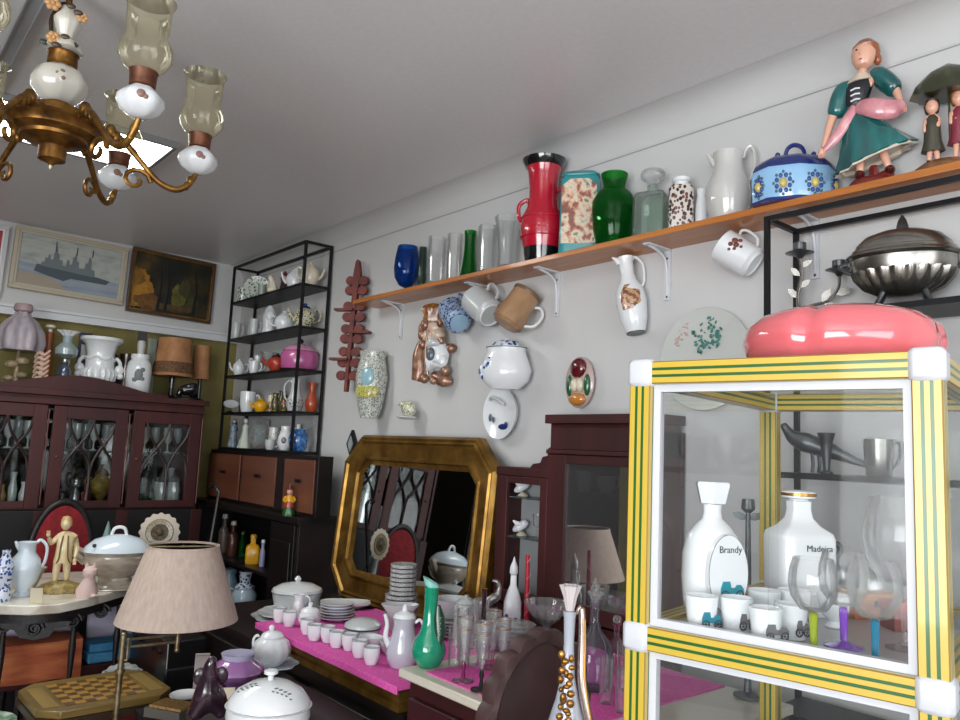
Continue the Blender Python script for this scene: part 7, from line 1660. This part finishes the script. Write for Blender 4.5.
def flute(px, py, lb, stem, H=62, R=8):
    ware('champagne_flute', lb, 'champagne flute', K(px, py), [
        ('glass_bowl', CRYSTAL, lambda m: m.L([(1.6, H * .3), (4, H * .5), (R * .9, H * .8), (R, H)], 24, th=.6)),
        ('gilt_band', mat('worn_gilt_band', '#a5836a', .35, .4), lambda m: [m.T([((R * .97) * math.cos(a), (R * .97) * math.sin(a), H * .985) for a in (2 * PI * i / 28 for i in range(28))], .5, 5, True), m.T([((R * .93) * math.cos(a), (R * .93) * math.sin(a), H * .82) for a in (2 * PI * i / 28 for i in range(28))], .7, 5, True)] and None),
        ('stem', stem, lambda m: m.L([(2, 2), (2.2, 5), (1.6, 10), (2.6, 14), (1.6, H * .3)], 12)), ('foot', stem, lambda m: m.L([(11, 0), (10.6, 1), (4, 2), (2, 3)], 26))])
flute(463, 681, 'champagne flute with a plum coloured foot on the marble counter', PLUMG)
flute(481, 690, 'champagne flute with a nearly black foot on the marble counter', SMOKEG, 66, 8.6)
FLB = mat('rosy_band', '#b98a86', .35, .2)
for px, py, lb in ((492, 668, 'champagne flute half hidden behind the dark teardrop vase'), (502, 676, 'champagne flute beside the scalloped tilt top')):
    flute(px, py, lb, PINKG, 56, 8)
TB = None
for px, py, H in ((454, 666, 50), (462, 660, 46), (473, 666, 42), (462, 646, 46), (474, 644, 44), (484, 660, 42)):
    P = K(px, py)
    if TB is None: TB = ware('tumbler', 'clear tumbler in the cluster behind the champagne flutes', 'tumbler', P, [('tumbler', CLEAR, lambda m: m.L([(6, 0), (6.4, 1), (7, 40)], 22, th=.6))], group='clear tumblers on the marble counter')
    else: dup(TB, P)
ware('teardrop_vase', 'slim dark plum teardrop vase rising among the glasses', 'vase', K(482, 650), [('vase', noisy('dark_plum_glass', [(.3, '#1a0a10'), (.7, '#35141f')], 20, rough=.1, coat=.8), lambda m: m.L([(3, 0), (5.4, 4), (5.6, 9), (3, 20), (2, 40), (2.6, 56), (3, 60)], 20))])
ware('crystal_vase', 'cut crystal vase with a flared rim behind the flutes', 'vase', K(480, 634), [('vase', CRYSTAL, lambda m: m.L([(5, 0), (5.4, 2), (6, 14), (8.4, 34)], 26, th=.8, fl=(10, .06)))])
for i in range(6):
    P = K(510, 648); ware('glass_plate', ('bottom', 'second', 'third', 'fourth', 'fifth', 'top')[i] + ' clear plate of the glass stack before the vitrine', 'plate', Vector((P.x + .004 * (i % 2), P.y, kf + i * 4.0 * kk(P))), [('plate', CRYSTAL, lambda m: m.L([(12, 0), (13, .6), (24, 3.4), (24, 4.2), (13, 1.8), (.01, 1.6)], 40, fl=(14, .02)))], group='glass plates stacked on the counter')
ware('footed_bowl', 'ruffled crystal bowl on a short foot in front of the vitrine', 'bowl', K(546, 634), [('bowl', CRYSTAL, lambda m: m.L([(11, 0), (12, 1), (4, 5), (4, 12), (12, 18), (20, 30), (23, 36)], 54, th=1, fl=(9, .05))), ('wine_red_base', mat('dark_ruby_residue', '#2a0c12', .3, coat=.5), lambda m: m.L([(4.6, 13), (11, 18), (12, 20)], 24))])
ware('bottle', 'white porcelain bottle with blue flower spots and pointed stopper', 'bottle', K(512, 622), [('bottle_body', WHITE, lambda m: m.L([(9, 0), (9.6, 1), (9, 26), (6, 36), (3.4, 42), (3, 52)], 26, sq=2)), ('flower_spot', NAVY, lambda m: m.S(3, -8.4, 10, 3, 1.4, 3.2, 8)), ('flower_spot', NAVY, lambda m: m.S(-5, -8.2, 13, 2.6, 1.4, 3, 8)), ('stopper', WHITE, lambda m: m.L([(3.2, 52.3), (4.4, 54), (4, 60), (1.4, 66), (.4, 70)], 16))])
ware('swan_ornament', 'silvery swan ornament beside the porcelain bottle', 'ornament', K(492, 628), [('swan_body', mat('silver_grey_swan', '#8a8684', .25, .7), lambda m: m.skin([(0, 0, 26), (4, 0, 32), (6, 0, 40), (3, 0, 46), (-2, 0, 46), (-6, 0, 24), (-9, 0, 20)], [(0, 1), (1, 2), (2, 3), (3, 4), (0, 5), (5, 6)], [6, 4, 2.6, 2.8, 1.2, 5, 2])), ('pedestal', CRYSTAL, lambda m: m.L([(8, 0), (8, 2), (4, 6), (5, 20)], 20))])
ware('taper_candle', 'red spiral taper candle in front of the mirrored wing', 'candle', K(527, 612), [('candle', mat('crimson_wax', '#a8122a', .4), lambda m: m.T([(0, 0, 6), (-.6, 0, 30), (-1.2, 0, 76)], [2.6, 2.5, 2.2], 10)), ('holder', CRYSTAL, lambda m: m.L([(5, 0), (5, 1.4), (3.2, 4), (3.2, 10)], 18)), ('wax_edge', mat('pale_wax_edge', '#c98a90', .5), lambda m: m.T([(2.4 * math.cos(t * .8) - .3, 2.4 * math.sin(t * .8), 8 + t * 2.1) for t in range(32)], .4, 5))])
# crockery at the right end of the magenta felt (in front of the gilt mirror)
Pp = PK(420, 631); k_ = kk(Pp)
for i in range(5):
    ware('plate', ('lowest', 'second', 'third', 'fourth', 'top')[i] + ' grey edged plate under the white bowl beside the green vase', 'plate', Vector((Pp.x + .1, Pp.y + .05, PT + i * 3.2 * k_)), [('plate', GREYRIM if i < 4 else GREYW, lambda m: m.L([(15, 0), (16, .8), (23, 3.6), (23, 4.8), (16, 2), (.01, 1.8)], 36))], group='grey plates beside the green vase')
ware('bowl', 'wide white bowl on top of the grey edged plates', 'bowl', Vector((Pp.x + .1, Pp.y + .05, PT + 5 * 3.2 * k_ + 1.8 * k_)), [('bowl', GREYW, lambda m: m.L([(9, 0), (10, 1), (16, 8), (20, 18)], 34, th=1))])
ware('dish', 'oval greyish dish leaning behind the coffee pot', 'dish', Vector((Pp.x - .015, Pp.y - .075, PT)), [('dish', GREYW, lambda m: m.L([(8, 0), (9, 1), (13, 20), (19, 27), (19, 28), (12, 22)], 34, ey=.55))])
ware('pot', 'grey dotted straight pot with white handle before the gilt mirror', 'pot', Vector((-1.895, -.41, PT)), [('pot_body', GREYRIM, lambda m: m.L([(11, 0), (12, 1), (12, 40), (10.4, 42)], 28)), ('lid', GREYW, lambda m: m.L([(10.8, 42.3), (8, 45), (2, 47), (2, 50)], 22)), ('handle', WHITE, lambda m: m.H(14, 22, 42, 6, 1.4, 1))])
Pc = Vector((ony(748, 560, -.26).x, -.26, kf)); hs = (ony(746, 500, -.26).z - kt) / kk(Pc)
ware('candlestick', 'dark leafy metal candlestick standing tall behind the Brandy flask', 'candlestick', Pc, [
    ('stem', PEWTERD, lambda m: [m.L([(14, 0), (14, 2), (4, 5), (2.4, 30), (3.4, hs * .6), (2.4, hs - 14)], 14), leaf(m, 0, hs - 20, -.3, 12), leaf(m, 0, hs - 20, -2.8, 12), leaf(m, 0, hs * .6, -2.6, 10), leaf(m, 0, hs * .5, -.6, 10)] and None),
    ('candle_cup', PEWTERD, lambda m: m.L([(3, hs - 14), (7, hs - 10), (6, hs)], 14, th=1))])
# glass at the right end of the counter
ware('decanter', 'tall clear decanter with a pointed glass stopper near the case', 'decanter', K(593, 688), [
    ('bottle', VIOLG, lambda m: m.L([(15, 0), (17, 2), (20, 16), (20.5, 30), (16, 46), (7, 56), (4.4, 66), (4.4, 78), (7, 84)], 32, th=1)),
    ('stopper', CRYSTAL, lambda m: m.L([(3.6, 80), (4, 86), (6, 90), (3, 94), (4.6, 99), (2, 104), (.4, 108)], 16))])
for px, py, H, lb in ((606, 703, 44, 'clear glass on pink felt in front of the tall decanter'), (624, 690, 46, 'clear glass behind the left post of the display case'), (622, 712, 42, 'clear glass on pink felt nearest the display case')):
    ware('tumbler', lb, 'tumbler', K(px, py), [('tumbler', CLEAR, lambda m: m.L([(6, 0), (6.4, 1), (8, H)], 24, th=.7))])
ware('cruet', 'pinkish glass cruet with ball stopper beside the display case', 'cruet', K(616, 672), [('cruet_body', PINKG, lambda m: m.L([(8, 0), (9, 2), (11, 14), (8, 26), (3, 34), (3, 44), (5, 47)], 26, th=.8)), ('stopper', CRYSTAL, lambda m: m.S(0, 0, 51, 4.4))])

# ================================================================ foreground: tilt-top table and silver gilt ewer
TX = Vector((-1.005, -.985, 0))
tt = thing('tilt_top_table', 'dark mahogany tilt top table with a scalloped edge standing upright', 'table', TX, 0)
tc = .957; R_ = .128
PLUM = noisy('plum_brown_mahogany', [(.25, '#2a1214'), (.55, '#3a1c1e'), (.85, '#4a2526')], 7, (1, 1, .12), .35, coat=.2)
m = MB(); m.at(0, 0, tc, PI / 2, 0, RZ + .76); m.L([(R_ * .9, -.010), (R_ * .93, -.004), (R_ * .93, .004), (R_ * .9, .0045), (.01, .0045)], 80, ey=1.12); top_ = m.build('top', PLUM, tt)
m = MB(); m.at(0, 0, tc, PI / 2, 0, RZ + .76)
def crust(r, h, n=180): return [(R_ * r * f_ * math.cos(a), R_ * r * f_ * math.sin(a) * 1.12, h) for a, f_ in ((2 * PI * j / n, 1 + (.07 * abs(math.sin(2 * PI * j / n * 9)) if r > .95 else 0)) for j in range(n))]
m.rings([crust(.935, -.016), crust(1.0, -.014), crust(1.03, 0), crust(1.0, .016), crust(.95, .02), crust(.9, .016), crust(.89, .0048), crust(.93, .0046), crust(.935, -.0158)], cap0=False, cap1=False); m.build('scalloped_rim', noisy('dusty_plum_rim', [(.3, '#33201f'), (.7, '#452e2e')], 20, rough=.5), top_)
m = MB(); m.L([(.03, .09), (.034, .2), (.018, .3), (.026, .5), (.016, .62), (.018, .80)], 18, x=-.03, y=.03); m.build('column', PLUM, tt)
for i in range(3):
    a = 2 * PI * i / 3 + .3; m = MB(); m.T([(-.03, .03, .14), (-.03 + .09 * math.cos(a), .03 + .07 * math.sin(a), .08), (-.03 + .15 * math.cos(a), .03 + .11 * math.sin(a), .012)], [.02, .014, .016], 8, smooth=3); m.build('leg', PLUM, tt)
EZ = .86
ex_ = ony(573, 700, -1.06)
es = thing('plant_stand', 'slim dark plant stand carrying the silver gilt ewer', 'stand', (ex_.x - .012, -1.06, 0)); m = MB(); m.L([(.05, EZ - .02), (.055, EZ - .01), (.05, EZ)], 24); m.build('top', PLUM, es)
m = MB(); m.L([(.05, 0), (.05, .02), (.016, .05), (.014, EZ - .05), (.03, EZ - .0205)], 16); m.build('column', PLUM, es)
P = Vector((ex_.x - .012, -1.06, EZ + .0005)); s = kk(P)
SILV = mat('silver_rose_lustre', '#b3a29c', .18, .85)
zt = (ony(570, 585, -1.06).z - P.z) / s; eg = (zt - 26) / 178
RGILT = noisy('rough_gilt', [(.3, '#6b4418'), (.6, '#a8783a'), (.85, '#dcb98a')], 60, rough=.3, metal=.8)
ware('ewer', 'ornate silvery white ewer with gilt flowers and a sweeping handle', 'ewer', P, [
    ('ewer_body', mat('pale_blue_white_lustre', '#a3a8b2', .2, coat=.7), lambda m: m.L([(r0_, h0_ * eg) for r0_, h0_ in [(20, 0), (22, 3), (12, 8), (10, 14), (20, 36), (23, 58), (20, 80), (12, 102), (7, 122), (5.2, 150), (6, 172), (7.2, 178)]], 36)),
    ('tulip_mouth', mat('frosty_white_lustre', '#c4bcbc', .2, coat=.7), lambda m: m.L([(3.4, 178 * eg + .3), (4.6, 178 * eg + 6), (6, 178 * eg + 14), (10, zt)], 60, th=1, fl=(6, .2))),
        *[('gilt_flower', RGILT, lambda m, i=i: m.S(-2 + 5.4 * math.sin(i * 2.3), -(6.4 + max(0, 124 - 86 - i * 2.6) * .36) - 1.2 * math.sin(i * 1.7), (86 + i * 2.6) * eg, 2.4 + 1.8 * abs(math.sin(i * 1.9)), 2.4, 2 + 2.6 * abs(math.cos(i * 2.7)), 8)) for i in range(22)],
    *[('gilt_flower', RGILT, lambda m, i=i: m.S(-2 + 6 * math.cos(i * 1.3), -21.5, (44 + i * 3.4) * eg, 4.6, 2.6, 4, 8)) for i in range(7)],
    ('handle', SILV, lambda m: m.T([(x_, y_, z_ * eg) for x_, y_, z_ in [(7, 0, 176), (12, 0, 181), (13.6, 0, 150), (14, -2, 120), (20, -4, 92), (28, -5, 64), (34, -4, 40), (20, 0, 26)]], [1.8, 3.4, 4.4, 4.8, 5.2, 5.4, 5, 3], 10, smooth=4)),
    ('handle_ridge', GOLD, lambda m: m.T([(x_, y_, z_ * eg) for x_, y_, z_ in [(15.6, -2.4, 172), (16.4, -2.8, 150), (17, -5, 120), (23, -7.6, 92), (31, -8.8, 64)]], 1, 6, smooth=4)),
])

# ================================================================ chandelier
P = ond(51, 163, 1.9); s = kk(P)
chn = thing('chandelier', 'gilt and flowered porcelain chandelier with amber glass hurricane shades', 'chandelier', P, facing(P))
FP = mat('ivory_chandelier_porcelain', '#d3cfc4', .25, coat=.5)
AB = noisy('antique_bronze_gilt', [(.3, '#4a2f14'), (.55, '#7d5524'), (.8, '#a67a3e')], 26, rough=.36, metal=.75)
def cp(n, mt, f, par=None):
    m = MB(s); f(m); return m.build(n, mt, par or chn)
cp('gilt_bowl', AB, lambda m: m.L([(2, -3), (3, -1), (7, 1), (12.6, 3), (13, 16), (16, 19), (30, 23), (31, 26), (40, 30), (41, 33), (46, 38), (44, 42), (30, 44), (24, 45), (24, 56), (14, 58), (12, 62)], 44))
cp('finial', mat('pale_screw', '#b3a68f', .4, .6), lambda m: m.L([(1, -7), (2.2, -5), (2.2, -2.6)], 10))
cp('porcelain_vase', FP, lambda m: m.L([(11, 62), (16, 65), (25, 76), (26, 84), (22, 94), (12, 101)], 40, fl=(8, .03)))
cp('gilt_collar', AB, lambda m: m.L([(12, 101), (14, 103), (13.4, 113), (15, 115), (9, 116)], 28))
cp('flower_ring', FP, lambda m: m.L([(9, 116), (17, 119), (15, 126), (8, 131)], 30, fl=(5, .08)))
cp('upper_vase', FP, lambda m: m.L([(7, 131), (8, 136), (13, 147), (13.6, 151), (9, 158), (6.4, 165)], 32, fl=(8, .04)))
BLS = mat('peach_blossom', '#c99a68', .4, coat=.3); LFB = mat('brown_leaf', '#4a3a2e', .4, coat=.3); LFD = mat('dark_green_leaf', '#2f3b36', .4, coat=.3)
def blossom2(m, x, y, z, r):
    for i in range(6):
        a = 2 * PI * i / 6; m.S(x + r * .7 * math.cos(a), y - 1, z + r * .7 * math.sin(a), r * .5, r * .4, r * .5, 8)
    m.S(x, y - 2, z, r * .4, r * .4, r * .4, 8)
for x, y, z, r in ((-10, -11, 124, 6), (-14, -8, 161, 6.5), (13, -8, 155, 5)): cp('blossom', BLS, lambda m: blossom2(m, x, y, z, r))
for x, y, z, mt in ((0, -15, 127, LFB), (8, -13, 122, LFB), (-7, -14, 117, LFB), (2, -12, 162, LFB), (9, -11, 158, LFB), (-18, -6, 120, LFD)): cp('leaf', mt, lambda m: m.S(x, y, z, 4.4, 1.6, 3, 8))
for x, y, z in ((-3, -25, 84), (2, -25.5, 80), (1, -25, 87), (-1, -24.6, 78)): cp('painted_flower', mat('rosy_brown_print', '#8a6a5e', .4) if not bpy.data.materials.get('rosy_brown_print') else bpy.data.materials['rosy_brown_print'], lambda m: m.S(x, y, z, 2.4, 1.2, 2.2, 8))
ctop = (ZC - .001 - P.z) / s
cp('rod', AB, lambda m: m.T([(0, 0, 165.2), (0, 0, ctop - 5)], 3, 10)); cp('ceiling_rose', AB, lambda m: m.L([(4, ctop - 6), (9, ctop - 3), (13, ctop - .4)], 28))
cp('hanging_chain', mat('dark_brown_chain', '#3a2a1e', .5, .5), lambda m: m.T([(-9, -3, 112), (-12, -4, 130), (-14, -3, 146), (-11, -2, 158), (-7, -1, 166), (-3, 0, 169)], 2, 8, smooth=3))
for ad in (0, -62, 60, 121, 182, -118):
    a = math.radians(ad); ca, sa = math.cos(a), math.sin(a)
    def Q(r, h, off=0): return (r * ca - off * sa, r * sa + off * ca, h)
    arm = cp('arm', BRASS, lambda m: [m.T([Q(36, 40), Q(52, 43), Q(66, 36), (Q(82, 20)), Q(100, 3), Q(118, -2), Q(131, 7), Q(137, 20)], [5, 4.4, 3.6, 3, 3.2, 3.6, 3.4, 2.6], 9, smooth=4),
        m.T([Q(78 + (15 - i) * math.cos(i * .62), 0 + (15 - i) * .9 * math.sin(i * .62)) for i in range(13)], [2.4] * 10 + [2, 1.6, 1], 7)] and None)
    cp('acanthus_leaf', BRASS, lambda m: [m.S(*Q(50, 46), 6, 6, 8, 8), m.S(*Q(62, 37), 5, 5, 6, 8), m.S(*Q(56, 41), 5, 5, 7, 8)] and None, arm)
    cp('acanthus_leaf', BRASS, lambda m: [m.S(*Q(132, 11), 4, 4, 6, 8), m.S(*Q(128, 4), 3.6, 3.6, 5, 8)] and None, arm)
    x, y, _ = Q(138, 0)
    cupm = cp('porcelain_cup', WHITE, lambda m: m.L([(4, 20), (9, 21.5), (16, 26), (20, 33), (19.6, 39), (15, 44), (11, 48)], 32, x=x, y=y, fl=(6, .05)), arm)
    cp('cup_flower', bpy.data.materials['rosy_brown_print'], lambda m: [m.S(x - 2, y - 19, 36, 4, 1.6, 4, 8), m.S(x + 2, y - 18.8, 34, 2.6, 1.6, 2.4, 8)] and None, arm)
    cp('gallery', noisy('brown_gallery', [(.3, '#4d2a1a'), (.7, '#76472e')], 40, rough=.45, metal=.4) if not bpy.data.materials.get('brown_gallery') else bpy.data.materials['brown_gallery'], lambda m: m.L([(9, 48), (11.4, 50), (12, 62), (13, 64), (10, 64)], 28, x=x, y=y), arm)
    cp('glass_shade', AMBERG, lambda m: m.L([(11, 64.5), (18, 69), (23.4, 78), (23, 88), (18.6, 97), (17.6, 101), (19, 107), (19.4, 124), (20.4, 130), (23, 134)], 32, x=x, y=y), arm)
